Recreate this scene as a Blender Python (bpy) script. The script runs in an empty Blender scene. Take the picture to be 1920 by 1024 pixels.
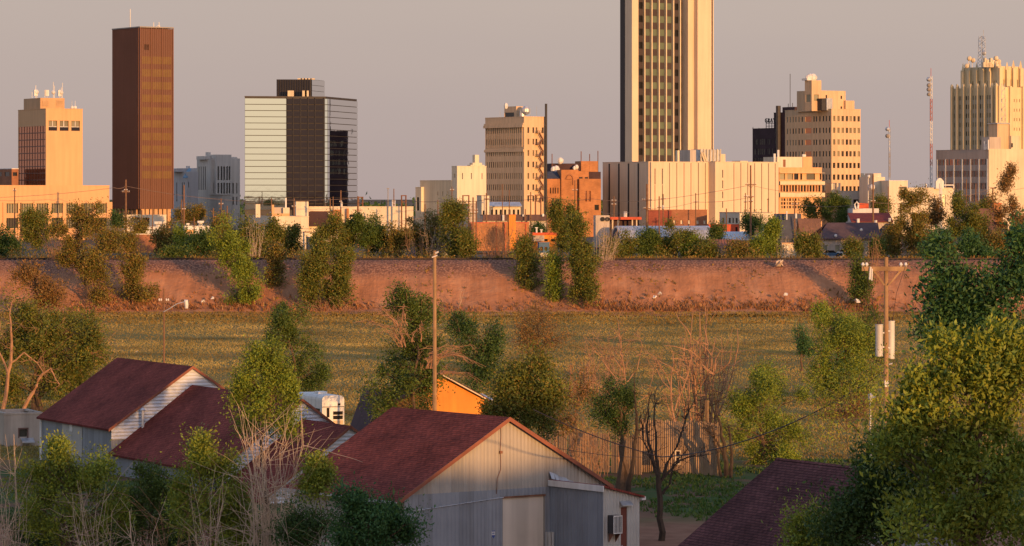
import bpy, math, random
import numpy as np
R = math.radians
SC = bpy.context.scene
COL = SC.collection
# ---- view model: pixels of the 1920 x 1024 photograph -> metres (level camera at height H, horizon on row HY)
F, CX, HY, H = 6500.0, 960.0, 372.0, 24.0
SUN_AZ, SUN_EL = 32.0, 4.3          # sun low behind the camera, to the right
def X(px, Y): return (px - CX) * Y / F
def Z(py, Y): return H - (py - HY) * Y / F
def lerp(a, b, t): return a + (b - a) * t
def interp(pts, v):
    if v <= pts[0][0]: return pts[0][1]
    for (a, za), (b, zb) in zip(pts, pts[1:]):
        if v <= b: return lerp(za, zb, (v - a) / (b - a))
    return pts[-1][1]
GPROF = [(-4000, 0), (400, 0), (676, 1.8), (698, 1.9), (711, 10), (900, 13), (40000, 13)]
EPROF = [(674, 1.3), (678, 1.9), (682, 3.2), (697, 10.6), (700, 11.5), (709, 11.5), (715, 9.6)]
def gz(Y): return interp(GPROF, Y)
def ez(Y): return interp(EPROF, Y)
def base_z(Y): return max(gz(Y), ez(Y)) if 676 < Y < 714 else gz(Y)

# ---- object helpers
def tag(o, label=None, cat=None, group=None, kind=None):
    if label: o['label'] = label
    if cat: o['category'] = cat
    if group: o['group'] = group
    if kind: o['kind'] = kind
    return o
def empty(name, loc, rz=0.0):
    o = bpy.data.objects.new(name, None); COL.objects.link(o)
    o.location = loc; o.rotation_euler = (0, 0, rz); o.empty_display_size = 0.5
    return o
def thing(name, label, cat, loc, rz=0.0, group=None):
    return tag(empty(name, loc, rz), label, cat, group)
def link_mesh(name, me, mats, parent=None):
    for m in (mats if isinstance(mats, (list, tuple)) else [mats]): me.materials.append(m)
    o = bpy.data.objects.new(name, me); COL.objects.link(o)
    if parent is not None: o.parent = parent
    return o
class MB:
    """collects polygons, boxes and tubes and links them as one mesh object"""
    def __init__(s): s.v = []; s.f = []; s.m = []; s.cuts = []
    def face(s, pts, m=0):
        k = len(s.v); s.v.extend([tuple(p) for p in pts]); s.f.append(tuple(range(k, k + len(pts)))); s.m.append(m)
    def box(s, x0, x1, y0, y1, z0, z1, m=0):
        s.cuts.append((len(s.v), len(s.f))); k = len(s.v)
        s.v += [(x0,y0,z0),(x1,y0,z0),(x1,y1,z0),(x0,y1,z0),(x0,y0,z1),(x1,y0,z1),(x1,y1,z1),(x0,y1,z1)]
        for q in ((0,3,2,1),(4,5,6,7),(0,1,5,4),(1,2,6,5),(2,3,7,6),(3,0,4,7)):
            s.f.append(tuple(k + i for i in q)); s.m.append(m)
    def prism(s, ring, d, m=0):
        """ring of 3-D points swept along vector d"""
        s.cuts.append((len(s.v), len(s.f))); n = len(ring); k = len(s.v)
        s.v += [tuple(p) for p in ring] + [tuple(p[i] + d[i] for i in range(3)) for p in ring]
        s.f.append(tuple(range(k + n - 1, k - 1, -1))); s.m.append(m)
        s.f.append(tuple(range(k + n, k + 2 * n))); s.m.append(m)
        for i in range(n):
            j = (i + 1) % n
            s.f.append((k + i, k + j, k + n + j, k + n + i)); s.m.append(m)
    def tube(s, pts, rs, n=5, m=0, cap=True):
        pts = [np.array(p, float) for p in pts]
        if not isinstance(rs, (list, tuple, np.ndarray)): rs = [rs] * len(pts)
        s.cuts.append((len(s.v), len(s.f))); k0 = len(s.v)
        for i, p in enumerate(pts):
            d = pts[min(i + 1, len(pts) - 1)] - pts[max(i - 1, 0)]
            L = np.linalg.norm(d); d = d / L if L > 1e-9 else np.array([0, 0, 1.])
            a = np.array([0, 0, 1.]) if abs(d[2]) < .9 else np.array([1., 0, 0])
            u = np.cross(d, a); u /= np.linalg.norm(u); w = np.cross(d, u)
            for j in range(n):
                t = 2 * math.pi * j / n
                q = p + rs[i] * (math.cos(t) * u + math.sin(t) * w)
                s.v.append((q[0], q[1], q[2]))
        for i in range(len(pts) - 1):
            for j in range(n):
                a = k0 + i * n + j; b = k0 + i * n + (j + 1) % n
                s.f.append((a, b, b + n, a + n)); s.m.append(m)
        if cap:
            s.f.append(tuple(range(k0 + n - 1, k0 - 1, -1))); s.m.append(m)
            e = k0 + (len(pts) - 1) * n
            s.f.append(tuple(range(e, e + n))); s.m.append(m)
    def ball(s, c, r, nu=8, nv=5, m=0, sz=1.0):
        pts = []; rs = []
        for i in range(nv + 1):
            t = math.pi * i / nv
            pts.append((c[0], c[1], c[2] - r * sz * math.cos(t))); rs.append(max(r * math.sin(t), .001))
        s.tube(pts, rs, nu, m)
    def build(s, name, mats, parent=None, smooth=False):
        me = bpy.data.meshes.new(name)
        me.from_pydata(s.v, [], s.f)
        if any(s.m): me.polygons.foreach_set('material_index', s.m)
        if smooth: me.polygons.foreach_set('use_smooth', [True] * len(s.f))
        me.update()
        return link_mesh(name, me, mats, parent)
SINGLE = {'roof_antennas': 'roof_antenna', 'roof_masts': 'roof_mast', 'roof_vents': 'roof_vent', 'roof_vent': 'roof_vent', 'roof_pipes': 'roof_pipe', 'pilasters': 'pilaster',
          'ground_columns': 'ground_column', 'roof_units': 'roof_unit', 'roof_domes': 'roof_dome', 'posts': 'post', 'piers': 'pier', 'band_posts': 'band_post', 'insulators': 'insulator'}
def build_each(name, mb, mats, parent):
    """each box, tube or prism of mb as a part of its own"""
    ends = mb.cuts[1:] + [(len(mb.v), len(mb.f))]; o = None
    for (v0, f0), (v1, f1) in zip(mb.cuts, ends):
        q = MB(); q.v = mb.v[v0:v1]; q.f = [tuple(i - v0 for i in f) for f in mb.f[f0:f1]]; q.m = mb.m[f0:f1]
        o = q.build(name, mats, parent)
    return o
def quads_mesh(name, V, mats, parent=None):
    """V: (n,4,3) array -> one mesh of n loose quads"""
    n = len(V); me = bpy.data.meshes.new(name)
    me.vertices.add(4 * n); me.vertices.foreach_set('co', np.ascontiguousarray(V, np.float32).ravel())
    me.loops.add(4 * n); me.loops.foreach_set('vertex_index', np.arange(4 * n, dtype=np.int32))
    me.polygons.add(n); me.polygons.foreach_set('loop_start', np.arange(0, 4 * n, 4, dtype=np.int32))
    me.update(calc_edges=True); me.validate()
    return link_mesh(name, me, mats, parent)

# ---- materials
def newmat(name):
    m = bpy.data.materials.new(name); m.use_nodes = True
    nt = m.node_tree; b = nt.nodes['Principled BSDF']
    return m, nt, b
def N(nt, t, **kw):
    n = nt.nodes.new(t)
    for k, v in kw.items(): setattr(n, k, v)
    return n
def ramp(nt, fac, stops):
    r = N(nt, 'ShaderNodeValToRGB'); e = r.color_ramp.elements
    while len(e) < len(stops): e.new(.5)
    for q, (p, c) in zip(e, stops): q.position = p; q.color = (c[0], c[1], c[2], 1)
    nt.links.new(fac, r.inputs['Fac']); return r.outputs['Color']
def mixc(nt, fac, a, b, mode='MIX'):
    n = N(nt, 'ShaderNodeMix', data_type='RGBA', blend_type=mode)
    for sock, v in ((n.inputs['Factor'], fac), (n.inputs[6], a), (n.inputs[7], b)):
        if hasattr(v, 'is_linked'): nt.links.new(v, sock)
        elif isinstance(v, (int, float)): sock.default_value = v
        else: sock.default_value = (v[0], v[1], v[2], 1)
    return n.outputs[2]
def noise(nt, scale, detail=4, vec=None, stretch=None, rough=.55):
    n = N(nt, 'ShaderNodeTexNoise'); n.inputs['Scale'].default_value = scale; n.inputs['Detail'].default_value = detail
    n.inputs['Roughness'].default_value = rough
    if vec is None: vec = N(nt, 'ShaderNodeTexCoord').outputs['Object']
    if stretch:
        mp = N(nt, 'ShaderNodeMapping'); mp.inputs['Scale'].default_value = stretch
        nt.links.new(vec, mp.inputs['Vector']); vec = mp.outputs['Vector']
    nt.links.new(vec, n.inputs['Vector']); return n.outputs['Fac']
def bump(nt, b, h, strength=.3, dist=.05):
    n = N(nt, 'ShaderNodeBump'); n.inputs['Strength'].default_value = strength; n.inputs['Distance'].default_value = dist
    nt.links.new(h, n.inputs['Height']); nt.links.new(n.outputs['Normal'], b.inputs['Normal'])
def sc(c, k): return tuple(min(1, x * k) for x in c)
def mk(name, c, rough=.8, var=.18, scale=.35, streak=.12, bp=0.0, metal=0.0, spec=.3):
    """plain wall / paint / concrete with blotches and rain streaks"""
    m, nt, b = newmat(name)
    f = noise(nt, scale, 5)
    col = ramp(nt, f, [(.3, sc(c, 1 - var)), (.5, c), (.7, sc(c, 1 + var * .7))])
    if streak:
        g = noise(nt, 1.0, 3, stretch=(1.1, 1.1, .06))
        col = mixc(nt, 1.0, col, ramp(nt, g, [(.35, (1 - streak * 1.6,) * 3), (.6, (1, 1, 1))]), 'MULTIPLY')
    nt.links.new(col, b.inputs['Base Color'])
    b.inputs['Roughness'].default_value = rough; b.inputs['Metallic'].default_value = metal
    b.inputs['Specular IOR Level'].default_value = spec
    if bp: bump(nt, b, noise(nt, scale * 14, 4), bp, .04)
    return m
def mk_brick(name, c, c2, mortar, bw=.5, bh=.2):
    m, nt, b = newmat(name)
    tc = N(nt, 'ShaderNodeTexCoord').outputs['Object']
    sp = N(nt, 'ShaderNodeSeparateXYZ'); nt.links.new(tc, sp.inputs[0])
    ad = N(nt, 'ShaderNodeMath', operation='ADD'); nt.links.new(sp.outputs[0], ad.inputs[0]); nt.links.new(sp.outputs[1], ad.inputs[1])
    cb = N(nt, 'ShaderNodeCombineXYZ'); nt.links.new(ad.outputs[0], cb.inputs[0]); nt.links.new(sp.outputs[2], cb.inputs[1])
    t = N(nt, 'ShaderNodeTexBrick'); nt.links.new(cb.outputs[0], t.inputs['Vector'])
    t.inputs['Scale'].default_value = 1; t.inputs['Brick Width'].default_value = bw; t.inputs['Row Height'].default_value = bh
    t.inputs['Mortar Size'].default_value = .015; t.inputs['Color1'].default_value = (*c, 1); t.inputs['Color2'].default_value = (*c2, 1); t.inputs['Mortar'].default_value = (*mortar, 1)
    g = noise(nt, .3, 5)
    col = mixc(nt, 1.0, t.outputs['Color'], ramp(nt, g, [(.3, (.72,) * 3), (.65, (1.1,) * 3)]), 'MULTIPLY')
    nt.links.new(col, b.inputs['Base Color']); b.inputs['Roughness'].default_value = .85; b.inputs['Specular IOR Level'].default_value = .2
    return m
def mk_ribbed(name, c, pitch=.25, axis='xy', var=.2, metal=.0, rough=.55, strength=.6, sheet=0.0, dirt=(.45, .4, .36)):
    """corrugated / ribbed sheet: wave bump across the sheet, dirt streaks, optional sheet joints"""
    m, nt, b = newmat(name)
    tc = N(nt, 'ShaderNodeTexCoord').outputs['Object']
    sp = N(nt, 'ShaderNodeSeparateXYZ'); nt.links.new(tc, sp.inputs[0])
    if axis == 'xy':
        ad = N(nt, 'ShaderNodeMath', operation='ADD'); nt.links.new(sp.outputs[0], ad.inputs[0]); nt.links.new(sp.outputs[1], ad.inputs[1]); s = ad.outputs[0]
    else: s = sp.outputs['XYZ'.index(axis.upper())]
    mu = N(nt, 'ShaderNodeMath', operation='MULTIPLY'); nt.links.new(s, mu.inputs[0]); mu.inputs[1].default_value = 2 * math.pi / pitch
    sn = N(nt, 'ShaderNodeMath', operation='SINE'); nt.links.new(mu.outputs[0], sn.inputs[0])
    bump(nt, b, sn.outputs[0], strength, pitch * .25)
    f = noise(nt, .6, 5); col = ramp(nt, f, [(.3, sc(c, 1 - var)), (.55, c), (.75, sc(c, 1 + var * .6))])
    g = noise(nt, 1.0, 4, stretch=(1.6, 1.6, .12))
    col = mixc(nt, ramp(nt, g, [(.52, (0, 0, 0)), (.75, (.55,) * 3)]), col, tuple(dirt[i] * c[i] * 1.6 for i in range(3)))
    if sheet:
        w = N(nt, 'ShaderNodeMath', operation='MULTIPLY'); nt.links.new(s, w.inputs[0]); w.inputs[1].default_value = 1 / sheet
        fr = N(nt, 'ShaderNodeMath', operation='FRACT'); nt.links.new(w.outputs[0], fr.inputs[0])
        col = mixc(nt, 1.0, col, ramp(nt, fr.outputs[0], [(.0, (.55,) * 3), (.035, (1, 1, 1))]), 'MULTIPLY')
        fl = N(nt, 'ShaderNodeMath', operation='FLOOR'); nt.links.new(w.outputs[0], fl.inputs[0])
        wn = N(nt, 'ShaderNodeTexWhiteNoise', noise_dimensions='1D'); nt.links.new(fl.outputs[0], wn.inputs['W'])
        col = mixc(nt, 1.0, col, ramp(nt, wn.outputs['Value'], [(0, (.84,) * 3), (1, (1.08,) * 3)]), 'MULTIPLY')
    nt.links.new(col, b.inputs['Base Color']); b.inputs['Roughness'].default_value = rough; b.inputs['Metallic'].default_value = metal
    b.inputs['Specular IOR Level'].default_value = .35
    return m
def mk_shingle(name, c, c2, gap, ay='y', ax='x', w=.9, h=.36):
    """shingle courses: runs along local axis ay (ridge), courses up local axis ax"""
    m, nt, b = newmat(name)
    tc = N(nt, 'ShaderNodeTexCoord').outputs['Object']
    sp = N(nt, 'ShaderNodeSeparateXYZ'); nt.links.new(tc, sp.inputs[0])
    cb = N(nt, 'ShaderNodeCombineXYZ')
    nt.links.new(sp.outputs['xyz'.index(ay)], cb.inputs[0]); nt.links.new(sp.outputs['xyz'.index(ax)], cb.inputs[1])
    t = N(nt, 'ShaderNodeTexBrick'); nt.links.new(cb.outputs[0], t.inputs['Vector'])
    t.inputs['Scale'].default_value = 1; t.inputs['Brick Width'].default_value = w; t.inputs['Row Height'].default_value = h
    t.inputs['Mortar Size'].default_value = .022; t.inputs['Mortar Smooth'].default_value = .6; t.inputs['Bias'].default_value = -.1
    t.inputs['Color1'].default_value = (*c, 1); t.inputs['Color2'].default_value = (*c2, 1); t.inputs['Mortar'].default_value = (*gap, 1)
    g = noise(nt, .35, 6)
    col = mixc(nt, 1.0, t.outputs['Color'], ramp(nt, g, [(.3, (.65,) * 3), (.7, (1.25,) * 3)]), 'MULTIPLY')
    g2 = noise(nt, 3.5, 3); col = mixc(nt, 1.0, col, ramp(nt, g2, [(.35, (.75,) * 3), (.65, (1.15,) * 3)]), 'MULTIPLY')
    nt.links.new(col, b.inputs['Base Color']); b.inputs['Roughness'].default_value = .95; b.inputs['Specular IOR Level'].default_value = .1
    iv = N(nt, 'ShaderNodeMath', operation='MULTIPLY_ADD'); nt.links.new(t.outputs['Fac'], iv.inputs[0]); iv.inputs[1].default_value = -1
    nt.links.new(g2, iv.inputs[2]); bump(nt, b, iv.outputs[0], .7, .06)
    return m
def mk_glass(name, c, rough=.08, spec=.5, metal=0.0, blind=None, wob=0.0, share=.5):
    m, nt, b = newmat(name)
    b.inputs['Base Color'].default_value = (*c, 1)
    if blind:
        oi = N(nt, 'ShaderNodeObjectInfo')
        nt.links.new(ramp(nt, oi.outputs['Random'], [(0, c), (share, sc(c, 1.6)), (share + .02, blind), (1, sc(blind, .6))]), b.inputs['Base Color'])
    b.inputs['Roughness'].default_value = rough; b.inputs['Specular IOR Level'].default_value = spec; b.inputs['Metallic'].default_value = metal
    if wob: bump(nt, b, noise(nt, .35, 2), wob, .1)
    return m
def mk_leaf(name, c, dry=None, share=.0, hue=.25, trans=.14, patch=.55):
    """leaves: every leaf its own tint, larger light and dark patches, light shining through"""
    m, nt, b = newmat(name)
    ge = N(nt, 'ShaderNodeNewGeometry')
    warm = (min(1, c[0] * 1.25), c[1] * 1.06, c[2] * .8); cool = (c[0] * .74, c[1] * .86, c[2] * 1.0)
    st = [(0, cool), (.45, c), (.9 - share, warm)]
    if dry: st.append((1.0 - share + .02, dry))
    col = ramp(nt, ge.outputs['Random Per Island'], st)
    col = mixc(nt, 1.0, col, ramp(nt, noise(nt, patch, 3), [(.3, (1 - hue * 1.4,) * 3), (.7, (1 + hue,) * 3)]), 'MULTIPLY')
    out = nt.nodes['Material Output']
    tr = N(nt, 'ShaderNodeBsdfTranslucent'); nt.links.new(mixc(nt, 1.0, col, (1.0, 1.15, .5), 'MULTIPLY'), tr.inputs['Color'])
    nt.links.new(col, b.inputs['Base Color']); b.inputs['Roughness'].default_value = .55; b.inputs['Specular IOR Level'].default_value = .25
    mx = N(nt, 'ShaderNodeMixShader'); mx.inputs[0].default_value = trans
    nt.links.new(b.outputs[0], mx.inputs[1]); nt.links.new(tr.outputs[0], mx.inputs[2]); nt.links.new(mx.outputs[0], out.inputs['Surface'])
    return m
# ---- palette
M = {}
M['bark'] = mk('bark', (.13, .085, .055), .95, .3, 2.0, 0, .5)
M['bark_dark'] = mk('bark_dark', (.06, .042, .03), .95, .3, 2.0, 0, .5)
M['bark_pale'] = mk('dead_wood', (.50, .38, .27), .9, .25, 1.5, 0)
M['bark_red'] = mk('reddish_wood', (.34, .19, .11), .9, .25, 1.5, 0)
M['leaf_elm'] = mk_leaf('elm_leaves', (.135, .160, .030), (.24, .16, .04), .08)
M['leaf_green'] = mk_leaf('green_leaves', (.092, .142, .030))
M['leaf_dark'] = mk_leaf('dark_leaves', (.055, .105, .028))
M['leaf_olive'] = mk_leaf('olive_leaves', (.185, .165, .034), (.28, .16, .05), .18)
M['leaf_brown'] = mk_leaf('brown_leaves', (.24, .15, .05), (.28, .14, .05), .25)
M['leaf_yellow'] = mk_leaf('yellow_green_leaves', (.185, .25, .034))
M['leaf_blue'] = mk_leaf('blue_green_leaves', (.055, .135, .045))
M['leaf_near'] = mk_leaf('broad_leaves', (.21, .265, .038), hue=.3, trans=.14)
M['grass_dry'] = mk_leaf('dry_grass', (.30, .19, .045), (.26, .13, .05), .1, .35, .3)
M['grass_mix'] = mk_leaf('field_grass', (.36, .265, .088), (.42, .29, .11), .2, .46, .3, .05)
M['grass_green'] = mk_leaf('yard_grass', (.075, .13, .03), (.15, .13, .05), .05, .3, .3)
M['weed_red'] = mk_leaf('dry_weeds', (.36, .17, .08), (.42, .24, .11), .2, .35, .25)
M['wood_pole'] = mk('pole_wood', (.40, .25, .13), .9, .25, 1.2, .25, .3)
M['wood_dark'] = mk('dark_pole_wood', (.24, .13, .075), .9, .25, 1.2, .2)
M['wire'] = mk('wire', (.05, .04, .04), .7, .1, 1, 0)
M['wire_pale'] = mk('pale_wire', (.30, .2, .14), .7, .1, 1, 0)
M['insulator'] = mk('insulator', (.65, .63, .6), .4, .1, 1, 0)
M['tank'] = mk('transformer_paint', (.62, .60, .55), .5, .12, 1.0, .2)
M['galv'] = mk('galvanised', (.55, .56, .58), .45, .2, 1.2, .15, 0, .5)
M['steel_dark'] = mk('dark_steel', (.05, .045, .045), .6, .2, 1, .1)
M['white'] = mk('white_paint', (.74, .72, .68), .6, .1, .6, .15)
M['cream'] = mk('cream_render', (.70, .58, .40), .8, .1, .15, .10)
M['cream2'] = mk('pale_cream_render', (.72, .62, .46), .8, .08, .15, .08)
M['panel'] = mk('precast_panel', (.72, .55, .38), .8, .06, .08, .06)
M['joint'] = mk('dark_joint', (.06, .05, .045), .9, .1, .5, 0)
M['orange_wall'] = mk('tan_orange_render', (.68, .40, .20), .8, .07, .12, .06)
M['orange_wall2'] = mk('deep_tan_render', (.60, .36, .19), .8, .08, .12, .08)
M['orange_bright'] = mk('orange_paint', (.72, .27, .04), .7, .12, .4, .12)
M['brick_orange'] = mk_brick('orange_brick', (.48, .20, .075), (.40, .165, .065), (.42, .25, .14))
M['brick_red'] = mk_brick('red_brick', (.30, .075, .045), (.24, .06, .04), (.26, .12, .09))
M['brick_brown'] = mk_brick('brown_brick', (.36, .15, .075), (.30, .12, .06), (.3, .18, .12))
M['brick_dark'] = mk_brick('dark_brick', (.075, .042, .045), (.06, .034, .038), (.08, .055, .055))
M['brick_tan'] = mk_brick('tan_brick', (.56, .40, .25), (.50, .35, .22), (.5, .38, .26))
M['stone_tan'] = mk('tan_stone', (.66, .46, .28), .8, .08, .12, .1)
M['stone_grey'] = mk('grey_stone', (.50, .43, .36), .85, .08, .12, .1)
M['stone_brown'] = mk('brown_grey_stone', (.46, .365, .30), .85, .08, .12, .1)
M['stone_court'] = mk('courthouse_stone', (.70, .63, .54), .85, .08, .12, .08)
M['mast_red'] = mk('faded_red_paint', (.40, .15, .11), .7, .1, .6, 0)
M['strip_glass'] = mk_glass('brown_strip_glass', (.07, .04, .036), .2, .4)
M['stone_pale'] = mk('pale_stone', (.62, .60, .58), .85, .06, .12, .06)
M['gothic'] = mk('cream_terracotta', (.74, .58, .34), .75, .08, .2, .1)
M['tower_brown'] = mk('brown_metal_cladding', (.15, .073, .052), .5, .08, .1, .05)
M['tower_rib'] = mk('brown_metal_rib', (.20, .088, .058), .5, .08, .1, .05)
M['tower_band'] = mk('bronze_glass', (.182, .114, .048), .6, .15, .4, 0, 0, 0, .15)
M['spandrel'] = mk('dark_brown_spandrel', (.07, .055, .055), .8, .08, .2, 0, 0, 0, .1)
M['curtain_glass'] = mk('tan_window_glass', (.125, .158, .11), .5, .15, .3, 0, 0, 0, .2)
M['glass_dark'] = mk_glass('dark_glass', (.020, .018, .018), .08, .5)
M['glass_blind'] = mk_glass('window_glass', (.025, .022, .02), .15, .5, 0, (.28, .25, .17), 0, .55)
M['glass_pale'] = mk_glass('pale_window_glass', (.05, .045, .035), .2, .5, 0, (.33, .30, .20), 0, .25)
M['glass_red'] = mk_glass('copper_glass', (.55, .22, .11), .06, .7, .8, None, .15)
M['mirror'] = mk_glass('mirror_glass', (.86, .82, .70), .03, .5, 1.0, None, .05)
M['dark_glass_and_reflection'] = mk_glass('dark_glass_and_painted_reflection', (.025, .020, .026), .05, .35, .2, None, .08)  # dark glass; in the office centre it paints a reflected building
M['mirror_grey'] = mk_glass('grey_mirror_glass', (.72, .70, .68), .015, .5, 1.0, None, .03)
M['blue_glass'] = mk_glass('blue_skylight', (.22, .36, .46), .1, .6)
M['roof_flat'] = mk('flat_roof', (.30, .27, .24), .9, .15, .3, 0)
M['roof_brown'] = mk('brown_roof', (.17, .095, .075), .9, .15, .5, .1)
M['roof_purple'] = mk('dark_roof', (.12, .075, .075), .9, .15, .5, .1)
M['roof_burgundy'] = mk('burgundy_roof', (.17, .04, .035), .85, .15, .5, .1)
M['roof_blue'] = mk('blue_grey_roof', (.07, .08, .11), .8, .15, .5, .1)
M['roof_rust'] = mk_ribbed('rusty_roof', (.33, .13, .075), .6, 'x', .4, .0, .7, .5, 1.2)
M['roof_silver'] = mk_ribbed('silver_roof', (.52, .53, .56), .5, 'x', .25, .4, .4, .3)
M['shingle'] = mk_shingle('red_brown_shingles', (.28, .068, .048), (.20, .052, .040), (.10, .03, .025), w=.5, h=.2)
M['shingle_far'] = mk_shingle('red_shingles', (.27, .066, .048), (.215, .052, .040), (.14, .034, .028), w=.42, h=.17)
M['shingle_dark'] = mk_shingle('dark_shingles', (.15, .06, .055), (.115, .045, .045), (.05, .022, .022), w=.42, h=.17)
M['roof_trim'] = mk('red_brown_trim', (.24, .085, .05), .7, .2, 1, .1)
M['wall_grey'] = mk_ribbed('grey_metal_wall', (.36, .33, .29), .30, 'xy', .1, .0, .6, .35, .95)
M['wall_blue'] = mk_ribbed('blue_grey_metal_wall', (.24, .26, .29), .30, 'xy', .14, .0, .6, .3, 1.1)
M['siding_white'] = mk_ribbed('white_corrugated', (.60, .64, .70), .30, 'z', .08, .0, .5, .55, 0, (.62, .6, .58))
M['rib_pale'] = mk_ribbed('pale_ribbed_wall', (.50, .49, .46), .25, 'xy', .12, .0, .55, .8, 0)
M['door_beige'] = mk('beige_door', (.60, .53, .44), .6, .08, .4, .12)
M['door_red'] = mk('dark_red_door', (.16, .045, .03), .6, .15, .6, .1)
M['fence_wood'] = mk_ribbed('weathered_planks', (.45, .30, .18), .19, 'xy', .25, .0, .9, .8, .19)
M['beige'] = mk('beige_render', (.48, .40, .33), .85, .12, .6, .2)
M['rust'] = mk('rusty_steel', (.22, .10, .06), .8, .3, 1, .2)
M['rail'] = mk('rail_steel', (.045, .026, .02), .55, .2, 1, 0)
M['sleeper'] = mk('sleeper_wood', (.045, .03, .025), .9, .25, 1, 0)
M['red_paint'] = mk('red_paint', (.55, .09, .035), .6, .12, .6, .1)
M['lime'] = mk('lime_green_paint', (.42, .55, .08), .6, .1, .6, 0)
M['blue_paint'] = mk('blue_paint', (.06, .13, .22), .6, .1, .6, 0)
M['sign_blue'] = mk('sign_blue', (.03, .07, .28), .5, .05, 1, 0)
M['rock'] = mk('pale_rubble', (.5, .42, .36), .9, .3, 2, 0)
M['black'] = mk('black_rubber', (.02, .02, .02), .7, .1, 1, 0)

def ground_mat():
    m, nt, b = newmat('ground_soil_and_grass')
    tc = N(nt, 'ShaderNodeTexCoord').outputs['Object']
    n1 = noise(nt, .05, 6, tc); n2 = noise(nt, .9, 5, tc)
    grass = ramp(nt, n1, [(.32, (.24, .19, .06)), (.5, (.32, .235, .075)), (.68, (.38, .26, .095))])
    grass = mixc(nt, 1.0, grass, ramp(nt, n2, [(.3, (.6,) * 3), (.7, (1.2,) * 3)]), 'MULTIPLY')
    yard = ramp(nt, noise(nt, .16, 5, tc), [(.42, (.17, .10, .06)), (.52, (.07, .10, .035)), (.7, (.06, .10, .03))])
    city = ramp(nt, n2, [(.35, (.16, .11, .075)), (.7, (.25, .19, .13))])
    sp = N(nt, 'ShaderNodeSeparateXYZ'); nt.links.new(tc, sp.inputs[0])
    def step(a, bb):
        r = N(nt, 'ShaderNodeMapRange'); r.inputs[1].default_value = a; r.inputs[2].default_value = bb
        nt.links.new(sp.outputs[1], r.inputs[0]); return r.outputs[0]
    dirt = ramp(nt, noise(nt, .5, 5, tc), [(.35, (.24, .115, .07)), (.7, (.34, .18, .11))])
    yard = mixc(nt, step(252, 266), dirt, yard); col = mixc(nt, step(305, 335), yard, grass); col = mixc(nt, step(690, 705), col, city)
    nt.links.new(col, b.inputs['Base Color']); b.inputs['Roughness'].default_value = 1; b.inputs['Specular IOR Level'].default_value = .05
    bump(nt, b, noise(nt, 1.5, 6, tc), .6, .12)
    return m
def bank_mat():
    m, nt, b = newmat('embankment_earth')
    tc = N(nt, 'ShaderNodeTexCoord').outputs['Object']
    sp = N(nt, 'ShaderNodeSeparateXYZ'); nt.links.new(tc, sp.inputs[0])
    earth = ramp(nt, noise(nt, .22, 6, tc), [(.3, (.37, .165, .08)), (.5, (.46, .205, .10)), (.7, (.53, .26, .135))])
    gul = noise(nt, 1.0, 4, tc, (.8, .06, .06))
    earth = mixc(nt, 1.0, earth, ramp(nt, gul, [(.35, (.86,) * 3), (.6, (1.04,) * 3)]), 'MULTIPLY')
    v = N(nt, 'ShaderNodeTexVoronoi'); v.inputs['Scale'].default_value = 2.2; nt.links.new(tc, v.inputs['Vector'])
    grav = ramp(nt, v.outputs['Distance'], [(.1, (.46, .25, .155)), (.35, (.36, .18, .11)), (.62, (.19, .095, .065))])
    gx = noise(nt, .03, 3, tc)
    ad = N(nt, 'ShaderNodeMath', operation='MULTIPLY_ADD'); nt.links.new(gx, ad.inputs[0]); ad.inputs[1].default_value = 9.0; nt.links.new(sp.outputs[2], ad.inputs[2])
    r = N(nt, 'ShaderNodeMapRange'); r.inputs[1].default_value = 12.6; r.inputs[2].default_value = 14.6; nt.links.new(ad.outputs[0], r.inputs[0])
    col = mixc(nt, r.outputs[0], earth, grav)
    nt.links.new(col, b.inputs['Base Color']); b.inputs['Roughness'].default_value = 1; b.inputs['Specular IOR Level'].default_value = .05
    ad2 = N(nt, 'ShaderNodeMath', operation='ADD'); nt.links.new(noise(nt, 1.2, 6, tc), ad2.inputs[0]); nt.links.new(gul, ad2.inputs[1])
    bump(nt, b, ad2.outputs[0], .6, .35)
    return m
M['ground'] = ground_mat(); M['bank'] = bank_mat()
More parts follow.
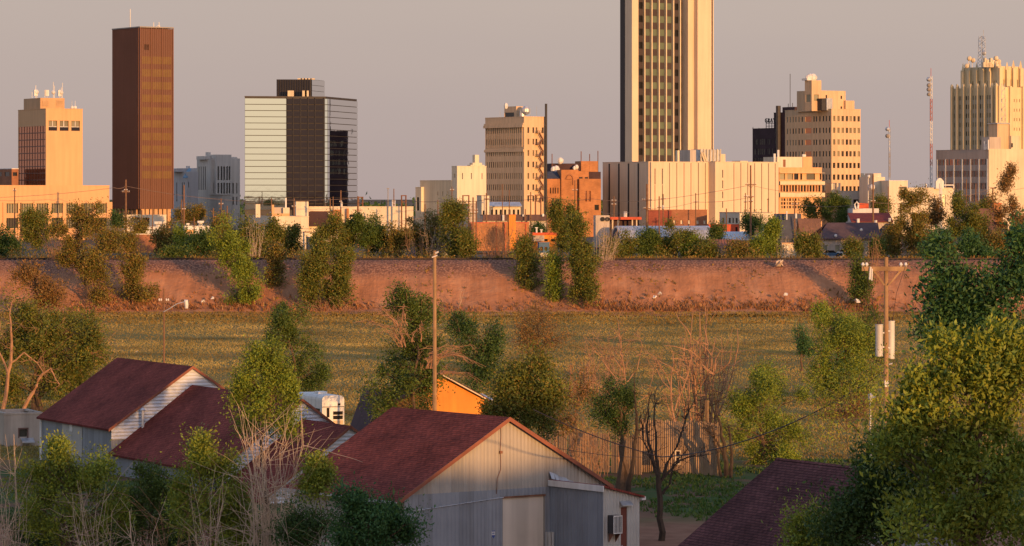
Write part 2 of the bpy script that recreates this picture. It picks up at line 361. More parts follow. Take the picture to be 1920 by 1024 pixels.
# ---- world, sun, camera
def setup_world():
    w = bpy.data.worlds.new('World'); SC.world = w; w.use_nodes = True
    nt = w.node_tree; bg = nt.nodes['Background']
    sky = N(nt, 'ShaderNodeTexSky', sky_type='NISHITA'); sky.sun_disc = False
    sky.sun_elevation = R(SUN_EL); sky.sun_rotation = R(180 - SUN_AZ)
    sky.altitude = 1100; sky.air_density = 1.3; sky.dust_density = 2.2; sky.ozone_density = 1.6
    # dusty evening air: towards the horizon the blue goes over into grey mauve, and into gold on the sunset side
    tc = N(nt, 'ShaderNodeTexCoord').outputs['Generated']
    sp = N(nt, 'ShaderNodeSeparateXYZ'); nt.links.new(tc, sp.inputs[0])
    dt = N(nt, 'ShaderNodeVectorMath', operation='DOT_PRODUCT'); nt.links.new(tc, dt.inputs[0]); dt.inputs[1].default_value = (math.sin(R(SUN_AZ)), -math.cos(R(SUN_AZ)), 0)
    r = N(nt, 'ShaderNodeMapRange'); r.inputs[1].default_value = .075; r.inputs[2].default_value = .40
    r.inputs[3].default_value = 1.0; r.inputs[4].default_value = .0; nt.links.new(sp.outputs[2], r.inputs[0])
    mauve = ramp(nt, sp.outputs[2], [(0, MAUVE_LOW), (.06, MAUVE_HIGH)])
    ra = N(nt, 'ShaderNodeMapRange'); ra.inputs[1].default_value = .1; ra.inputs[2].default_value = .95; nt.links.new(dt.outputs['Value'], ra.inputs[0])
    low = mixc(nt, ra.outputs[0], mauve, GOLD)
    up = mixc(nt, 1.0, sky.outputs[0], (SKY_GAIN * 1.06, SKY_GAIN * .88, SKY_GAIN * 1.0), 'MULTIPLY')
    col = mixc(nt, r.outputs[0], up, low)
    thin = noise(nt, 2.2, 4, tc, (1, 1, 9))
    col = mixc(nt, 1.0, col, ramp(nt, thin, [(.3, (.965, .97, .985)), (.7, (1.03, 1.02, 1.0))]), 'MULTIPLY')
    nt.links.new(col, bg.inputs['Color']); bg.inputs['Strength'].default_value = SKY_STRENGTH
    L = bpy.data.lights.new('sun', 'SUN'); L.energy = SUN_STRENGTH; L.angle = R(.5); L.color = SUN_COLOR
    o = bpy.data.objects.new('sun', L); COL.objects.link(o)
    a, e = R(SUN_AZ), R(SUN_EL)
    from mathutils import Vector
    to_sun = Vector((math.sin(a) * math.cos(e), -math.cos(a) * math.cos(e), math.sin(e)))
    o.rotation_euler = to_sun.to_track_quat('Z', 'Y').to_euler(); o.location = (60, -80, 90)
    cam = bpy.data.cameras.new('camera'); co = bpy.data.objects.new('camera', cam); COL.objects.link(co)
    co.location = (0, 0, H); co.rotation_euler = (R(90), 0, 0)
    cam.sensor_fit = 'HORIZONTAL'; cam.sensor_width = 36; cam.lens = F / 1920 * 36
    cam.shift_y = -(512 - HY) / 1920; cam.clip_start = 1; cam.clip_end = 60000
    SC.camera = co
    SC.view_settings.view_transform = 'Standard'; SC.view_settings.look = 'None'
    SC.view_settings.exposure = EXPOSURE; SC.view_settings.gamma = 1
    SC.cycles.max_bounces = 6; SC.cycles.diffuse_bounces = 2; SC.cycles.glossy_bounces = 3; SC.cycles.transmission_bounces = 2; SC.cycles.transparent_max_bounces = 4
    SC.cycles.use_denoising = True
SUN_STRENGTH, SUN_COLOR, SKY_STRENGTH, EXPOSURE = 5.0, (1.0, .50, .17), .10, 0.0
MAUVE_LOW, MAUVE_HIGH, GOLD, SKY_GAIN = (4.55, 3.6, 3.4), (5.3, 4.4, 3.9), (8.5, 7.2, 5.5), 5.0
setup_world()

# ---- ground, added shading rise, embankment, track
rng = np.random.default_rng(5)
def bumps(x, y):
    return .09 * np.sin(x * .21 + 1.3 * np.sin(y * .07)) * np.sin(y * .13 + .8) + .06 * np.sin(x * .53 + y * .31)
def shade_hill(x, y):
    """unseen high ground added beside and behind the viewpoint so its brow shades the near yard"""
    s = np.clip((x - 14) / 14, 0, 1)
    edge = 4 + s * 26
    t = np.clip((y - edge) / 34, 0, 1)
    top = 22.3 + s * 1.6 + 6.0 * np.exp(-((x - 143) / 7) ** 2) * np.clip((y - 18) / 6, 0, 1) + .35 * np.sin(x * .35) * s + .25 * np.sin(x * .9 + 1) * s  # mound added on the unseen brow, shaped to shade the stepped shed
    side = np.clip((x + 45) / 30, 0, 1) * np.clip((420 - x) / 60, 0, 1)
    back = np.clip((y + 160) / 80, 0, 1)
    return top * side * back * (1 - t * t * (3 - 2 * t))
def grid(xs, ys, fn):
    xs = np.array(xs); ys = np.array(ys)
    gx, gy = np.meshgrid(xs, ys); zz = fn(gx, gy)
    V = np.stack([gx, gy, zz], -1).reshape(-1, 3)
    nx, ny = len(xs), len(ys); i = np.arange(nx * ny).reshape(ny, nx)
    Q = np.stack([i[:-1, :-1], i[:-1, 1:], i[1:, 1:], i[1:, :-1]], -1).reshape(-1, 4)
    return V, Q
def sheet(name, xs, ys, fn, mat, smooth=True):
    V, Q = grid(xs, ys, fn)
    me = bpy.data.meshes.new(name); me.from_pydata(V.tolist(), [], Q.tolist())
    if smooth: me.polygons.foreach_set('use_smooth', [True] * len(Q))
    me.update(); return tag(link_mesh(name, me, mat), kind='structure')
gzv = np.vectorize(gz)
def gfn(x, y):
    return np.maximum(gzv(y) + np.where((y > 330) & (y < 672) & (abs(x) < 160), bumps(x, y) * .3, 0), shade_hill(x, y))
xs = sorted(set([-20000, -8000, -3000, -1200, -600, -350] + list(np.arange(-220, 280, 4.)) + list(np.arange(280, 500, 20)) + [700, 1500, 4000, 9000, 20000]))
ys = sorted(set([-12000, -4000, -1500, -600, -300] + list(np.arange(-200, 80, 5.)) + list(np.arange(80, 330, 12)) + list(np.arange(330, 676, 4.)) + [676, 684, 698, 704, 711, 720, 760, 820, 900, 1100, 1500, 2500, 5000, 12000, 30000]))
sheet('ground', xs, ys, gfn, M['ground'])
ezv = np.vectorize(ez)
def efn(x, y):
    z = ezv(y); k = np.clip((y - 679) / 6, 0, 1) * np.clip((699.5 - y) / 4, 0, 1)
    return z + k * (.35 * np.sin(x * .33 + 2 * np.sin(x * .05)) * np.sin(y * .2) + .18 * np.sin(x * 1.3 + y * .2) + .22 * np.sin(x * .11 + 4)) + np.where(y < 680, .25 * np.sin(x * .17) , 0)
sheet('railway_embankment', np.arange(-260, 261, 1.5), [673.5, 676, 678, 680, 682, 684, 686, 688, 690, 692, 694, 696, 697.5, 699, 700, 704.5, 709, 712, 715, 717], efn, M['bank'])
def track():
    t = thing('railway_track', 'railway track running along the top of the long red earth embankment', 'railway track', (0, 704, 11.5))
    mb = MB()
    for i in range(-240, 241): mb.box(i - .12, i + .12, -1.3, 1.3, .02, .2)
    tag(mb.build('sleepers', M['sleeper'], t), kind='stuff')
    for s in (-.72, .72):
        m = MB(); m.box(-240, 240, s - .07, s + .07, .2, .24); m.box(-240, 240, s - .02, s + .02, .24, .34); m.box(-240, 240, s - .04, s + .04, .34, .4)
        m.build('rail', M['rail'], t)
track()
# ---- plants
def unit(a): return a / np.maximum(np.linalg.norm(a, axis=-1, keepdims=True), 1e-9)
def leaves(rg, centres, per, cr, size, droop=0.0, up=.25, flat=.8, aspect=.45):
    """leaf quads scattered round clump centres"""
    n = len(centres) * per
    c = np.repeat(centres, per, axis=0); size_ = np.repeat(np.exp(np.clip(rg.normal(size=(len(centres), 1)) * .3, -.5, .3)), per, axis=0)
    g = np.clip(rg.normal(size=(n, 3)), -1.7, 1.7); g *= (np.abs(rg.normal(size=(n, 1))) * .35 + .65)
    off = g * size_ * np.array([cr, cr, cr * flat * 1.35]); off[:, 2] -= droop * np.abs(off[:, 0] + off[:, 1]) * .6 + droop * cr * np.abs(rg.normal(size=n)) * .5
    c = c + off
    a = unit(rg.normal(size=(n, 3)) + unit(g) * .6 + np.array([0, 0, up - droop]))
    b = unit(np.cross(a, rg.normal(size=(n, 3))))
    L = (size * rg.uniform(.6, 1.35, size=(n, 1)))
    w = L * aspect * .5
    nrm = unit(np.cross(a, b)) * L * .10
    return np.stack([c, c + a * L * .5 + b * w + nrm, c + a * L, c + a * L * .5 - b * w + nrm], 1)
def limb(mb, p0, p1, r0, r1, rg, seg=4, wob=.06, lift=.12, n=4):
    p0 = np.array(p0, float); p1 = np.array(p1, float); L = np.linalg.norm(p1 - p0)
    if L < 1e-3: return []
    pts = []
    for i in range(seg + 1):
        t = i / seg; p = p0 + (p1 - p0) * t + np.array([0, 0, math.sin(math.pi * t) * L * lift])
        if 0 < i < seg: p = p + rg.normal(size=3) * L * wob * .5
        pts.append(p)
    mb.tube(pts, [lerp(r0, r1, i / seg) for i in range(seg + 1)], n, cap=False)
    return pts
def tree(name, label, bpx, Y, blobs, n, leaf, mat, bark='bark', tr=.22, k=40, cr=.8, seed=0, group=None, cat='tree', zb=None,
         droop=0.0, bare=0, depth=1.0, up=.3, fork=.25, flat=.85, lean=None, twig=.02, bare_mat=None, bare_len=1.0, stems=1, shell=.42):
    """a tree: trunk and limbs, bare twigs, and a crown of leaf clumps filling the blobs (px, py, rx, ry in photo pixels)"""
    rg = np.random.default_rng(seed * 7 + 11); s = Y / F
    z0 = base_z(Y) if zb is None else zb
    x0 = X(bpx, Y); root = thing(name, label, cat, (x0, Y, z0 - .05), 0, group); lf = min(1.0, 4.5 / math.sqrt(k))
    wts = np.array([(b[2] * b[3]) ** .8 for b in blobs]); wts = wts / wts.sum()
    cent = []
    for b, w in zip(blobs, wts):
        m = max(2, int(round(k * w)))
        d = unit(rg.normal(size=(m, 3))) * (rg.uniform(0, 1, size=(m, 1)) ** shell)
        rx, rz = b[2] * s, b[3] * s
        d = d * np.array([max(rx - cr * .55, rx * .5), max(rx * depth - cr * .5, rx * .4), max(rz - cr * .55, rz * .5)])
        d = d * (1 + .32 * np.clip(rg.normal(size=(m, 1)), -1.6, .9))
        cent.append(d + np.array([X(b[0], Y) - x0, 0, Z(b[1], Y) - z0]))
    cent = np.concatenate(cent)
    top = cent[:, 2].max(); mx = cent[cent[:, 2] > np.median(cent[:, 2])].mean(0)
    mb = MB(); tips = []
    axes = []
    for q in range(stems):
        e = np.array([mx[0], mx[1], top * .86]) + (rg.normal(size=3) * np.array([1, 1, .2]) * min(.12 * top, .3 * np.mean([b[2] for b in blobs]) * s) if stems > 1 else 0)
        pts = []
        for i in range(7):
            t = i / 6; p = np.array([lerp(0, e[0], t ** 1.4), lerp(0, e[1], t ** 1.4), e[2] * t]) + (rg.normal(size=3) * .025 * top * (0 < i < 6)) * np.array([1, 1, .3])
            pts.append(p + np.array([(q - (stems - 1) / 2) * tr * 1.3 * (1 - t), 0, 0]))
        rs = [tr * (1.25 if i == 0 else 1) * (1 - .88 * i / 6) for i in range(7)]
        mb.tube(pts, rs, 6, cap=False); axes.append((np.array(pts), rs))
    for c in cent:
        P, rs = axes[rg.integers(len(axes))]
        hz = np.hypot(c[0] - np.interp(c[2], P[:, 2], P[:, 0]), c[1])
        h = np.clip(c[2] - hz * rg.uniform(.5, 1.0), top * fork * rg.uniform(.7, 1.2), P[-1, 2] * .97)
        a = np.array([np.interp(h, P[:, 2], P[:, 0]), np.interp(h, P[:, 2], P[:, 1]), h])
        r0 = np.interp(h, P[:, 2], rs) * .5
        q = limb(mb, a, c, max(r0 * lf, twig * 1.5), twig, rg)
        for _ in range(2):
            e = c + unit(rg.normal(size=3) + np.array([0, 0, .5 - droop])) * cr * rg.uniform(.7, 1.4)
            limb(mb, q[2] if len(q) > 2 else c, e, twig, twig * .45, rg, 3)
    if bare:
        bm = mb; f0 = len(mb.f)
        for _ in range(bare):
            c = cent[rg.integers(len(cent))]
            d = unit(np.array([c[0], c[1], abs(c[2] - top * .45)]) + rg.normal(size=3) * .4)
            L = cr * rg.uniform(1.0, 2.6) * bare_len; e = c + d * L - np.array([0, 0, droop * L])
            q = limb(bm, c, e, twig * 1.6, twig * .5, rg, 4, .12)
            if q:
                for _ in range(2): limb(bm, q[rg.integers(1, 4)], q[-1] + rg.normal(size=3) * L * .3, twig * .9, twig * .4, rg, 3, .1)
        if bare_mat: mb.m[f0:] = [1] * (len(mb.f) - f0)
    mb.build('trunk', [M[bark], M[bare_mat]] if bare and bare_mat else M[bark], root)
    if n:
        quads_mesh('crown', leaves(rg, cent, max(1, int(n / len(cent))), cr, leaf, droop, up, flat), M[mat], root)
    return root
def dead(name, label, bpx, Y, spec, mat='bark_pale', seed=0, group=None, cat='dead shrub', zb=None, r=.03, forks=3, curl=0.0, depth=.6, stuff=None, wob=.05):
    """leafless stems: spec rows are (n, foot px, foot half width px, foot py or None, top px, top half width px, top py, length spread)"""
    rg = np.random.default_rng(seed * 13 + 3); s = Y / F
    z0 = base_z(Y) if zb is None else zb; x0 = X(bpx, Y); mb = MB()
    for (n, fx, fw, fy, tx, tw, ty, sp) in spec:
        for _ in range(n):
            u = rg.uniform(-1, 1)
            p0 = np.array([X(fx + fw * u, Y) - x0, rg.uniform(-1, 1) * fw * s * depth, 0 if fy is None else Z(fy, Y) - z0])
            u2 = np.clip(u * .7 + rg.normal() * .45, -1.2, 1.2); k = 1 - sp * rg.uniform(0, 1) ** 1.5
            p1 = np.array([X(tx + tw * u2, Y) - x0, rg.uniform(-1, 1) * tw * s * depth, 0]); p1[2] = lerp(p0[2], Z(ty, Y) - z0, k)
            p1[0] = lerp(p0[0], p1[0], .35 + .65 * k)
            L = np.linalg.norm(p1 - p0); pts = []
            for i in range(7):
                t = i / 6; p = p0 + (p1 - p0) * np.array([t ** 1.25, t ** 1.25, t])
                if i: p = p + rg.normal(size=3) * L * wob * .35
                if curl: p = p + np.array([np.sign(u2) * curl * L * t ** 3 * .5, 0, -curl * L * t ** 4])
                pts.append(p)
            rr = r * rg.uniform(.6, 1.2)
            mb.tube(pts, [rr * (1 - .75 * i / 6) for i in range(7)], 4, cap=False)
            for _ in range(forks):
                i = rg.integers(2, 6); d = unit((pts[min(i + 1, 6)] - pts[i - 1]) / L * 1.2 + rg.normal(size=3) * np.array([.5, .5, .25]))
                l2 = L * rg.uniform(.12, .3); q = [pts[i]]
                for j in range(3): q.append(q[-1] + (d + rg.normal(size=3) * .22 + np.array([0, 0, -.5 * curl * j])) * l2 / 3)
                mb.tube(q, [rr * .5, rr * .4, rr * .3, rr * .18], 3, cap=False)
    o = mb.build(name, M[mat]); o.location = (x0, Y, z0 - .05)
    return tag(o, label, cat, group, stuff)
def branching(name, label, bpx, Y, joints, mat='bark_dark', seed=0, cat='bare tree', group=None, twigs=14, tl=1.2, zb=None, nm='trunk'):
    """a bare tree drawn limb by limb: joints = list of [(px, py, radius m, dy m), ...] polylines"""
    rg = np.random.default_rng(seed + 77); z0 = base_z(Y) if zb is None else zb; x0 = X(bpx, Y)
    root = thing(name, label, cat, (x0, Y, z0 - .05), 0, group); mb = MB(); tm = MB()
    for line in joints:
        raw = [np.array([X(a, Y) - x0, (q[0] if q else 0), Z(b, Y) - z0]) for (a, b, c, *q) in line]; rr = [c[2] for c in line]
        pts = []; rs = []
        for i in range(len(raw) - 1):
            for j in range(3):
                t = j / 3; p = raw[i] * (1 - t) + raw[i + 1] * t
                if j: p = p + rg.normal(size=3) * np.linalg.norm(raw[i + 1] - raw[i]) * .035
                pts.append(p); rs.append(lerp(rr[i], rr[i + 1], t))
        pts.append(raw[-1]); rs.append(rr[-1])
        mb.tube(pts, rs, 6, cap=False)
        for _ in range(twigs):
            i = rg.integers(len(pts) // 2, len(pts)); d = unit(rg.normal(size=3) + np.array([0, 0, .7])); L = tl * rg.uniform(.4, 1.2)
            q = [pts[i]]
            for j in range(4): q.append(q[-1] + unit(d + rg.normal(size=3) * .45) * L / 4)
            r0 = min(rs[i] * .6, .035); tm.tube(q, [r0, r0 * .8, r0 * .6, r0 * .45, r0 * .3], 3, cap=False)
            for _ in range(2):
                e = q[2] + unit(d + rg.normal(size=3) * .8) * L * .5; tm.tube([q[2], (q[2] + e) / 2 + rg.normal(size=3) * .05, e], [r0 * .5, r0 * .4, r0 * .25], 3, cap=False)
    mb.build(nm, M[mat], root); tm.build('twigs', M[mat], root)
    return root
def tufts(name, mat, pos, hgt, wid, seed, blades=3):
    """grass tufts at pos (n,3): a few leaning blades each, as one countless mass"""
    rg = np.random.default_rng(seed); n = len(pos) * blades
    p = np.repeat(pos, blades, 0) + np.concatenate([rg.normal(size=(n, 2)) * wid * .6, np.zeros((n, 1))], 1)
    h = hgt * rg.uniform(.5, 1.3, (n, 1)); a = rg.uniform(0, 2 * math.pi, n)
    b = np.stack([np.cos(a), np.sin(a), np.zeros(n)], 1) * wid * rg.uniform(.5, 1.2, (n, 1)) * .5
    t = np.concatenate([rg.normal(size=(n, 2)) * .4 * h, h], 1)
    V = np.stack([p - b, p + b, p + t + b * .35, p + t - b * .35], 1)
    return tag(quads_mesh(name, V, M[mat]), kind='stuff')
# ---- buildings
class Bld:
    """a building on a rectangular plan: near corner on pixel column c at distance Y, left face out to column l, right face to column r"""
    def __init__(s, name, label, c, l, r, Y, th, zb=None, cat='building', group=None):
        t = R(th); s.Y = Y; s.X0 = X(c, Y); s.u = (math.cos(t), math.sin(t)); s.v = (-math.sin(t), math.cos(t))
        s.zb = gz(Y) if zb is None else zb
        s.root = thing(name, label, cat, (s.X0, Y, s.zb), t, group)
        s.wr = s.sr(r); s.wl = s.sl(l); s.nwin = 0; s.extra = []
    def sr(s, px, b=0.0):
        k = (px - CX) / F; return (k * (s.Y + b * s.v[1]) - s.X0 - b * s.v[0]) / (s.u[0] - k * s.u[1])
    def sl(s, px, a=0.0):
        k = (px - CX) / F; return (k * (s.Y + a * s.u[1]) - s.X0 - a * s.u[0]) / (s.v[0] - k * s.v[1])
    def h(s, py, a=0.0, b=0.0): return Z(py, s.Y + a * s.u[1] + b * s.v[1]) - s.zb
    def part(s, name, mat, mb, parent=None, smooth=False):
        if name in SINGLE: return build_each(SINGLE[name], mb, mat if isinstance(mat, list) else M[mat], parent or s.root)
        return mb.build(name, mat if isinstance(mat, list) else M[mat], parent or s.root, smooth)
    def block(s, name, mat, x0, x1, y0, y1, z0, z1, rw=(), lw=(), depth=.35, win='glass_blind', wname='window', parent=None, roof=None, coping=None, ldepth=.14):
        """wall box with recessed openings: rw rects (x0,x1,z0,z1) on the right face, lw rects (y0,y1,z0,z1) on the left face"""
        mb = MB()
        def face(rects, a0, a1, fn, depth):
            aa = sorted(set([a0, a1] + [round(v, 4) for q in rects for v in q[:2]])); zz = sorted(set([z0, z1] + [round(v, 4) for q in rects for v in q[2:4]]))
            rr = [tuple(round(v, 4) for v in q[:4]) for q in rects]
            for i in range(len(zz) - 1):
                run = None
                for j in range(len(aa) - 1):
                    cx, cz = (aa[j] + aa[j + 1]) / 2, (zz[i] + zz[i + 1]) / 2
                    hole = any(q[0] < cx < q[1] and q[2] < cz < q[3] for q in rr)
                    if not hole: run = (run[0] if run else aa[j], aa[j + 1])
                    if (hole or j == len(aa) - 2) and run:
                        mb.face([fn(run[0], 0, zz[i]), fn(run[1], 0, zz[i]), fn(run[1], 0, zz[i + 1]), fn(run[0], 0, zz[i + 1])]); run = None
            for q in rr:
                a, b, c, d = q; e = depth
                for p in ([(a, 0, c), (b, 0, c), (b, e, c), (a, e, c)], [(a, 0, d), (a, e, d), (b, e, d), (b, 0, d)], [(a, 0, c), (a, e, c), (a, e, d), (a, 0, d)], [(b, 0, c), (b, 0, d), (b, e, d), (b, e, c)]):
                    mb.face([fn(*t) for t in p])
        face(list(rw), x0, x1, lambda a, d, z: (a, y0 + d, z), depth)
        face(list(lw), y0, y1, lambda a, d, z: (x0 + d, a, z), ldepth)
        mb.face([(x1, y0, z0), (x1, y1, z0), (x1, y1, z1), (x1, y0, z1)]); mb.face([(x1, y1, z0), (x0, y1, z0), (x0, y1, z1), (x1, y1, z1)])
        if roof is None: mb.face([(x0, y0, z1), (x1, y0, z1), (x1, y1, z1), (x0, y1, z1)])
        o = s.part(name, mat, mb, parent)
        if roof:
            r = MB(); e = .3; r.box(x0 + .05, x1 - .05, y0 + .05, y1 - .05, z1 - .5, z1 - .35); s.part('roof', roof, r, o)
            c = MB()
            for q in ((x0 - .06, x1 + .06, y0 - .06, y0 + e), (x0 - .06, x0 + e, y0 + e, y1), (x1 - e, x1 + .06, y0 + e, y1), (x0 - .06, x1 + .06, y1, y1 + .06)): c.box(*q, z1 + .003, z1 + .18)
            s.part('parapet', coping or mat, c, o)
        for q in rw: s.window(wname, (q[4] if len(q) > 4 else win), [(q[0], y0 + depth, q[2]), (q[1], y0 + depth, q[2]), (q[1], y0 + depth, q[3]), (q[0], y0 + depth, q[3])])
        for q in lw: s.window(wname, (q[4] if len(q) > 4 else win), [(x0 + ldepth, q[0], q[2]), (x0 + ldepth, q[1], q[2]), (x0 + ldepth, q[1], q[3]), (x0 + ldepth, q[0], q[3])])
        return o
    def window(s, name, mat, pts):
        s.nwin += 1
        if s.nwin > 96: s.extra.append((mat, pts)); return
        m = MB(); m.face(pts); s.part(name, mat, m)
    def done(s):
        if s.extra:
            mats = sorted(set(a for a, _ in s.extra)); m = MB()
            for a, p in s.extra: m.face(p, mats.index(a))
            tag(m.build('window', [M[a] for a in mats], s.root), kind='stuff')
        return s.root
    def box(s, name, mat, x0, x1, y0, y1, z0, z1, parent=None):
        m = MB(); m.box(x0, x1, y0, y1, z0, z1); return s.part(name, mat, m, parent)
    def sub(s, c, l, r, b):
        """local box (x0,x1,y0,y1) of a smaller block whose near corner shows on column c, standing b metres back"""
        a = s.sr(c, b); return a, s.sr(r, b), b, s.sl(l, a)
def span(a, b, n, frac):
    w = (b - a) / n; return [(a + w * (i + .5 - frac / 2), a + w * (i + .5 + frac / 2)) for i in range(n)]
def rects(cols, rows, *m): return [(min(a, b), max(a, b), min(c, d), max(c, d)) + m for a, b in cols for c, d in rows]

def orange_block():
    th = 30
    b = Bld('office_podium', 'long tan orange podium with a row of tall paned windows at the left edge', -24, -60, 205, 905, th)
    top = b.h(348.5); rows = [(b.h(400), b.h(381.5))]; rows2 = [(b.h(428), b.h(409))]
    px = [(-14, -2), (10, 34), (38, 62), (66.5, 90.5), (95, 118), (122.5, 145), (150, 173), (178, 200)]
    cols = [(b.sr(p), b.sr(q)) for p, q in px]
    rw = rects(cols, rows, 'glass_pale') + rects(cols, rows2, 'glass_pale')
    b.block('wall', 'orange_wall', 0, b.wr, 0, b.sr(205) * .5, -3, top, rw, (), .5, roof='roof_flat')
    m = MB()
    for p, q in cols:
        for i in range(1, 5):
            a = lerp(p, q, i / 5); m.box(a - .06, a + .06, .2, .3, rows2[0][0], rows[0][1])
    b.part('mullions', 'steel_dark', m)
    m = MB()
    for p in (-8, 8, 36, 64.5, 92.5, 120, 148, 176, 202.5):
        a = b.sr(p); m.box(a - .45, a + .45, -.35, -.003, -3, b.h(379.5))
    b.part('pilasters', 'orange_wall', m)
    b.box('side_wing', 'orange_wall2', b.sr(205.5), b.sr(214), 1.2, 14, -3, b.h(379)); b.done()
    b = Bld('office_block', 'tan orange office block with a dark copper glass side standing on the podium', 86, 34, 155, 925, th)
    z0, z1 = b.h(352), b.h(204.5)
    cols = [(b.sr(p), b.sr(q)) for p, q in ((91, 107.2), (112, 128.6), (133.6, 149.8))]
    gl0, gl1 = b.sl(85), b.sl(35)
    b.block('wall', 'orange_wall', 0, b.wr, 0, b.wl, z0, z1, rects(cols, [(b.h(245), b.h(226))], 'glass_blind'), [(gl0, gl1, b.h(350), b.h(236), 'glass_red')], .5, roof='roof_flat', wname='window')
    m = MB()
    for p, q in cols:
        c = lerp(p, q, .5); m.box(c - .1, c + .1, .3, .42, b.h(245), b.h(226)); m.box(p, q, .3, .42, b.h(238), b.h(237)); m.box(p, q, .22, .46, b.h(245), b.h(238), 1)
    b.part('window_bars', [M['white'], M['dark_glass_and_reflection']], m)
    m = MB(); r2 = MB()
    for i in range(1, 9): z = lerp(b.h(350), b.h(236), i / 9); m.box(.03, .12, gl0, gl1, z - .12, z + .12)
    for i in range(1, 10): y = lerp(gl0, gl1, i / 10); m.box(.04, .12, y - .06, y + .06, b.h(350), b.h(236))
    b.part('glass_bars', 'tower_rib', m)
    x0, x1, y0, y1 = b.sub(75.7, 44.5, 121, 5); zp = b.h(183.5, 0, 5)
    b.block('penthouse', 'orange_wall2', x0, x1, y0, y1, z1 - .3, zp, (), (), .2)
    m = MB()
    for p, q in ((79, 91), (105, 118)):
        for i in range(7): z = lerp(b.h(199, 0, 5), b.h(187, 0, 5), i / 7); m.box(b.sr(p, 5), b.sr(q, 5), 4.85, 4.98, z, z + .15)
    b.part('louvre', 'brick_tan', m)
    m = MB()
    for i, p in enumerate((60, 67, 69, 84, 88, 100, 102, 112, 115, 117)):
        a = b.sr(p, 7); hh = (1.6, 3.4, 2.0, 2.2, 1.5, 4.4, 3.4, 2.6, 3.0, 4.2)[i]; m.tube([(a, 7, zp - .05), (a, 7, zp + hh)], .09, 5)
        if i % 3 == 1: m.box(a - .5, a + .5, 6.8, 7.3, zp + .6, zp + 2.2)
        if i % 3 == 2: m.ball((a, 7, zp + 1.6), .6, 8, 5)
    for p in (135, 141): a = b.sr(p, 3); m.ball((a, 3, z1 + .6), .5, 8, 5); m.tube([(a, 3, z1 - .3), (a, 3, z1 + 2.4)], .06, 4)
    b.part('roof_antennas', 'white', m); b.done()
    b = Bld('brick_hall', 'low red brown building peeping over the podium at the far left', 22, -20, 34.5, 930, 30)
    cols = [(b.sl(3), b.sl(-4)), (b.sl(17.5), b.sl(8.5))]
    b.block('wall', 'brick_brown', 0, b.wr, 0, b.wl, 0, b.h(317), [(b.sr(24), b.sr(32), b.h(330), b.h(323), 'glass_dark')], rects(cols, [(b.h(330.5), b.h(322.5))], 'glass_dark'), .4, roof='roof_flat', coping='white'); b.done()
orange_block()

def brown_tower():
    b = Bld('dark_brown_tower', 'tall dark brown tower with fine vertical ribs, the tallest on the left', 262.5, 212, 324, 935, 34)
    z0, z1 = b.h(398), b.h(53); zb = b.h(392)
    b.block('wall', 'tower_brown', 0, b.wr, 0, b.wl, zb, z1, [(b.sr(271), b.sr(274.2), b.h(93.5), b.h(83), 'black'), (b.sr(275), b.sr(278.5), b.h(93.5), b.h(83), 'black')], (), .4, wname='vent_opening')
    for i in range(10):
        y = 105.5 + i * 23.9
        for k in range(3):
            p, q = ((266, 284.5), (285.3, 303), (303.8, 321.5))[k]
            m = MB(); m.face([(b.sr(p), -.06, b.h(y + 14)), (b.sr(q), -.06, b.h(y + 14)), (b.sr(q), -.06, b.h(y)), (b.sr(p), -.06, b.h(y))]); b.part('window_band', 'tower_band', m)
    m = MB()
    for i in range(19): a = lerp(0, b.wr, i / 18); w_ = .10 if i % 6 == 0 else .045; m.box(a - w_, a + w_, -.32 if i % 6 == 0 else -.16, -.003, zb, z1 + .2)
    for i in range(1, 30): y = lerp(0, b.wl, i / 29); m.box(-.22, -.003, y - .09, y + .09, zb, z1 + .2)
    b.part('vertical_ribs', 'tower_rib', m)
    rg = random.Random(3); m = MB()
    for i in range(29):
        y0 = lerp(0, b.wl, i / 29) + .2; y1 = lerp(0, b.wl, (i + 1) / 29) - .2; z = zb
        while z < z1 - 6:
            hh = rg.uniform(2.5, 14)
            if rg.random() < .3: m.face([(-.05, y0, z), (-.05, y1, z), (-.05, y1, min(z + hh, z1 - 4)), (-.05, y0, min(z + hh, z1 - 4))])
            z += hh
    b.part('glass_strips', 'strip_glass', m)
    m = MB(); m.box(-.3, b.wr + .1, -.4, b.wl + .2, z1 + .203, z1 + .5); b.part('roof', 'roof_flat', m)
    m = MB()
    for i in range(7): a = lerp(1, b.wr - 1, i / 6); m.box(a - .5, a + .5, .2, 1.2, -1, zb + .02)
    for i in range(6): y = lerp(3, b.wl - 1, i / 5); m.box(.2, 1.2, y - .5, y + .5, -1, zb + .02)
    b.part('ground_columns', 'orange_wall2', m); b.box('entrance_core', 'glass_dark', 2.5, b.wr - 2, 2.5, b.wl - 2, -1, zb + .02)
    m = MB()
    for a, y, hh in ((.5, b.wl * .42, 5.5), (b.sr(293), 1.5, 1.8), (b.sr(303), 1.5, 1.9), (b.sr(306), 2, 1.0)): m.tube([(a, y, z1), (a, y, z1 + hh)], .12, 5)
    m.tube([(b.sr(292), .5, z1 - 1.5), (b.sr(295), .5, z1 + .6), (b.sr(299), .5, z1 + .9)], .15, 5)
    b.part('roof_masts', 'white', m); b.done()
brown_tower()

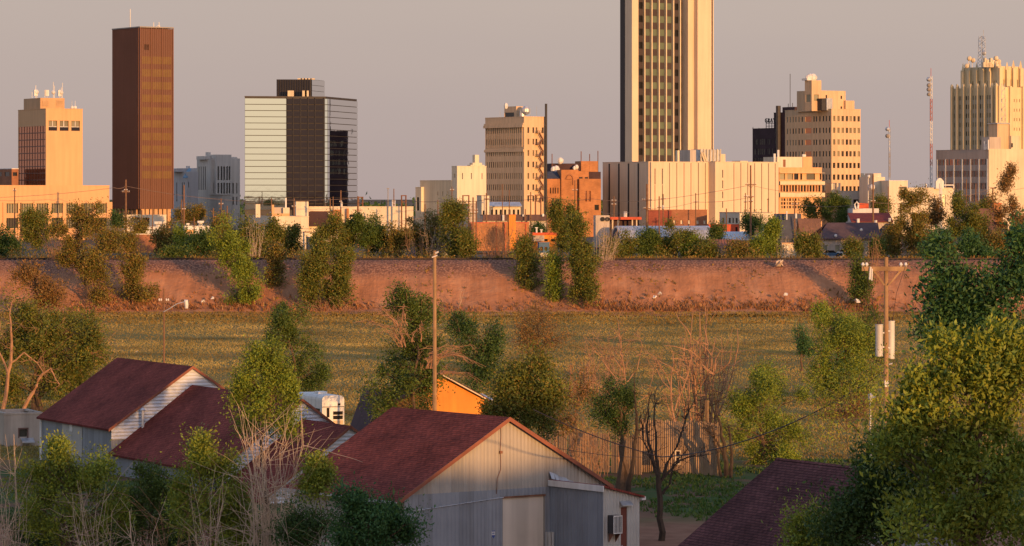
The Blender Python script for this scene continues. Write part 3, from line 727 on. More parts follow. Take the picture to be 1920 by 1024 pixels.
def courthouse():
    b = Bld('courthouse', 'grey stepped stone courthouse with narrow vertical windows between the brown tower and the glass office', 395, 369, 450, 985, 28)
    z1 = b.h(297); W, L = b.wr, b.wl
    rows = [(b.h(338), b.h(312)), (b.h(363), b.h(343)), (b.h(384), b.h(369))]
    cols = [(b.sr(p), b.sr(p + w)) for p, w in ((400, 2.5), (436, 2.5), (443, 2))]
    lw = [(b.sl(p + 1.8), b.sl(p), b.h(356), b.h(312), 'glass_dark') for p in (372, 376, 380, 384)]
    b.block('wall', 'stone_court', 0, W, 0, L, 0, z1, rects(cols, rows[1:], 'glass_dark'), lw, .5)
    x0, x1 = b.sr(405, -1.5), b.sr(434, -1.5)
    cols = [(b.sr(p, -1.5), b.sr(p + 3, -1.5)) for p in (408, 414, 419, 424.5, 429)]
    b.block('central_bay', 'stone_court', x0, x1, -1.5, L * .6, 0, b.h(290), rects(cols, rows, 'glass_dark'), (), .5)
    b.block('attic', 'stone_court', b.sr(384, 2), b.sr(404, 2), 2, L - 2, z1 - .3, b.h(292.5)); b.block('attic', 'stone_court', b.sr(434.5, 2), b.sr(445, 2), 2, L - 2, z1 - .3, b.h(294))
    b.box('roof_hut', 'stone_court', b.sr(390.5, 4), b.sr(395, 4), 4, 6, z1, b.h(285))
    m = MB(); m.box(-.3, W * .25, -9, -.01, 0, b.h(366)); m.box(-.5, W * .25 + .2, -9.2, -.01, b.h(366) + .003, b.h(366) + .3); b.part('entrance_wing', 'stone_court', m); b.done()
    b = Bld('white_annexe', 'pale grey building with a blue sloping skylight directly right of the brown tower', 350, 320, 372, 975, 28)
    z1 = b.h(322); lw = [(b.sl(p + 1.6), b.sl(p), b.h(378), b.h(342), 'glass_dark') for p in (330.5, 341, 344.5)]
    b.block('wall', 'stone_pale', 0, b.wr, 0, b.wl, 0, z1, [(b.sr(353), b.sr(354.5), b.h(352), b.h(341), 'glass_dark')], lw, .5)
    x0, x1 = b.sr(330, 3), b.sr(369, 3)
    m = MB(); m.prism([(x0, 3, z1), (x1, 3, z1), (x1, 3, b.h(315)), (x0 + 1, 3, b.h(315.5)), (x0, 3, b.h(316))], (0, 6, 0)); b.part('upper_storey', 'stone_pale', m)
    m = MB(); m.prism([(b.sr(342, -.2), -.2, b.h(334)), (b.sr(351, -.2), -.2, b.h(334)), (b.sr(358.5, 2.9), 2.9, b.h(316)), (b.sr(352, 2.9), 2.9, b.h(316))], (0, -.3, .1)); b.part('skylight', 'blue_glass', m)
    m = MB()
    for p in (350.5, 354.5): a = b.sr(p, 5); m.tube([(a, 5, b.h(315)), (a, 5, b.h(311))], .25, 5)
    b.part('roof_vents', 'galv', m); b.done()
courthouse()

def glass_office():
    Y = 930; t = thing('glass_office', 'mirrored glass office with golden left panels and a dark painted reflection in the centre', 'building', (X(611, Y), Y, gz(Y)))
    x0 = X(611, Y); zb = gz(Y)
    def pt(px, y): return (X(px, Y + y) - x0, y)
    A, S, B, C = pt(459, -4.5), pt(537.5, -2.0), pt(611, 0), pt(669, 26)
    z1 = Z(183.5, Y) - zb
    Bk = [(C[0] - 3, C[1] + 7), (A[0] + 5, A[1] + 32)]
    m = MB(); ring = [A, S, B, C] + Bk; m.prism([(p[0], p[1], -1) for p in ring], (0, 0, z1 + 1)); m.build('wall', M['steel_dark'], t)
    def panel(p, q, z_0, z_1, mat, off=.25):
        d = np.array([q[0] - p[0], q[1] - p[1]]); d /= np.linalg.norm(d); nn = np.array([d[1], -d[0]]) * off
        mm = MB(); mm.face([(p[0] + nn[0], p[1] + nn[1], z_0), (q[0] + nn[0], q[1] + nn[1], z_0), (q[0] + nn[0], q[1] + nn[1], z_1), (p[0] + nn[0], p[1] + nn[1], z_1)])
        return mm.build('glass_band', M[mat], t)
    def at(p, q, f): return (lerp(p[0], q[0], f), lerp(p[1], q[1], f))
    fl = [Z(184.5 + 11.6 * i, Y) - zb for i in range(19)]
    # rounded corner between the front and the right side
    B1 = at(S, B, .965); cor = [B1, (B[0] + .35, B[1] + .35), at(B, C, .10)]
    for i in range(18):
        hi, lo = fl[i] - .14, fl[i + 1] + .03
        panel(A, at(A, S, .995), lo, hi, 'mirror'); panel(at(S, B, .012), at(S, B, .955), lo, hi, 'dark_glass_and_reflection')  # centre bay coloured dark in place of a reflected dark building
        panel(cor[0], cor[1], lo, hi, 'mirror_grey', .2); panel(cor[1], cor[2], lo, hi, 'mirror_grey', .2); panel(cor[2], C, lo, hi, 'mirror_grey')
    m = MB()
    def fin(p, f, q, w=.07):
        c = at(p, q, f); m.box(c[0] - w, c[0] + w, c[1] - .42, c[1] - .1, 0, z1)
    for f in (.0, .17, .36, .55, .73, .95): fin(S, f, B)
    m.build('mullions', M['steel_dark'], t)
    m = MB(); m.prism([(p[0] * 1.003, p[1] - .1, z1 + .003) for p in ring], (0, 0, .35)); m.build('roof_edge', M['steel_dark'], t)
    q0, q1, q2 = pt(518.5, 6), pt(583, 6), pt(607.5, 17); zp = Z(151, Y + 6) - zb
    ring = [q0, q1, q2, (q2[0] - 3, q2[1] + 6), (q0[0] + 3, q0[1] + 14)]
    m = MB(); m.prism([(p[0], p[1], z1 + .3) for p in ring], (0, 0, zp - z1)); pb = m.build('penthouse', M['steel_dark'], t)
    zz = [lerp(z1 + .5, zp + .2, i / 3) for i in range(4)]
    for i in range(14): panel(at(q0, q1, i / 14 + .008), at(q0, q1, (i + 1) / 14 - .02), zz[0], zz[3], 'dark_glass_and_reflection')
    for i in range(3): panel(at(q1, q2, .01), at(q1, q2, .99), zz[i] + .1, zz[i + 1], 'mirror_grey')
    m = MB()
    for p, w in ((545, 1.6), (571, 1.2), (575, 1.0)): a = pt(p, 2); m.box(a[0] - w / 2, a[0] + w / 2, 2, 3.4, z1 + .36, z1 + 2.0)
    for p in (562, 568, 574, 580, 586): a = pt(p, 9); m.box(a[0] - .6, a[0] + .6, 9, 9.8, zp + .3, zp + .7)
    m.build('roof_units', M['cream'], t)
glass_office()

def cream_store():
    b = Bld('cream_warehouse', 'stepped cream warehouse with a small chimney beside the tan office block', 857, 847, 911.7, 925, 34)
    z1 = b.h(312.5)
    rw = [(b.sr(p), b.sr(p + 1.6), b.h(336), b.h(324.5), 'glass_dark') for p in (866.5, 883, 903)]
    b.block('wall', 'cream2', 0, b.wr, 0, b.wl, 0, z1, rw, [(b.sl(853), b.sl(851.5), b.h(333), b.h(326), 'glass_dark')], .35, roof='roof_flat')
    m = MB(); x = b.sr(894.4); x2 = b.sr(902)
    m.box(x, x2, 1, 2.2, z1 - .2, b.h(290)); m.box(x - .8, x2 + .9, .9, 2.4, z1 - .2, b.h(305)); m.box(x - 1.5, x2 + 1.6, .8, 2.5, z1 - .2, b.h(309)); b.part('chimney', 'cream2', m)
    y0, y1 = b.wl + .02, b.sl(787.7)
    lw = [(b.sl(p + 1.5), b.sl(p), b.h(367, 0, 10), b.h(359, 0, 10), 'glass_pale') for p in (839, 829, 820)]
    b.block('long_wing', 'cream', -.02, b.wr * .8, y0, y1, 0, b.h(339, 0, b.wl), (), lw, .3, roof='roof_flat')
    a = b.sub(789.6, 779, 801.7, b.sl(800) - 1); yb = a[2]
    x0 = b.sr(789.6, b.sl(795)); yb = b.sl(795)
    b.block('end_block', 'cream2', x0, -.05, yb, b.sl(779, x0), 0, b.h(352, 0, yb), (), [(yb + 1, b.sl(781, x0), b.h(395, 0, yb), b.h(370, 0, yb), 'glass_dark')], .4, roof='roof_flat')
    b.box('roof_unit', 'blue_paint', 1, 2.4, b.sl(846), b.sl(842.6), b.h(341), b.h(330)); b.done()
cream_store()

def tan_office():
    b = Bld('tan_office', 'tan office block of many narrow windows with a zigzag fire escape', 982.5, 909.8, 1025.5, 955, 34)
    z1 = b.h(219.5); rows = [(b.h(y + 5.5), b.h(y - 5.2)) for y in (243.8, 265.3, 286.7, 308.2, 329.7, 351, 372.5)]
    rc = [(b.sr(p - 1.6), b.sr(p + 1.6)) for p in (990.6, 1000, 1005.8, 1017.6)]
    lc = [(q, p) for p, q in [(b.sl(912.3 + i * 3.98), b.sl(914.3 + i * 3.98)) for i in range(17)]]
    b.block('wall', 'stone_tan', 0, b.wr, 0, b.wl, 0, z1, rects(rc, rows, 'glass_blind'), rects(lc, rows, 'glass_blind'), .45, roof='roof_flat')
    m = MB()
    for y, d in ((237, .55), (233.5, .35), (283, .3)): z = b.h(y); m.box(-d, -.003, -.003, b.wl + .2, z - .25, z + .45)
    b.part('cornice', 'stone_tan', m)
    m = MB()
    for i in range(18): y = b.sl(911.3 + i * 3.98); m.box(-.16, -.003, y - .16, y + .16, b.h(276), b.h(239))
    b.part('pilasters', 'stone_tan', m)
    x0, x1, y0, y1 = b.sub(968, 945.5, 986, 8)
    b.block('penthouse', 'stone_tan', x0, x1, y0, y1, z1 - .4, b.h(199, 0, 8), (), [(b.sl(964, x0), b.sl(946, x0), z1, z1 + 1.5, 'glass_dark')], .3)
    m = MB(); a = b.sr(980, 6); m.tube([(a, 6, z1), (a, 6, z1 + 2.2)], [.9, .9], 8); m.ball((b.sr(986, 5), 5, z1 + 2), 1.3, 8, 5); b.part('roof_tank', 'galv', m)
    m = MB(); m.ball((-.6, b.sl(952), z1 + 3.2), .6, 6, 4, sz=1.6); b.part('lamp_globe', 'white', m)
    m = MB(); a = b.sr(1024.6, -.9)
    m.tube([(a, -.7, 0), (a, -.7, b.h(194))], .33, 6); b.part('flue', 'steel_dark', m)
    m = MB(); pr = [(1005.5, 252), (1013.5, 262.5)]
    for i, y in enumerate((248, 270, 292, 313.5, 335, 356)):
        a, c = b.sr(1003), b.sr(1010); m.box(a, c, -1.3, -.05, b.h(y + 1.4), b.h(y + .6)); m.box(a, c, -1.32, -1.26, b.h(y - 3.4), b.h(y - 3.0))
        for k in (0, .5, 1): xx = lerp(a, c, k); m.box(xx - .05, xx + .05, -1.34, -1.24, b.h(y + .6), b.h(y - 3.4))
        for (p0, q0, p1, q1) in ((1008.5, y + 1, 1014, y + 10.5), (1014, y + 10.5, 1008.5, y + 21)):
            m.prism([(b.sr(p0), -1.1, b.h(q0)), (b.sr(p1), -1.1, b.h(q1)), (b.sr(p1), -1.1, b.h(q1) - .45), (b.sr(p0), -1.1, b.h(q0) - .45)], (0, .5, 0))
    b.part('fire_escape', 'rust', m)
    m = MB()
    for p, y, hh in ((935, 2, 2), (1006, 3, 3), (994, 2, 2.5)): a = b.sr(p, y) if p > 982 else .5; yy = y if p > 982 else b.sl(p); m.tube([(a, yy, z1), (a, yy, z1 + hh)], .07, 4)
    b.part('roof_masts', 'galv', m); b.done()
tan_office()

def brick_orange():
    b = Bld('orange_brick_hall', 'orange brick hall with a large blind arch and a dark roof box', 1052.5, 1051, 1084.5, 990, 12)
    z = b.h(318.5)
    b.block('wall', 'brick_orange', 0, b.wr, 0, 20, 0, z)
    m = MB(); cx = b.sr(1067.5); rr = 1.15 * (b.sr(1073) - cx); zc = b.h(336); pts = []
    for i in range(13): t = math.pi * i / 12; pts.append((cx + rr * math.cos(t), -.09, zc + rr * 1.25 * math.sin(t)))
    m.tube([(cx + rr, -.09, b.h(347))] + pts, .13, 4); m.tube([(cx - rr, -.09, zc), (cx + rr * .9, -.09, zc)], .08, 4); b.part('blind_arch', 'brick_brown', m)
    rw = [(b.sr(p), b.sr(p + 2), b.h(363), b.h(352), 'glass_dark') for p in (1032, 1037, 1041, 1046)] + [(b.sr(p), b.sr(p + 3), b.h(385), b.h(373), 'glass_dark') for p in (1036, 1046)]
    b.block('left_wing', 'brick_orange', b.sr(1024), -.03, .6, 18, 0, b.h(335.5), rw, (), .4, coping='white')
    b.block('right_wing', 'brick_orange', b.wr + .03, b.sr(1104.5), .4, 18, 0, b.h(321), [(b.sr(1086), b.sr(1093), b.h(335), b.h(332), 'glass_dark'), (b.sr(1097), b.sr(1103), b.h(335), b.h(332), 'glass_dark')], (), .3)
    xx, zt = b.sr(1125), b.h(335.5)
    rw = [(b.sr(1095), b.sr(1099), b.h(378), b.h(358), 'glass_red'), (b.sr(1102), b.sr(1106), b.h(378), b.h(358), 'glass_red'), (b.sr(1113), b.sr(1121), b.h(394), b.h(384), 'glass_dark')]
    b.block('front_block', 'brick_orange', b.sr(1084.6), xx, -1.2, .35, 0, zt, rw, (), .3)
    b.block('side_block', 'brick_dark', b.sr(1105), b.sr(1131), 3, 18, 0, b.h(322))
    m = MB(); m.prism([(b.sr(1028), .8, b.h(335)), (b.sr(1052), .8, b.h(335)), (b.sr(1052), 5, b.h(322)), (b.sr(1028), 5, b.h(322))], (0, .6, .1)); b.part('sloping_roof', 'roof_blue', m)
    b.block('roof_box', 'brick_dark', b.sr(1035.5, 8), b.sr(1089, 8), 8, 15, z - 3, b.h(306)); b.block('roof_box', 'brick_orange', b.sr(1089.2, 7.5), b.sr(1121, 7.5), 7.5, 15, z - 3, b.h(301.5))
    m = MB()
    for p, t in ((1034.5, 288), (1089, 283), (1105, 288), (1120.5, 282)): a = b.sr(p, 8); m.tube([(a, 7.6, b.h(330)), (a, 7.6, b.h(t))], .13, 4)
    b.part('roof_masts', 'rust', m)
    m = MB()
    for p, q, w in ((1037.5, 318, .8), (1043, 319, 1.1), (1050, 301, .8), (1053, 301, .6), (1077, 315, .5), (1081, 313, .6)): a = b.sr(p, 6.5); m.ball((a, 6.5, b.h(q)), w, 7, 5, sz=1.3)
    b.part('roof_vents', 'white', m); b.done()
brick_orange()

def white_block():
    b = Bld('windowless_block', 'broad cream windowless block with dark vertical joints at the foot of the tall tower', 1216, 1130, 1330, 990, 34)
    z1 = b.h(304)
    b.block('wall', 'panel', 0, b.wr, 0, b.wl, 0, z1, [(b.sr(1227.3), b.sr(1229), b.h(346), b.h(316), 'glass_dark'), (b.sr(1241), b.sr(1242.8), b.h(346), b.h(316), 'glass_dark')], (), .4, roof='roof_flat', wname='slit_window')
    d = 3.2; x0 = b.sr(1341, -d); x1 = b.sr(1460, -d)
    rw = [(b.sr(1354.2, -d), b.sr(1356, -d), b.h(yb), b.h(yt), 'glass_dark') for yt, yb in ((318, 333), (338, 353), (359, 372), (378, 390))]
    b.block('front_wing', 'panel', x0, x1, -d, b.wl, 0, b.h(303.5), rw, (), .4, roof='roof_flat', wname='slit_window')
    b.box('corner_pier', 'panel', .35, b.sr(1221), -.8, -.01, 0, z1)
    b.box('link_wall', 'panel', b.wr + .02, x0 - .02, .5, 8, 0, z1 - .5)
    m = MB()
    for p in (1228, 1242, 1255.5, 1269, 1282.5, 1295.5, 1309.5, 1322.5): a = b.sr(p); m.box(a - .11, a + .11, -.02, -.004, 0, z1 - .15 if p > 1245 else b.h(347))
    for p in (1376, 1389, 1402, 1415, 1428, 1441, 1453.5): a = b.sr(p, -d); m.box(a - .11, a + .11, -d - .02, -d - .004, 0, z1 - .15)
    for p in (1142.5, 1160.5, 1178.6, 1197): y = b.sl(p); m.box(-.02, -.004, y - .38, y + .38, 0, z1 - .3)
    b.part('panel_joints', 'joint', m)
    m = MB(); y = 6
    m.box(b.sr(1315, y), b.sr(1337, y), y, y + 5, z1 + .5, b.h(279, 0, y)); m.box(b.sr(1338, y), b.sr(1351, y), y, y + 5, z1 + .5, b.h(279.5, 0, y)); b.part('cooling_tower', 'galv', m)
    m = MB()
    for p in (1314, 1320, 1326, 1332, 1338, 1345, 1351): a = b.sr(p, y - .3); m.box(a - .12, a + .12, y - .4, y - .1, z1 - .2, b.h(278, 0, y))
    for p, q in ((1315, 1322), (1319, 1326)): m.tube([(b.sr(p, y - .5), y - .5, b.h(284)), (b.sr(q, y - .5), y - .5, z1)], .3, 6)
    m.box(b.sr(1290), b.sr(1293.5), 5, 6, z1 - .2, b.h(281)); b.part('roof_pipes', 'cream', m)
    b.box('plant_room', 'panel', b.sr(1352, 7), b.sr(1360, 7), 7, 12, z1 - .2, b.h(287)); b.box('plant_room', 'panel', b.sr(1388, 9), b.sr(1402, 9), 9, 13, z1 - .2, b.h(299.5))
    b.box('plant_room', 'stone_grey', b.sr(1294, 4), b.sr(1305, 4), 4, 9, z1 - .2, b.h(280)); b.done()
white_block()

def tall_tower():
    b = Bld('bank_tower', 'very tall cream tower with banded windows, cut off by the top of the view', 1185, 1172, 1338, 1050, 34)
    z0, z1 = b.h(315), b.h(-190)
    g = b.sl(1280, b.sr(1290)); gx0 = .4
    d3 = -(b.sl(1302, b.sr(1308, 0)) if False else 1.9)
    xa = b.sr(1308, d3); xb = b.sr(1334, d3)
    yl = b.sl(1164, gx0); b.box('core', 'glass_dark', gx0, xb - .5, g + .5, yl - .1, z0, z1)
    b.box('side_glass', 'dark_glass_and_reflection', gx0 - .25, gx0 + 4, b.wl + .3, yl, z0, z1)
    b.box('pier', 'panel', 0, b.sr(1197), 0, b.wl, z0, z1); b.box('pier', 'panel', b.sr(1290), xa - .02, 0, g + 3, z0, z1)
    b.box('shear_wall', 'panel', xa, xb, d3, g + 6, z0, z1); b.box('edge_fin', 'panel', b.sr(1337, d3), b.sr(1338.6, d3), d3 + .1, g + 6, z0, z1); b.box('edge_glass', 'glass_dark', xb + .02, b.sr(1337, d3) - .02, d3 + .8, g + 6, z0, z1)
    P = [1197, 1206.5, 1220, 1233.5, 1247, 1260.6, 1273.3, 1283]; xs_ = [b.sr(p, g) for p in P]
    for i in range(20):
        y = 328 - 25 * i
        for k in range(1, 5):
            q = xs_[k + 1] if k < 4 else lerp(xs_[5], xs_[6], .3)
            m = MB(); m.face([(xs_[k], g + .3, b.h(y - 25 + 11, 0, g)), (q, g + .3, b.h(y - 25 + 11, 0, g)), (q, g + .3, b.h(y - 25, 0, g)), (xs_[k], g + .3, b.h(y - 25, 0, g))]) if False else m.face([(xs_[k], g + .3, b.h(y - 12.5, 0, g)), (q, g + .3, b.h(y - 12.5, 0, g)), (q, g + .3, b.h(y - 25, 0, g)), (xs_[k], g + .3, b.h(y - 25, 0, g))])
            b.part('window_band', 'curtain_glass', m)
    m = MB()
    for i in range(20): y = 328 - 25 * i; m.box(xs_[0], xs_[7], g + .22, g + .45, b.h(y, 0, g), b.h(y - 12.5, 0, g))
    b.part('spandrels', 'spandrel', m)
    m = MB()
    for k in range(1, 7): m.box(xs_[k] - .17, xs_[k] + .17, g - .75, g + .2, z0, z1)
    b.part('mullions', 'cream', m)
    b.box('roof', 'roof_flat', 0, xb, d3, yl, z1 + .01, z1 + .5)
    b.done()
tall_tower()

def text_mesh(name, body, size, mat, parent, loc, rot, depth=.05):
    c = bpy.data.curves.new(name, 'FONT'); c.body = body; c.size = size; c.extrude = depth; c.align_x = 'CENTER'
    o = bpy.data.objects.new(name, c); COL.objects.link(o); bpy.context.view_layer.update()
    me = bpy.data.meshes.new_from_object(o.evaluated_get(bpy.context.evaluated_depsgraph_get())); COL.objects.unlink(o); bpy.data.objects.remove(o)
    q = link_mesh(name, me, M[mat], parent); q.location = loc; q.rotation_euler = rot
    return q
def dark_hotel():
    b = Bld('dark_brick_hotel', 'dark brick hotel with a roof sign behind the beige hospital', 1476, 1411, 1490, 1120, 34)
    rows = [(b.h(y + 5.5), b.h(y - 5.5)) for y in (265, 283.5, 301, 319)]
    def cols(ps): return [(b.sl(p + 1.6), b.sl(p)) for p in ps]
    ym = b.sl(1451)
    b.block('wall', 'brick_dark', 0, b.wr, ym + .02, b.wl, 0, b.h(241, 0, ym), (), rects(cols([1414.5, 1418, 1421.5, 1425.5, 1429, 1432, 1437, 1441, 1447]), rows, 'glass_pale'), .35, roof='roof_flat')
    b.block('tall_wing', 'brick_dark', -.02, b.wr, 0, ym, 0, b.h(211.5), (), rects(cols([1453.5, 1457]), [(b.h(y + 5), b.h(y - 5)) for y in (224, 244, 264, 283)], 'glass_pale'), .35, roof='roof_flat')
    x0, x1, y0, y1 = b.sub(1490, 1467, 1492, 3); b.box('roof_hut', 'brick_dark', x0, x0 + 6, y0, y1, b.h(214), b.h(199.5))
    m = MB(); y = b.sl(1462.5); m.tube([(-.7, y, 0), (-.7, y, b.h(198))], .8, 8); b.part('flue', 'steel_dark', m)
    zr = b.h(241, 0, ym); m = MB()
    ya, yb = b.sl(1450), b.sl(1434)
    for i in range(4): y = lerp(ya, yb, i / 3); m.box(.5, .65, y - .1, y + .1, zr - .3, b.h(222))
    for q in (236, 231): m.box(.5, .62, ya, yb, b.h(q), b.h(q) + .15)
    b.part('sign_frame', 'steel_dark', m)
    text_mesh('sign_letters', 'GRAY', 2.1, 'steel_dark', b.root, (.4, (ya + yb) / 2, b.h(229)), (R(90), 0, R(-90)), .08)
    m = MB()
    for p, t0, t1 in ((1481.5, 199, 138), (1411.8, 243, 236), (1423, 243, 238), (1478, 199, 194), (1486, 199, 193)): y = b.sl(p, 2); m.tube([(2, y, b.h(t0) - .5), (2, y, b.h(t1))], .12, 4)
    b.part('roof_masts', 'steel_dark', m); b.done()
dark_hotel()

def hospital():
    b = Bld('beige_hospital', 'stepped beige block of square windows with a stair tower, right of the dark hotel', 1559, 1472, 1613.5, 1060, 34)
    z1 = b.h(205); rows = [(b.h(y + 5.2), b.h(y - 4.8)) for y in (222, 244, 266, 288, 310, 332, 354, 376)]
    rc = [(b.sr(p - 2.2), b.sr(p + 2.2)) for p in (1564, 1572, 1580, 1588, 1594.7, 1602.2, 1610)]
    lp = [1476, 1481.5, 1487, 1492, 1498, 1504, 1526, 1530.5, 1537, 1543.5, 1549, 1555]
    lc = [(b.sl(p + 1.5), b.sl(p - 1.5)) for p in lp]
    lw = rects(lc, rows, 'glass_blind') + [(b.sl(1521.5), b.sl(1510), a, c, 'glass_red') for a, c in rows]
    rw = [q + (('glass_pale' if (q[2] > rows[3][0] - .1 and not (rows[3][0] - .1 < q[2] < rows[2][1] and b.sr(1578) < q[0] < b.sr(1592))) else 'glass_dark'),) for q in rects(rc, rows)]
    b.block('wall', 'stone_tan', 0, b.wr, 0, b.wl, 0, z1, rw, lw, .4, roof='roof_flat')
    x0, x1, y0, y1 = b.sub(1522, 1509, 1540, 4); zt = b.h(151, 0, 4)
    b.block('stair_tower', 'stone_tan', x0, x1, y0, y1, z1 - .5, zt, [(b.sr(1526, 4), b.sr(1535, 4), b.h(189), b.h(177), 'glass_pale'), (b.sr(1533, 4), b.sr(1536, 4), b.h(204), b.h(198), 'glass_dark')], [(b.sl(1519.5, x0), b.sl(1511, x0), b.h(191), b.h(177), 'glass_pale')], .3)
    b.block('upper_storey', 'stone_tan', x1 + .02, b.sr(1585.5, 6), 6, 16, z1 - .5, b.h(169.6, 0, 6), [(b.sr(p, 6), b.sr(p + 3, 6), b.h(q + 6), b.h(q), 'glass_dark') for p, q in ((1548, 177), (1576, 178), (1576, 198))], (), .3)
    b.block('upper_storey', 'stone_tan', b.sr(1585.6, 5), b.sr(1602, 5), 5, 16, z1 - .5, b.h(187.6, 0, 5))
    b.box('air_handler', 'galv', b.sr(1550, 1.5), b.sr(1561, 1.5), 1.5, 4, z1 - .3, b.h(184)); b.box('air_handler', 'steel_dark', b.sr(1542, 1.5), b.sr(1549.5, 1.5), 1.8, 4, z1 - .3, b.h(184.5))
    m = MB()
    for i, (p, w) in enumerate(((1517, .9), (1521, 1.3), (1525, 1.4), (1529, .9))): a = b.sr(p, 6); m.ball((a, 6.5, zt + .9), w, 8, 5)
    m.box(b.sr(1515, 5), b.sr(1531, 5), 5.5, 8, zt, zt + .6); b.part('roof_domes', 'white', m); b.done()
hospital()

def balcony_block():
    b = Bld('balcony_block', 'cream and orange block with glazed storeys in front of the beige hospital', 1461, 1457, 1541, 1018, 20)
    z = b.h(315); w0 = [(b.sr(p), b.sr(q), b.h(337), b.h(325.5), m) for p, q, m in ((1462, 1472, 'glass_pale'), (1476, 1487, 'glass_pale'), (1489, 1497, 'glass_dark'), (1500.5, 1504, 'glass_dark'), (1512, 1528, 'glass_pale'), (1537, 1540, 'glass_dark'))]
    w1 = [(b.sr(1463 + i * 5.5), b.sr(1466.8 + i * 5.5), b.h(359.5), b.h(347.5), 'glass_dark' if i % 3 else 'glass_red') for i in range(14)]
    w2 = [(b.sr(1464 + i * 5.2), b.sr(1467.5 + i * 5.2), b.h(y + 5), b.h(y), 'glass_dark' if i % 2 else 'glass_pale') for i in range(7) for y in (372, 379, 386)]
    b.block('wall', 'orange_wall', 0, b.wr, 0, 14, 0, z, w0 + w1 + w2, (), .4, roof='roof_flat')
    m = MB()
    for y, hh in ((346.5, 6.5), (369.5, 8.0), (324.5, .6)): m.box(-.1, b.wr + .6, -.9, -.01, b.h(y), b.h(y - hh))
    b.part('balcony_band', 'cream', m)
    b.block('upper_storey', 'cream2', b.sr(1457.5, 2), b.sr(1505, 2), 2, 12, z - .5, b.h(294), [(b.sr(1468, 2), b.sr(1473, 2), b.h(313), b.h(299), 'glass_red')], (), .3, coping='white'); b.block('upper_storey', 'orange_wall', b.sr(1505.2, 1.8), b.sr(1523, 1.8), 1.8, 12, z - .5, b.h(293.5))
    m = MB()
    for p, t in ((1452, 288), (1459, 281), (1506, 289), (1509, 289)): a = b.sr(p, 3); m.tube([(a, 3, z), (a, 3, b.h(t))], .35, 6)
    b.part('roof_vents', 'white', m); b.done()
    b = Bld('dark_canopy_wing', 'low grey shop wing with dark openings right of the balcony block', 1572, 1570, 1646, 1025, 20)
    rw = [(b.sr(p), b.sr(q), b.h(386), b.h(374), 'glass_dark') for p, q in ((1585, 1596), (1600, 1611), (1616, 1622))]
    b.block('wall', 'stone_grey', 0, b.wr, 0, 14, 0, b.h(359), rw, (), 1.2, roof='roof_flat')
    b.box('roof_hut', 'cream2', b.sr(1559, 2), b.sr(1568, 2), 2, 6, b.h(362), b.h(344)); b.box('roof_hut', 'panel', b.sr(1569, 1), b.sr(1576, 1), 1, 5, b.h(362), b.h(343))
    b.done()
balcony_block()

def white_row():
    b = Bld('white_low_building', 'long low whitish building with a bell gable in front of the grey banded office', 1667, 1664, 1790, 1005, 12)
    b.block('wall', 'cream2', 0, b.sr(1702), 0, 15, 0, b.h(339.5), [(b.sr(1686), b.sr(1700), b.h(354), b.h(350), 'glass_dark')], (), .3, coping='white', roof='roof_flat')
    b.block('low_wing', 'cream2', b.sr(1702.1), b.sr(1789), .5, 14, 0, b.h(353), [(b.sr(1766), b.sr(1774), b.h(388), b.h(365), 'glass_blind'), (b.sr(1773), b.sr(1786), b.h(352.2), b.h(348), 'glass_dark')][:1], (), .3, roof='roof_flat')
    m = MB(); a, c = b.sr(1754), b.sr(1769); zt = b.h(340); pts = [(a, -.4, b.h(354)), (c, -.4, b.h(354)), (c, -.4, zt)] 
    cx = (a + c) / 2; rr = (c - a) / 2
    for i in range(1, 8): t = math.pi * i / 8; pts.append((cx + rr * .75 * math.cos(t), -.4, zt + rr * .8 * math.sin(t)))
    pts.append((a, -.4, zt)); m.prism(pts, (0, 1.0, 0)); b.part('bell_gable', 'white', m)
    m = MB(); m.box(b.sr(1770), b.sr(1788), -.3, .2, b.h(348), b.h(346)); m.box(b.sr(1787), b.sr(1789), -.3, .2, b.h(353), b.h(348)); m.box(b.sr(1738), b.sr(1740), 1, 1.4, b.h(353), b.h(345)); b.part('roof_rail', 'white', m); b.done()
    b = Bld('white_stepped_house', 'small stepped white building with a round dish on its roof', 1637, 1630, 1659.5, 1012, 14)
    b.block('wall', 'cream2', 0, b.wr, 0, 12, 0, b.h(332)); b.block('upper_storey', 'cream2', b.sr(1638, .6), b.sr(1652, .6), .6, 8, b.h(333), b.h(325))
    m = MB(); a = b.sr(1630); m.tube([(a, 1, 0), (a, 1, b.h(329))], .14, 5); m.ball((a, .6, b.h(331)), .5, 8, 5); m.ball((b.sr(1634), -.8, b.h(351)), .9, 8, 5); b.part('dish', 'white', m); b.done()
    b = Bld('white_far_block', 'small pale stepped block just right of the beige hospital', 1614, 1608, 1624, 1100, 16)
    b.block('wall', 'cream2', 0, b.wr, 0, 8, 0, b.h(328)); b.box('roof_hut', 'cream2', b.sr(1614, .5), b.sr(1620, .5), .5, 5, b.h(329), b.h(325)); b.done()
white_row()

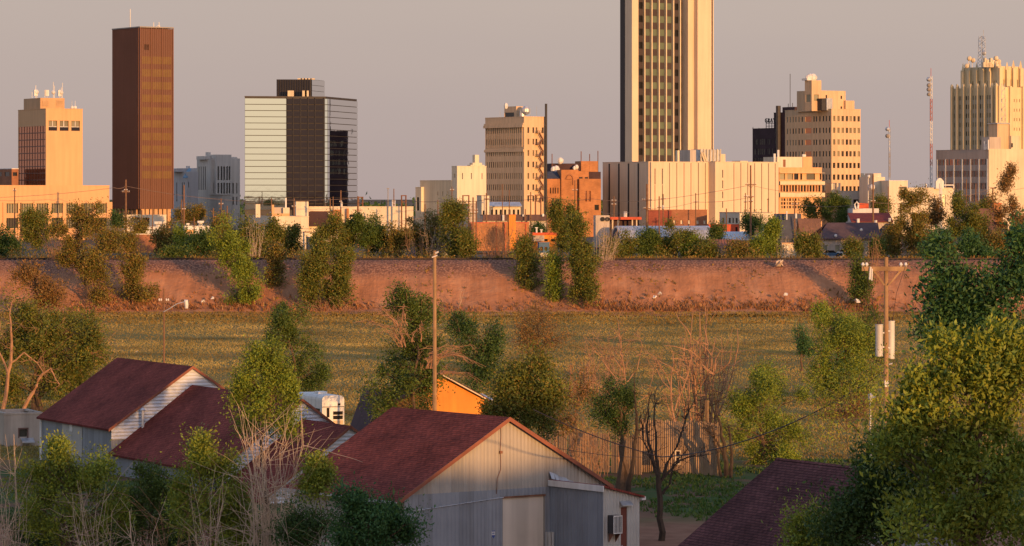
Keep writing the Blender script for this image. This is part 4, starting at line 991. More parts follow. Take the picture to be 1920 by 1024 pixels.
def grey_office():
    b = Bld('banded_office', 'brown grey office with four window bands and a blank sunlit end wall', 1852.5, 1755, 1990, 1030, 34)
    z1 = b.h(281)
    lw = []
    ys_ = [b.sl(1757 + i * 15.7) for i in range(7)]
    for ya, yb in ((298, 309), (320, 331.5), (343, 354.5), (366, 378)):
        for i in range(6):
            for k in range(6):
                p = lerp(ys_[i], ys_[i + 1], (k + .17) / 6); q = lerp(ys_[i], ys_[i + 1], (k + .9) / 6)
                if k < 5 or True: lw.append((min(p, q), max(p, q), b.h(yb), b.h(ya), 'glass_red' if (k + i) % 3 else 'glass_blind'))
    b.block('wall', 'stone_brown', 0, b.wr, 0, b.wl, 0, z1, (), lw, .35, roof='roof_flat')
    b.box('end_wall', 'cream', .02, b.wr + .02, -.35, -.01, 0, z1 + .3)
    m = MB()
    for i in range(7): m.box(-.12, -.003, ys_[i] - .22, ys_[i] + .22, b.h(378), b.h(298))
    b.part('band_posts', 'white', m)
    x0, x1, y0, y1 = b.sub(1870, 1854, 1891, 1.0); b.block('lift_tower', 'stone_tan', x0, x1, y0, y1, z1 - .5, b.h(232, 0, 1)); b.box('lift_roof', 'galv', x0 - .3, x1 + .3, y0 - .3, y1 + .3, b.h(232, 0, 1) + .003, b.h(230, 0, 1))
    b.box('end_tower', 'cream', x1 + .02, b.sr(1912, -.2), -.2, 8, z1, b.h(254)); b.box('end_slit', 'glass_dark', b.sr(1895), b.sr(1897), -.5, -.36, b.h(276), b.h(268))
    b.box('stair_hut', 'stone_grey', .5, 5, b.sl(1853), b.sl(1838), z1 - .4, b.h(257)); m = MB()
    for p, t in ((1847, 265), (1854, 262), (1850, 270)): y = b.sl(p); m.tube([(-.2, y, z1), (-.2, y, b.h(t))], .25, 6)
    b.part('roof_vents', 'white', m); b.done()
grey_office()

def gothic_tower():
    b = Bld('gothic_tower', 'cream gothic tower with ribbed piers, pinnacles and a lattice mast on its roof', 1872, 1785.5, 1960, 1085, 34)
    z1 = b.h(163); P = [1787.5, 1797.5, 1809.5, 1822.5, 1836, 1849, 1863, 1870.5]; ys_ = [b.sl(p) for p in P]
    lw = []
    for i in range(7):
        for k in range(3):
            p, q = lerp(ys_[i], ys_[i + 1], (k + .28) / 3), lerp(ys_[i], ys_[i + 1], (k + .86) / 3); lw.append((min(p, q), max(p, q), b.h(300), b.h(178), 'glass_blind'))
    rw = [(b.sr(p), b.sr(p + 1.3), b.h(y + 6), b.h(y), 'glass_pale') for p in (1878, 1884, 1901, 1906, 1911, 1917) for y in (185, 203, 221, 239, 257)]
    b.block('shaft', 'gothic', 0, b.wr, 0, b.wl, 0, z1, rw, lw, .4)
    m = MB()
    for i, y in enumerate(ys_): m.box(-1.0, -.003, y - .32, y + .32, 0, b.h(160)); m.prism([(-1.0, y - .32, b.h(160)), (0, y - .32, b.h(160)), (-.5, y - .02, b.h(155))], (0, .64, 0))
    for p in (1872.6, 1893, 1917): a = b.sr(p); m.box(a - .45, a + .45, -.7, -.003, 0, b.h(161))
    b.part('piers', 'gothic', m)
    m = MB()
    for i in range(7):
        for j in range(7): z = b.h(190 + j * 17); m.box(.1, .38, ys_[i + 1] + .3, ys_[i] - .3, z - .7, z + .7)
    b.part('spandrels', 'stone_grey', m)
    x0, x1, y0, y1 = b.sub(1872.8, 1806, 1914.5, 2.0); zt = b.h(124, 0, 2)
    lw = [(b.sl(p + 1.5, x0), b.sl(p, x0), b.h(166), b.h(150), 'glass_dark') for p in (1823, 1826, 1835.5, 1839, 1842.5, 1851, 1855, 1863, 1867)]
    rw = [(b.sr(p, 2), b.sr(p + 1.4, 2), b.h(163), b.h(148), 'glass_blind') for p in (1878, 1881.5, 1890, 1893.5, 1897, 1903.5, 1907)]
    b.block('crown_storey', 'gothic', x0, x1, y0, y1, z1 - .4, zt, rw, lw, .4)
    m = MB()
    def pin(a, y, zz, tp, w=.55): m.box(a - w, a + w, y - w, y + w, zz, tp - 1.8); m.tube([(a, y, tp - 1.8), (a, y, tp - .6), (a, y, tp + .6)], [w * 1.1, w * .6, .08], 4)
    for p in (1807, 1819, 1832.5, 1845.5, 1858): pin(x0 - .3, b.sl(p, x0), b.h(172), b.h(118 if p < 1846 else 122))
    for p, q in ((1873.5, 116), (1887, 119), (1899, 115.5), (1912.5, 116)): pin(b.sr(p, 2), 1.7, b.h(168), b.h(q), .7)
    b.part('pinnacles', 'gothic', m)
    m = MB(); my = y0 + 5; mx = b.sr(1841, my); zt2 = b.h(68, 0, my); s = .95
    for dx, dy in ((-s, -s), (s, -s), (s, s), (-s, s)): m.tube([(mx + dx, my + dy, zt - .3), (mx + dx * .7, my + dy * .7, zt2)], .11, 4)
    nn = 9
    for i in range(nn):
        za, zc = lerp(zt, zt2, i / nn), lerp(zt, zt2, (i + 1) / nn)
        for q in range(4):
            c = [(-s, -s), (s, -s), (s, s), (-s, s)]; p0, p1 = c[q], c[(q + 1) % 4]
            if i % 2: p0, p1 = p1, p0
            m.tube([(mx + p0[0] * .85, my + p0[1] * .85, za), (mx + p1[0] * .85, my + p1[1] * .85, zc)], .08, 3)
    m.ball((mx, my - 1, lerp(zt, zt2, .45)), .8, 7, 5); m.tube([(mx + s * .7, my, zt2 - 1), (mx + s * .7, my, zt2 + 2)], .1, 4); b.part('lattice_mast', 'galv', m)
    m = MB()
    for p, q in ((1811, 124), (1816, 110), (1823, 113), (1858, 118), (1866, 108), (1871, 114)): a = b.sr(p, y0 + 3); m.tube([(a, y0 + 3, zt - .5), (a, y0 + 3, b.h(q))], .09, 4); m.ball((a, y0 + 2.6, b.h(q)), .8, 7, 5)
    rg = random.Random(8)
    for i in range(12): a = b.sr(1846 + i * 2.2, y0 + 2); m.box(a - .4, a + .4, y0 + 2, y0 + 2.8, zt - .3, zt + rg.uniform(.8, 2.6))
    b.part('roof_antennas', 'cream', m)
    m = MB()
    def lat(xc, y, za, zb_, w):
        for dx in (-w, w): m.tube([(xc + dx, y, za), (xc + dx * .6, y, zb_)], .1, 4)
        for i in range(10): z_, z2 = lerp(za, zb_, i / 10), lerp(za, zb_, (i + 1) / 10); q = 1 if i % 2 else -1; m.tube([(xc + q * w * .8, y, z_), (xc - q * w * .8, y, z2)], .08, 3)
    lat(b.sr(1881, -6), -6, b.h(240), b.h(158), 1.0); b.part('antenna_frame', 'galv', m); b.done()
gothic_tower()

def mast(name, label, px, Y, top, w, mat, mat2, dishes, bands):
    z0 = gz(Y); t = thing(name, label, 'radio mast', (X(px, Y), Y, z0)); zt = Z(top, Y) - z0
    for i in range(bands):
        m = MB(); za, zb_ = zt * i / bands, zt * (i + 1) / bands
        for a in (0, 2.09, 4.19): m.tube([(w * math.cos(a), w * math.sin(a), za), (w * math.cos(a), w * math.sin(a), zb_)], .10, 4, cap=False)
        for k in range(8):
            z_, z2 = lerp(za, zb_, k / 8), lerp(za, zb_, (k + 1) / 8); q = 1 if k % 2 else -1
            m.tube([(q * w * .6, -w * .5, z_), (-q * w * .6, -w * .5, z2)], .09, 3, cap=False)
        m.build('mast_section', M[mat if i % 2 else mat2], t)
    for k, (py, r) in enumerate(dishes):
        m = MB(); z = Z(py, Y) - z0; m.tube([(-.6, -.5, z), (-.9, -.9, z), (-1.1, -1.2, z)], [r, r, r * .3], 10); m.build('dish', M['roof_flat' if k else 'galv'], t)
    m = MB(); m.tube([(0, 0, zt), (0, 0, zt + 2.5)], .08, 4); m.build('lightning_rod', M['red_paint'], t)
mast('radio_mast', 'tall red and white lattice mast with small dishes left of the gothic tower', 1745.5, 1090, 143, .42, 'mast_red', 'white', ((149, .75), (160, .65), (168, .7), (177, .6)), 7)
mast('radio_mast', 'thin grey mast with two dishes, shorter than the red and white one', 1667.5, 1250, 238, .34, 'galv', 'roof_flat', ((242, .8), (255, .8)), 4)
# ---- low buildings between the track and downtown
def low(name, label, c, l, r, Y, th, top, wall, rw=(), lw=(), coping=None, extra=None, cat='building', group=None, roof='roof_flat'):
    """flat-roofed low building; rw / lw openings in pixels (px0, px1, py_top, py_bottom, material)"""
    b = Bld(name, label, c, l, r, Y, th, cat=cat, group=group)
    rr = [(b.sr(q[0]), b.sr(q[1]), b.h(q[3]), b.h(q[2]), q[4]) for q in rw]; ll = [(b.sl(q[1]), b.sl(q[0]), b.h(q[3]), b.h(q[2]), q[4]) for q in lw]
    b.block('wall', wall, 0, b.wr, 0, max(b.wl, 3), 0, b.h(top), rr, ll, .25, roof=roof, coping=coping)
    if extra: extra(b)
    return b.done()
def gabled(name, label, c, l, r, Y, th, eave, ridge, wall, roof, along='y', over=.4, rw=(), lw=(), extra=None, cat='house', zb=None, trim=None, roofname='roof', thick=.22):
    """gable-roofed house; ridge along local y (gable on the right face) or local x (gable on the left face)"""
    b = Bld(name, label, c, l, r, Y, th, zb=zb, cat=cat)
    ze, zr = b.h(eave), b.h(ridge); W, L = b.wr, b.wl
    rr = [(b.sr(q[0]), b.sr(q[1]), b.h(q[3]), b.h(q[2]), q[4]) for q in rw]; ll = [(b.sl(q[1]), b.sl(q[0]), b.h(q[3]), b.h(q[2]), q[4]) for q in lw]
    o = b.block('wall', wall, 0, W, 0, L, 0, ze, rr, ll, .2)
    m = MB(); g = MB()
    if along == 'y':
        A, B_, Cc = (0, 0, ze + .002), (W, 0, ze + .002), (W / 2, 0, zr)
        g.prism([A, B_, Cc], (0, L, 0)); k = (zr - ze) / (W / 2)
        for s in (0, 1):
            e = -over if s == 0 else W + over; ez_ = ze - k * over
            m.prism([(e, -over, ez_ + .05), (W / 2, -over, zr + .05), (W / 2, -over, zr + .05 + thick), (e, -over, ez_ + .05 + thick)], (0, L + 2 * over, 0))
    else:
        g.prism([(0, 0, ze + .002), (0, L, ze + .002), (0, L / 2, zr)], (W, 0, 0)); k = (zr - ze) / (L / 2)
        for s in (0, 1):
            e = -over if s == 0 else L + over; ez_ = ze - k * over
            m.prism([(-over, e, ez_ + .05), (-over, L / 2, zr + .05), (-over, L / 2, zr + .05 + thick), (-over, e, ez_ + .05 + thick)], (W + 2 * over, 0, 0))
    b.part('gable', wall, g, o); b.part(roofname, roof, m)
    if extra: extra(b)
    b.done(); return b
def vents(*pp):
    def f(b):
        m = MB()
        for p, y0, y1, w in pp: a = b.sr(p, 1.2); m.tube([(a, 1.2, b.h(y0)), (a, 1.2, b.h(y1))], w, 6); m.box(a - w * 1.5, a + w * 1.5, 1.2 - w * 1.5, 1.2 + w * 1.5, b.h(y1), b.h(y1) + w)
        b.part('roof_vent', 'white', m)
    return f
low('cream_hut', 'low cream building under the dark brown tower, partly behind poles', 229, 226, 312, 900, 12, 404, 'cream2', [(247, 262, 407, 412, 'glass_dark'), (268, 280, 408, 420, 'glass_dark')])
low('long_brick_wall', 'long low brick wall with a pale coping behind the left embankment trees', 178, 176, 405, 800, 6, 440, 'brick_brown', coping='cream2', cat='wall')
low('white_trailer', 'white flat box trailer behind the brick wall, left of the small bungalow', 246, 244, 300, 860, 8, 427, 'white', [(251, 283, 429, 438, 'galv')], extra=vents((296, 427, 420, .6)), cat='trailer')
low('white_bungalow', 'small white bungalow with an orange left room behind the brick wall', 346, 344, 397, 850, 10, 425, 'white', [(349, 364, 431, 439, 'orange_wall'), (374, 379, 429, 434, 'glass_dark')], extra=vents((352, 426, 421, .3), (376, 425, 418, .5)), cat='house')
low('lime_container', 'lime green container half hidden by the left trackside trees', 429, 427, 451, 830, 6, 433.5, 'lime', [(433, 447, 436, 441, 'leaf_dark')] if False else (), cat='container')
low('cream_cottage', 'tiny tan shed at the left end of the brick wall', 206, 204, 232, 830, 10, 429.5, 'orange_wall', [(210, 222, 432, 439, 'cream2')], cat='shed')
low('parapet_shop', 'cream shop with an orange parapet and chimneys below the glass office', 509, 452, 579, 850, 9, 407, 'cream2', [(539, 542.5, 423, 434, 'glass_dark'), (547.5, 551, 423, 434, 'glass_dark')],
    extra=lambda b: (b.box('parapet_band', 'orange_wall', b.sr(510, 2), b.sr(543, 2), 2, 4, b.h(408), b.h(400.5)), b.box('chimney', 'cream2', b.sr(479.5, 3), b.sr(488, 3), 3, 4.2, b.h(408), b.h(383)), b.box('chimney', 'orange_wall', b.sr(509.5, 3), b.sr(514, 3), 3, 4.2, b.h(402), b.h(384)), b.box('roof_hut', 'stone_grey', b.sr(514, 4), b.sr(531, 4), 4, 6, b.h(402), b.h(389)), b.box('roof_hut', 'cream2', b.sr(531, 3), b.sr(543, 3), 3, 6, b.h(402), b.h(389.5)), b.box('roof_pipe', 'white', b.sr(535, 5), b.sr(537.5, 5), 5, 5.5, b.h(392), b.h(371))))
low('cream_garage', 'cream flat garage with a dark roof line in front of the glass office', 555, 553, 578.5, 880, 8, 378, 'cream2', coping='joint')
low('long_cream_store', 'long low cream store with a red brown slatted front behind poles, below the glass office', 579, 577, 775, 885, 3, 388.5, 'cream2', [(581, 624, 396, 416, 'glass_red'), (655, 667, 402, 407, 'glass_dark')],
    extra=lambda b: (b.box('slatted_front', 'brick_dark', b.sr(568), b.sr(623), -1.2, -.01, b.h(424), b.h(397)), b.box('brick_bay', 'brick_orange', b.sr(624), b.sr(640), -1.4, -.01, b.h(424), b.h(393)), b.box('brick_pier', 'brick_orange', b.sr(650), b.sr(654), -1.0, -.01, b.h(424), b.h(391))))
low('white_garden_shed', 'small white shed among trackside trees under the cream shop', 571, 568, 584, 780, 10, 436, 'cream2', coping='roof_brown', cat='shed')
low('brown_shed', 'small brown shed with blue door below the white shed', 578, 574, 597, 745, 8, 446, 'stone_grey', [(575.5, 578.5, 449, 460, 'blue_paint')] and [(579, 582, 449, 460, 'blue_paint')], cat='shed')
gabled('white_cottage', 'white gabled cottage peeking over the track, its square attic window in shade', 803, 760, 846, 745, 14, 484, 460.5, 'white', 'roof_purple', rw=[], extra=lambda b: (b.box('attic_window', 'glass_dark', b.sr(820), b.sr(828.5), -.05, -.005, b.h(482), b.h(473)), b.box('window_frame', 'white', b.sr(819), b.sr(829.5), -.1, -.06, b.h(473), b.h(472))))
low('orange_store', 'bright orange flat store with a square turret behind bare shrubs', 884, 877, 992, 815, 10, 418.5, 'brick_orange', coping='red_paint',
    extra=lambda b: (b.box('turret', 'orange_bright', b.sr(954), b.sr(966.5), -.4, 2.0, 0, b.h(403)), b.box('turret_cap', 'red_paint', b.sr(953.5), b.sr(967), -.5, 2.1, b.h(403) + .003, b.h(402.3)), b.part('pilasters', 'red_paint', (lambda m: ([m.box(b.sr(p), b.sr(p + 1.6), -.25, -.01, 0, b.h(420)) for p in (884.5, 893, 930, 946, 985)], m)[1])(MB()))))
low('dark_roof_store', 'long dark grey roofed store behind the orange turret', 905, 900, 1028, 860, 8, 404, 'stone_grey', roof='roof_purple', coping='roof_purple',
    extra=lambda b: (b.box('dark_fascia', 'roof_purple', 0, b.wr, -.6, -.01, b.h(414), b.h(403)), b.part('roof_vent', 'white', (lambda m: ([m.tube([(b.sr(p), -1, b.h(y0)), (b.sr(p), -1, b.h(y1))], .3, 6) for p, y0, y1 in ((942.5, 414, 403), (980, 406, 402), (1017, 406, 401))], m)[1])(MB()))))
low('cream_arcade', 'small cream building with white roof and row of openings below the tan office', 920, 902, 976, 905, 8, 387, 'cream', [(920.5 + i * 8.2, 924.5 + i * 8.2, 393, 403, 'glass_dark') for i in range(7)],
    extra=lambda b: b.part('roof_slope', 'galv', (lambda m: (m.prism([(-.3, -.6, b.h(388)), (b.wr + .3, -.6, b.h(388)), (b.wr + .3, 3.5, b.h(380.5)), (-.3, 3.5, b.h(380.5))], (0, -.1, .25)), m)[1])(MB())))
low('cream_gatehouse', 'narrow cream building with a grey side between the warehouse and the arcade', 903, 894, 917.5, 880, 20, 367.5, 'cream2', [(905, 909, 395, 407, 'glass_dark')], coping='roof_flat')
low('flat_roof_annexe', 'grey low annexe in front of the cream warehouse', 868, 845, 895, 890, 25, 383, 'stone_grey', coping='roof_flat')
low('red_kiosk', 'low orange kiosk with a red fascia and grey awning behind the conical trees', 998, 995, 1046, 760, 6, 438, 'orange_bright', [(1019, 1027, 448, 453, 'glass_dark'), (1033, 1041, 448, 453, 'glass_dark')], coping='red_paint',
    extra=lambda b: (b.box('awning', 'beige', b.sr(999), b.sr(1019), -1.6, -.02, b.h(452.5), b.h(441.5)), b.box('fascia', 'red_paint', 0, b.wr, -.3, -.01, b.h(440.5), b.h(437)), vents((1006, 438, 428, .2), (1015, 438, 432, .2))(b)), cat='kiosk')
low('blue_shop', 'little blue grey shop front with a yellow board below the kiosk', 1011, 1009, 1030, 735, 6, 456, 'blue_paint', [(1013, 1018, 463, 470, 'glass_red'), (1021, 1026, 463, 470, 'glass_red')], extra=lambda b: b.box('yellow_board', 'cream', b.sr(1007), b.sr(1027), -1.0, -.02, b.h(482), b.h(474)), cat='shop')
low('brick_warehouse', 'low brick warehouse with a dark red left half in front of the windowless block', 1216, 1212, 1326, 880, 5, 394.5, 'brick_brown', [(p, p + 4, 413, 420, 'cream2') for p in (1262.5, 1276, 1290, 1306, 1319)],
    extra=lambda b: b.box('dark_red_half', 'brick_red', -.06, b.sr(1259), -.25, -.01, 0, b.h(395)))
def quonset():
    Y = 835; b = Bld('quonset_hut', 'silver half round hut behind the green trackside bushes', 1163, 1162, 1338, Y, 10, cat='shed')
    hh = b.h(424); m = MB(); n = 10; rr = hh * 1.05
    ring = [(-0.0, rr - rr * math.cos(math.pi * i / n), hh * math.sin(math.pi * i / n)) for i in range(n + 1)]
    m.prism(ring, (b.wr, 0, 0)); b.part('shell', 'roof_silver', m)
    m = MB(); m.prism([(-.06, rr - rr * .9 * math.cos(math.pi * i / n), hh * .92 * math.sin(math.pi * i / n)) for i in range(n + 1)], (.04, 0, 0)); b.part('end_wall', 'roof_blue', m); b.done()
quonset()
low('red_canopy', 'flat red canopy on posts left of the brick warehouse', 1144, 1142, 1203, 850, 4, 408, 'red_paint', extra=lambda b: None, cat='canopy') if False else None
def canopy():
    b = Bld('red_canopy', 'flat orange red canopy on posts left of the brick warehouse', 1144, 1142, 1203, 850, 4, cat='canopy')
    b.box('canopy_roof', 'red_paint', 0, b.wr, 0, 6, b.h(412), b.h(407)); b.box('back_wall', 'brick_dark', .5, b.wr - .5, 4, 5, 0, b.h(412) - .01)
    for p in (1149, 1159, 1186, 1194): a = b.sr(p); m = MB(); m.box(a - .15, a + .15, .3, .6, 0, b.h(412) - .01); b.part('post', 'cream', m)
    m = MB(); a = b.sr(1174); m.tube([(a, 2, b.h(408)), (a, 2, b.h(397))], .45, 6); b.part('roof_vent', 'white', m); b.done()
canopy()
def sign_letters():
    b = Bld('black_lettered_shed', 'low grey shed with two black round openings at the right of the conical trees', 1117, 1115, 1143, 845, 5, cat='shed')
    b.block('wall', 'stone_grey', 0, b.wr, 0, 5, 0, b.h(404))
    for p in (1130, 1139): m = MB(); a = b.sr(p); m.tube([(a, -.3, b.h(411)), (a, -.01, b.h(411))], .55, 10); b.part('round_opening', 'black', m)
    b.done()
sign_letters()
low('white_corner_shop', 'white low shop with a grey side and arched windows, right of the brick warehouse', 1387, 1349, 1444, 865, 14, 399.5, 'cream2', [], [(1354, 1358, 409, 419, 'glass_dark'), (1366, 1370, 409, 419, 'glass_dark'), (1373, 1376, 409, 419, 'glass_dark'), (1379, 1383, 409, 419, 'glass_dark')], coping='roof_flat')
low('red_low_wall_shop', 'low red fronted shop beneath the white corner shop', 1329, 1327, 1386, 850, 5, 422, 'red_paint', [(1379, 1383, 426, 434, 'glass_dark')], cat='shop')
gabled('rusty_roof_shed', 'shed with a big rusty red tin roof just behind the track', 1300, 1298, 1420, 745, 4, 482, 452, 'brick_brown', 'roof_rust', 'x', .4, cat='shed') if False else None
def rusty():
    b = Bld('rusty_roof_shed', 'shed with a broad rusty red tin roof just behind the track', 1302, 1300, 1415, 750, 3, cat='shed')
    b.block('wall', 'brick_brown', 0, b.wr, 0, 14, 0, b.h(480)); m = MB()
    m.prism([(-.5, -.6, b.h(482)), (b.wr + 1.2, -.6, b.h(482)), (b.wr - 2.5, 7, b.h(452)), (1.2, 7, b.h(452))], (0, 0, .25)); m.prism([(1.2, 7, b.h(452)), (b.wr - 2.5, 7, b.h(452)), (b.wr + 1.2, 14.6, b.h(482)), (-.5, 14.6, b.h(482))], (0, 0, .25)); b.part('roof', 'roof_rust', m); b.done()
    b = Bld('silver_roof_shed', 'low shed with a silver tin roof behind the rusty shed', 1354, 1352, 1440, 800, 3, cat='shed')
    b.block('wall', 'orange_wall', 0, b.wr, 0, 10, 0, b.h(450)); m = MB(); m.prism([(-.4, -.5, b.h(451)), (b.wr + .4, -.5, b.h(451)), (b.wr - .5, 9, b.h(436.5)), (.8, 9, b.h(436.5))], (0, 0, .2)); b.part('roof', 'roof_silver', m)
    b.box('chimney', 'stone_tan', b.sr(1417), b.sr(1425), 3, 4.5, b.h(448), b.h(424)); b.done()
rusty()
gabled('blue_roof_house', 'house with a dark blue grey roof below the balcony block', 1455, 1453, 1500, 835, 6, 432, 403, 'roof_blue', 'roof_blue', 'x', .4, extra=lambda b: b.box('chimney', 'white', b.sr(1473), b.sr(1475), -1, -.4, b.h(412), b.h(396)))
gabled('brown_hip_house', 'small house with a brown roof and tan gable behind the bare shrub', 1501, 1497, 1537, 815, 8, 431, 412, 'orange_wall2', 'roof_brown', 'x', .4)
low('tan_stucco_house', 'small tan stepped house with a flat roof above the track by the bare shrub', 1466, 1463, 1492, 750, 6, 457, 'cream', [(1470, 1480, 461, 465, 'galv')], coping='orange_wall', cat='house')
def purple():
    b = Bld('wide_brown_house', 'wide house with a low dark brown roof and beige wall right behind the track', 1537, 1533, 1688, 760, 4, cat='house')
    b.block('wall', 'beige', 0, b.sr(1690), 0, 13, 0, b.h(447), [(b.sr(p), b.sr(p + 8), b.h(474), b.h(460), 'glass_pale') for p in (1543, 1566)], (), .2); m = MB(); x1 = b.sr(1688)
    m.prism([(-.8, -.8, b.h(449)), (b.sr(1650), -.8, b.h(449)), (b.sr(1655), 6, b.h(420)), (b.sr(1560), 6, b.h(420))], (0, 0, .25)); m.prism([(b.sr(1560), 6, b.h(420)), (b.sr(1655), 6, b.h(420)), (b.sr(1650), 13.8, b.h(449)), (-.8, 13.8, b.h(449))], (0, 0, .25))
    b.part('roof', 'roof_purple', m); g = MB(); xa, xb = b.sr(1648), b.sr(1692)
    g.prism([(xa, -1.2, b.h(447)), (xb, -1.2, b.h(447)), (lerp(xa, xb, .55), -1.2, b.h(423))], (0, 8, 0)); b.part('gable', 'roof_brown', g)
    m = MB(); xm = lerp(xa, xb, .55); k = .3
    m.prism([(xa - .5, -1.6, b.h(448)), (xm, -1.6, b.h(421.5)), (xm, -1.6, b.h(419.5)), (xa - .5, -1.6, b.h(446))], (0, 9, 0)); m.prism([(xb + .5, -1.6, b.h(448)), (xm, -1.6, b.h(421.5)), (xm, -1.6, b.h(419.5)), (xb + .5, -1.6, b.h(446))], (0, 9, 0)); b.part('gable_roof', 'roof_purple', m)
    m = MB()
    for p, y in ((1566, 442), (1614, 431)): m.ball((b.sr(p), -.6, b.h(y)), .35, 7, 5)
    b.part('roof_vent', 'white', m); b.done()
purple()
def burgundy():
    b = Bld('burgundy_roof_shop', 'low shop with a burgundy sloping roof below the dark canopy wing', 1598, 1596, 1672, 830, 4, cat='shop')
    b.block('wall', 'stone_grey', 0, b.wr, 0, 9, 0, b.h(416)); m = MB(); m.prism([(-.3, -.5, b.h(417)), (b.wr + .3, -.5, b.h(417)), (b.wr + .3, 5, b.h(401)), (-.3, 5, b.h(401))], (0, 0, .2)); b.part('roof', 'roof_burgundy', m)
    m = MB()
    for p, y0, y1 in ((1608, 418, 410), (1641, 424, 413), (1667, 416, 409)): m.tube([(b.sr(p), -.8, b.h(y0)), (b.sr(p), -.8, b.h(y1))], .35, 6)
    b.part('roof_vent', 'white', m); b.done()
    b = Bld('white_depot', 'low white depot with an orange tank on its roof, below the dark canopy wing', 1599, 1597, 1648, 860, 4)
    b.block('wall', 'stone_pale', 0, b.wr, 0, 8, 0, b.h(391)); m = MB(); m.box(b.sr(1612), b.sr(1630), 1, 4, b.h(391), b.h(381)); b.part('roof_tank', 'red_paint', m)
    m = MB(); m.tube([(b.sr(1604), -.3, b.h(392)), (b.sr(1602), -.3, b.h(384)), (b.sr(1606), -.3, b.h(378)), (b.sr(1609), -.3, b.h(383)), (b.sr(1608), -.3, b.h(391))], .25, 5); b.part('roof_pipe', 'white', m); b.done()
burgundy()
gabled('brown_roof_house', 'house with a brown roof and bright orange wall at the right behind the tree tops', 1839, 1837, 1888, 800, 5, 441, 418, 'orange_bright', 'roof_purple', 'x', .3)
gabled('red_roof_house', 'house with a reddish brown roof left of the red brick stack', 1836, 1832, 1864, 840, 6, 417, 393, 'beige', 'roof_brown', 'x', .3)
low('red_brick_stack', 'squat red brick tower block by the right hand tree crowns', 1863, 1861.5, 1878, 850, 6, 382, 'brick_orange', [(1868, 1871, 402, 408, 'glass_dark')], coping='red_paint')
low('cream_end_house', 'small cream house right of the red brick stack', 1880, 1878, 1910, 860, 6, 402, 'cream2', [(1888, 1892, 408, 414, 'glass_dark')], cat='house')
low('orange_end_wall', 'orange wall at the far right behind the track, right of the brown roof house', 1884, 1882, 1912, 770, 5, 452, 'orange_bright', cat='wall')
def pipes():
    Y = 770; z0 = gz(Y); t = thing('silver_pipe_plant', 'cluster of tall thin silver pipes and tanks between the right hand trees', 'pipe plant', (X(1766, Y), Y, z0))
    for p, y0, w in ((1757, 418, .35), (1762, 344, .16), (1765, 352, .2), (1769, 426, .5), (1775, 430, .5), (1780, 418, .3)):
        m = MB(); a = X(p, Y) - X(1766, Y); m.tube([(a, 0, 0), (a, 0, Z(y0, Y) - z0)], w, 7); m.build('pipe', M['white'], t)
    m = MB(); a, c = X(1754, Y) - X(1766, Y), X(1783, Y) - X(1766, Y)
    for y in (440, 452, 466): m.box(a, c, -.3, .3, Z(y, Y) - z0, Z(y, Y) - z0 + .25)
    m.build('cross_frame', M['galv'], t)
    m = MB(); a = X(1760, Y) - X(1766, Y); m.tube([(a, 1, 0), (a, 1, Z(434, Y) - z0)], 1.0, 10); m.build('tank', M['galv'], t)
pipes()
def car(label, px, py, Y, mat):
    z0 = Z(py, Y); t = thing('parked_car', label, 'car', (X(px, Y), Y, z0))
    m = MB(); m.prism([(-2.1, -.85, .25), (2.1, -.85, .25), (2.15, -.85, .75), (1.2, -.85, .9), (-1.9, -.85, .92), (-2.1, -.85, .7)], (0, 1.7, 0)); m.build('body', M[mat], t)
    m = MB(); m.prism([(-1.6, -.75, .92), (1.1, -.75, .92), (.5, -.75, 1.42), (-1.1, -.75, 1.42)], (0, 1.5, 0)); m.build('cabin', M['glass_dark'], t)
    for x in (-1.3, 1.3):
        for y in (-.88, .7): m = MB(); m.tube([(x, y, .32), (x, y + .18, .32)], .32, 10); m.build('wheel', M['black'], t)
car('pale car parked behind the track left of the white pipes', 1800, 478, 735, 'white'); car('blue grey car parked by the wide brown house', 1558, 482, 740, 'blue_paint'); car('whitish car beside the blue grey car at the wide brown house', 1588, 480, 740, 'white')
# distant wood and far houses on the plain
def far():
    rg = np.random.default_rng(4); n = 420
    c = np.stack([rg.uniform(-420, 420, n), rg.uniform(1700, 2300, n), 13 + rg.uniform(1, 5, n)], 1)
    tag(quads_mesh('distant_wood', leaves(rg, c, 40, 4.0, 2.2, 0, .2, .6, .8), M['leaf_dark']), kind='stuff')
    low('far_house', 'tiny grey blue building on the horizon between glass office and warehouse', 735, 730, 742, 1400, 20, 376, 'stone_pale', cat='house')
far()

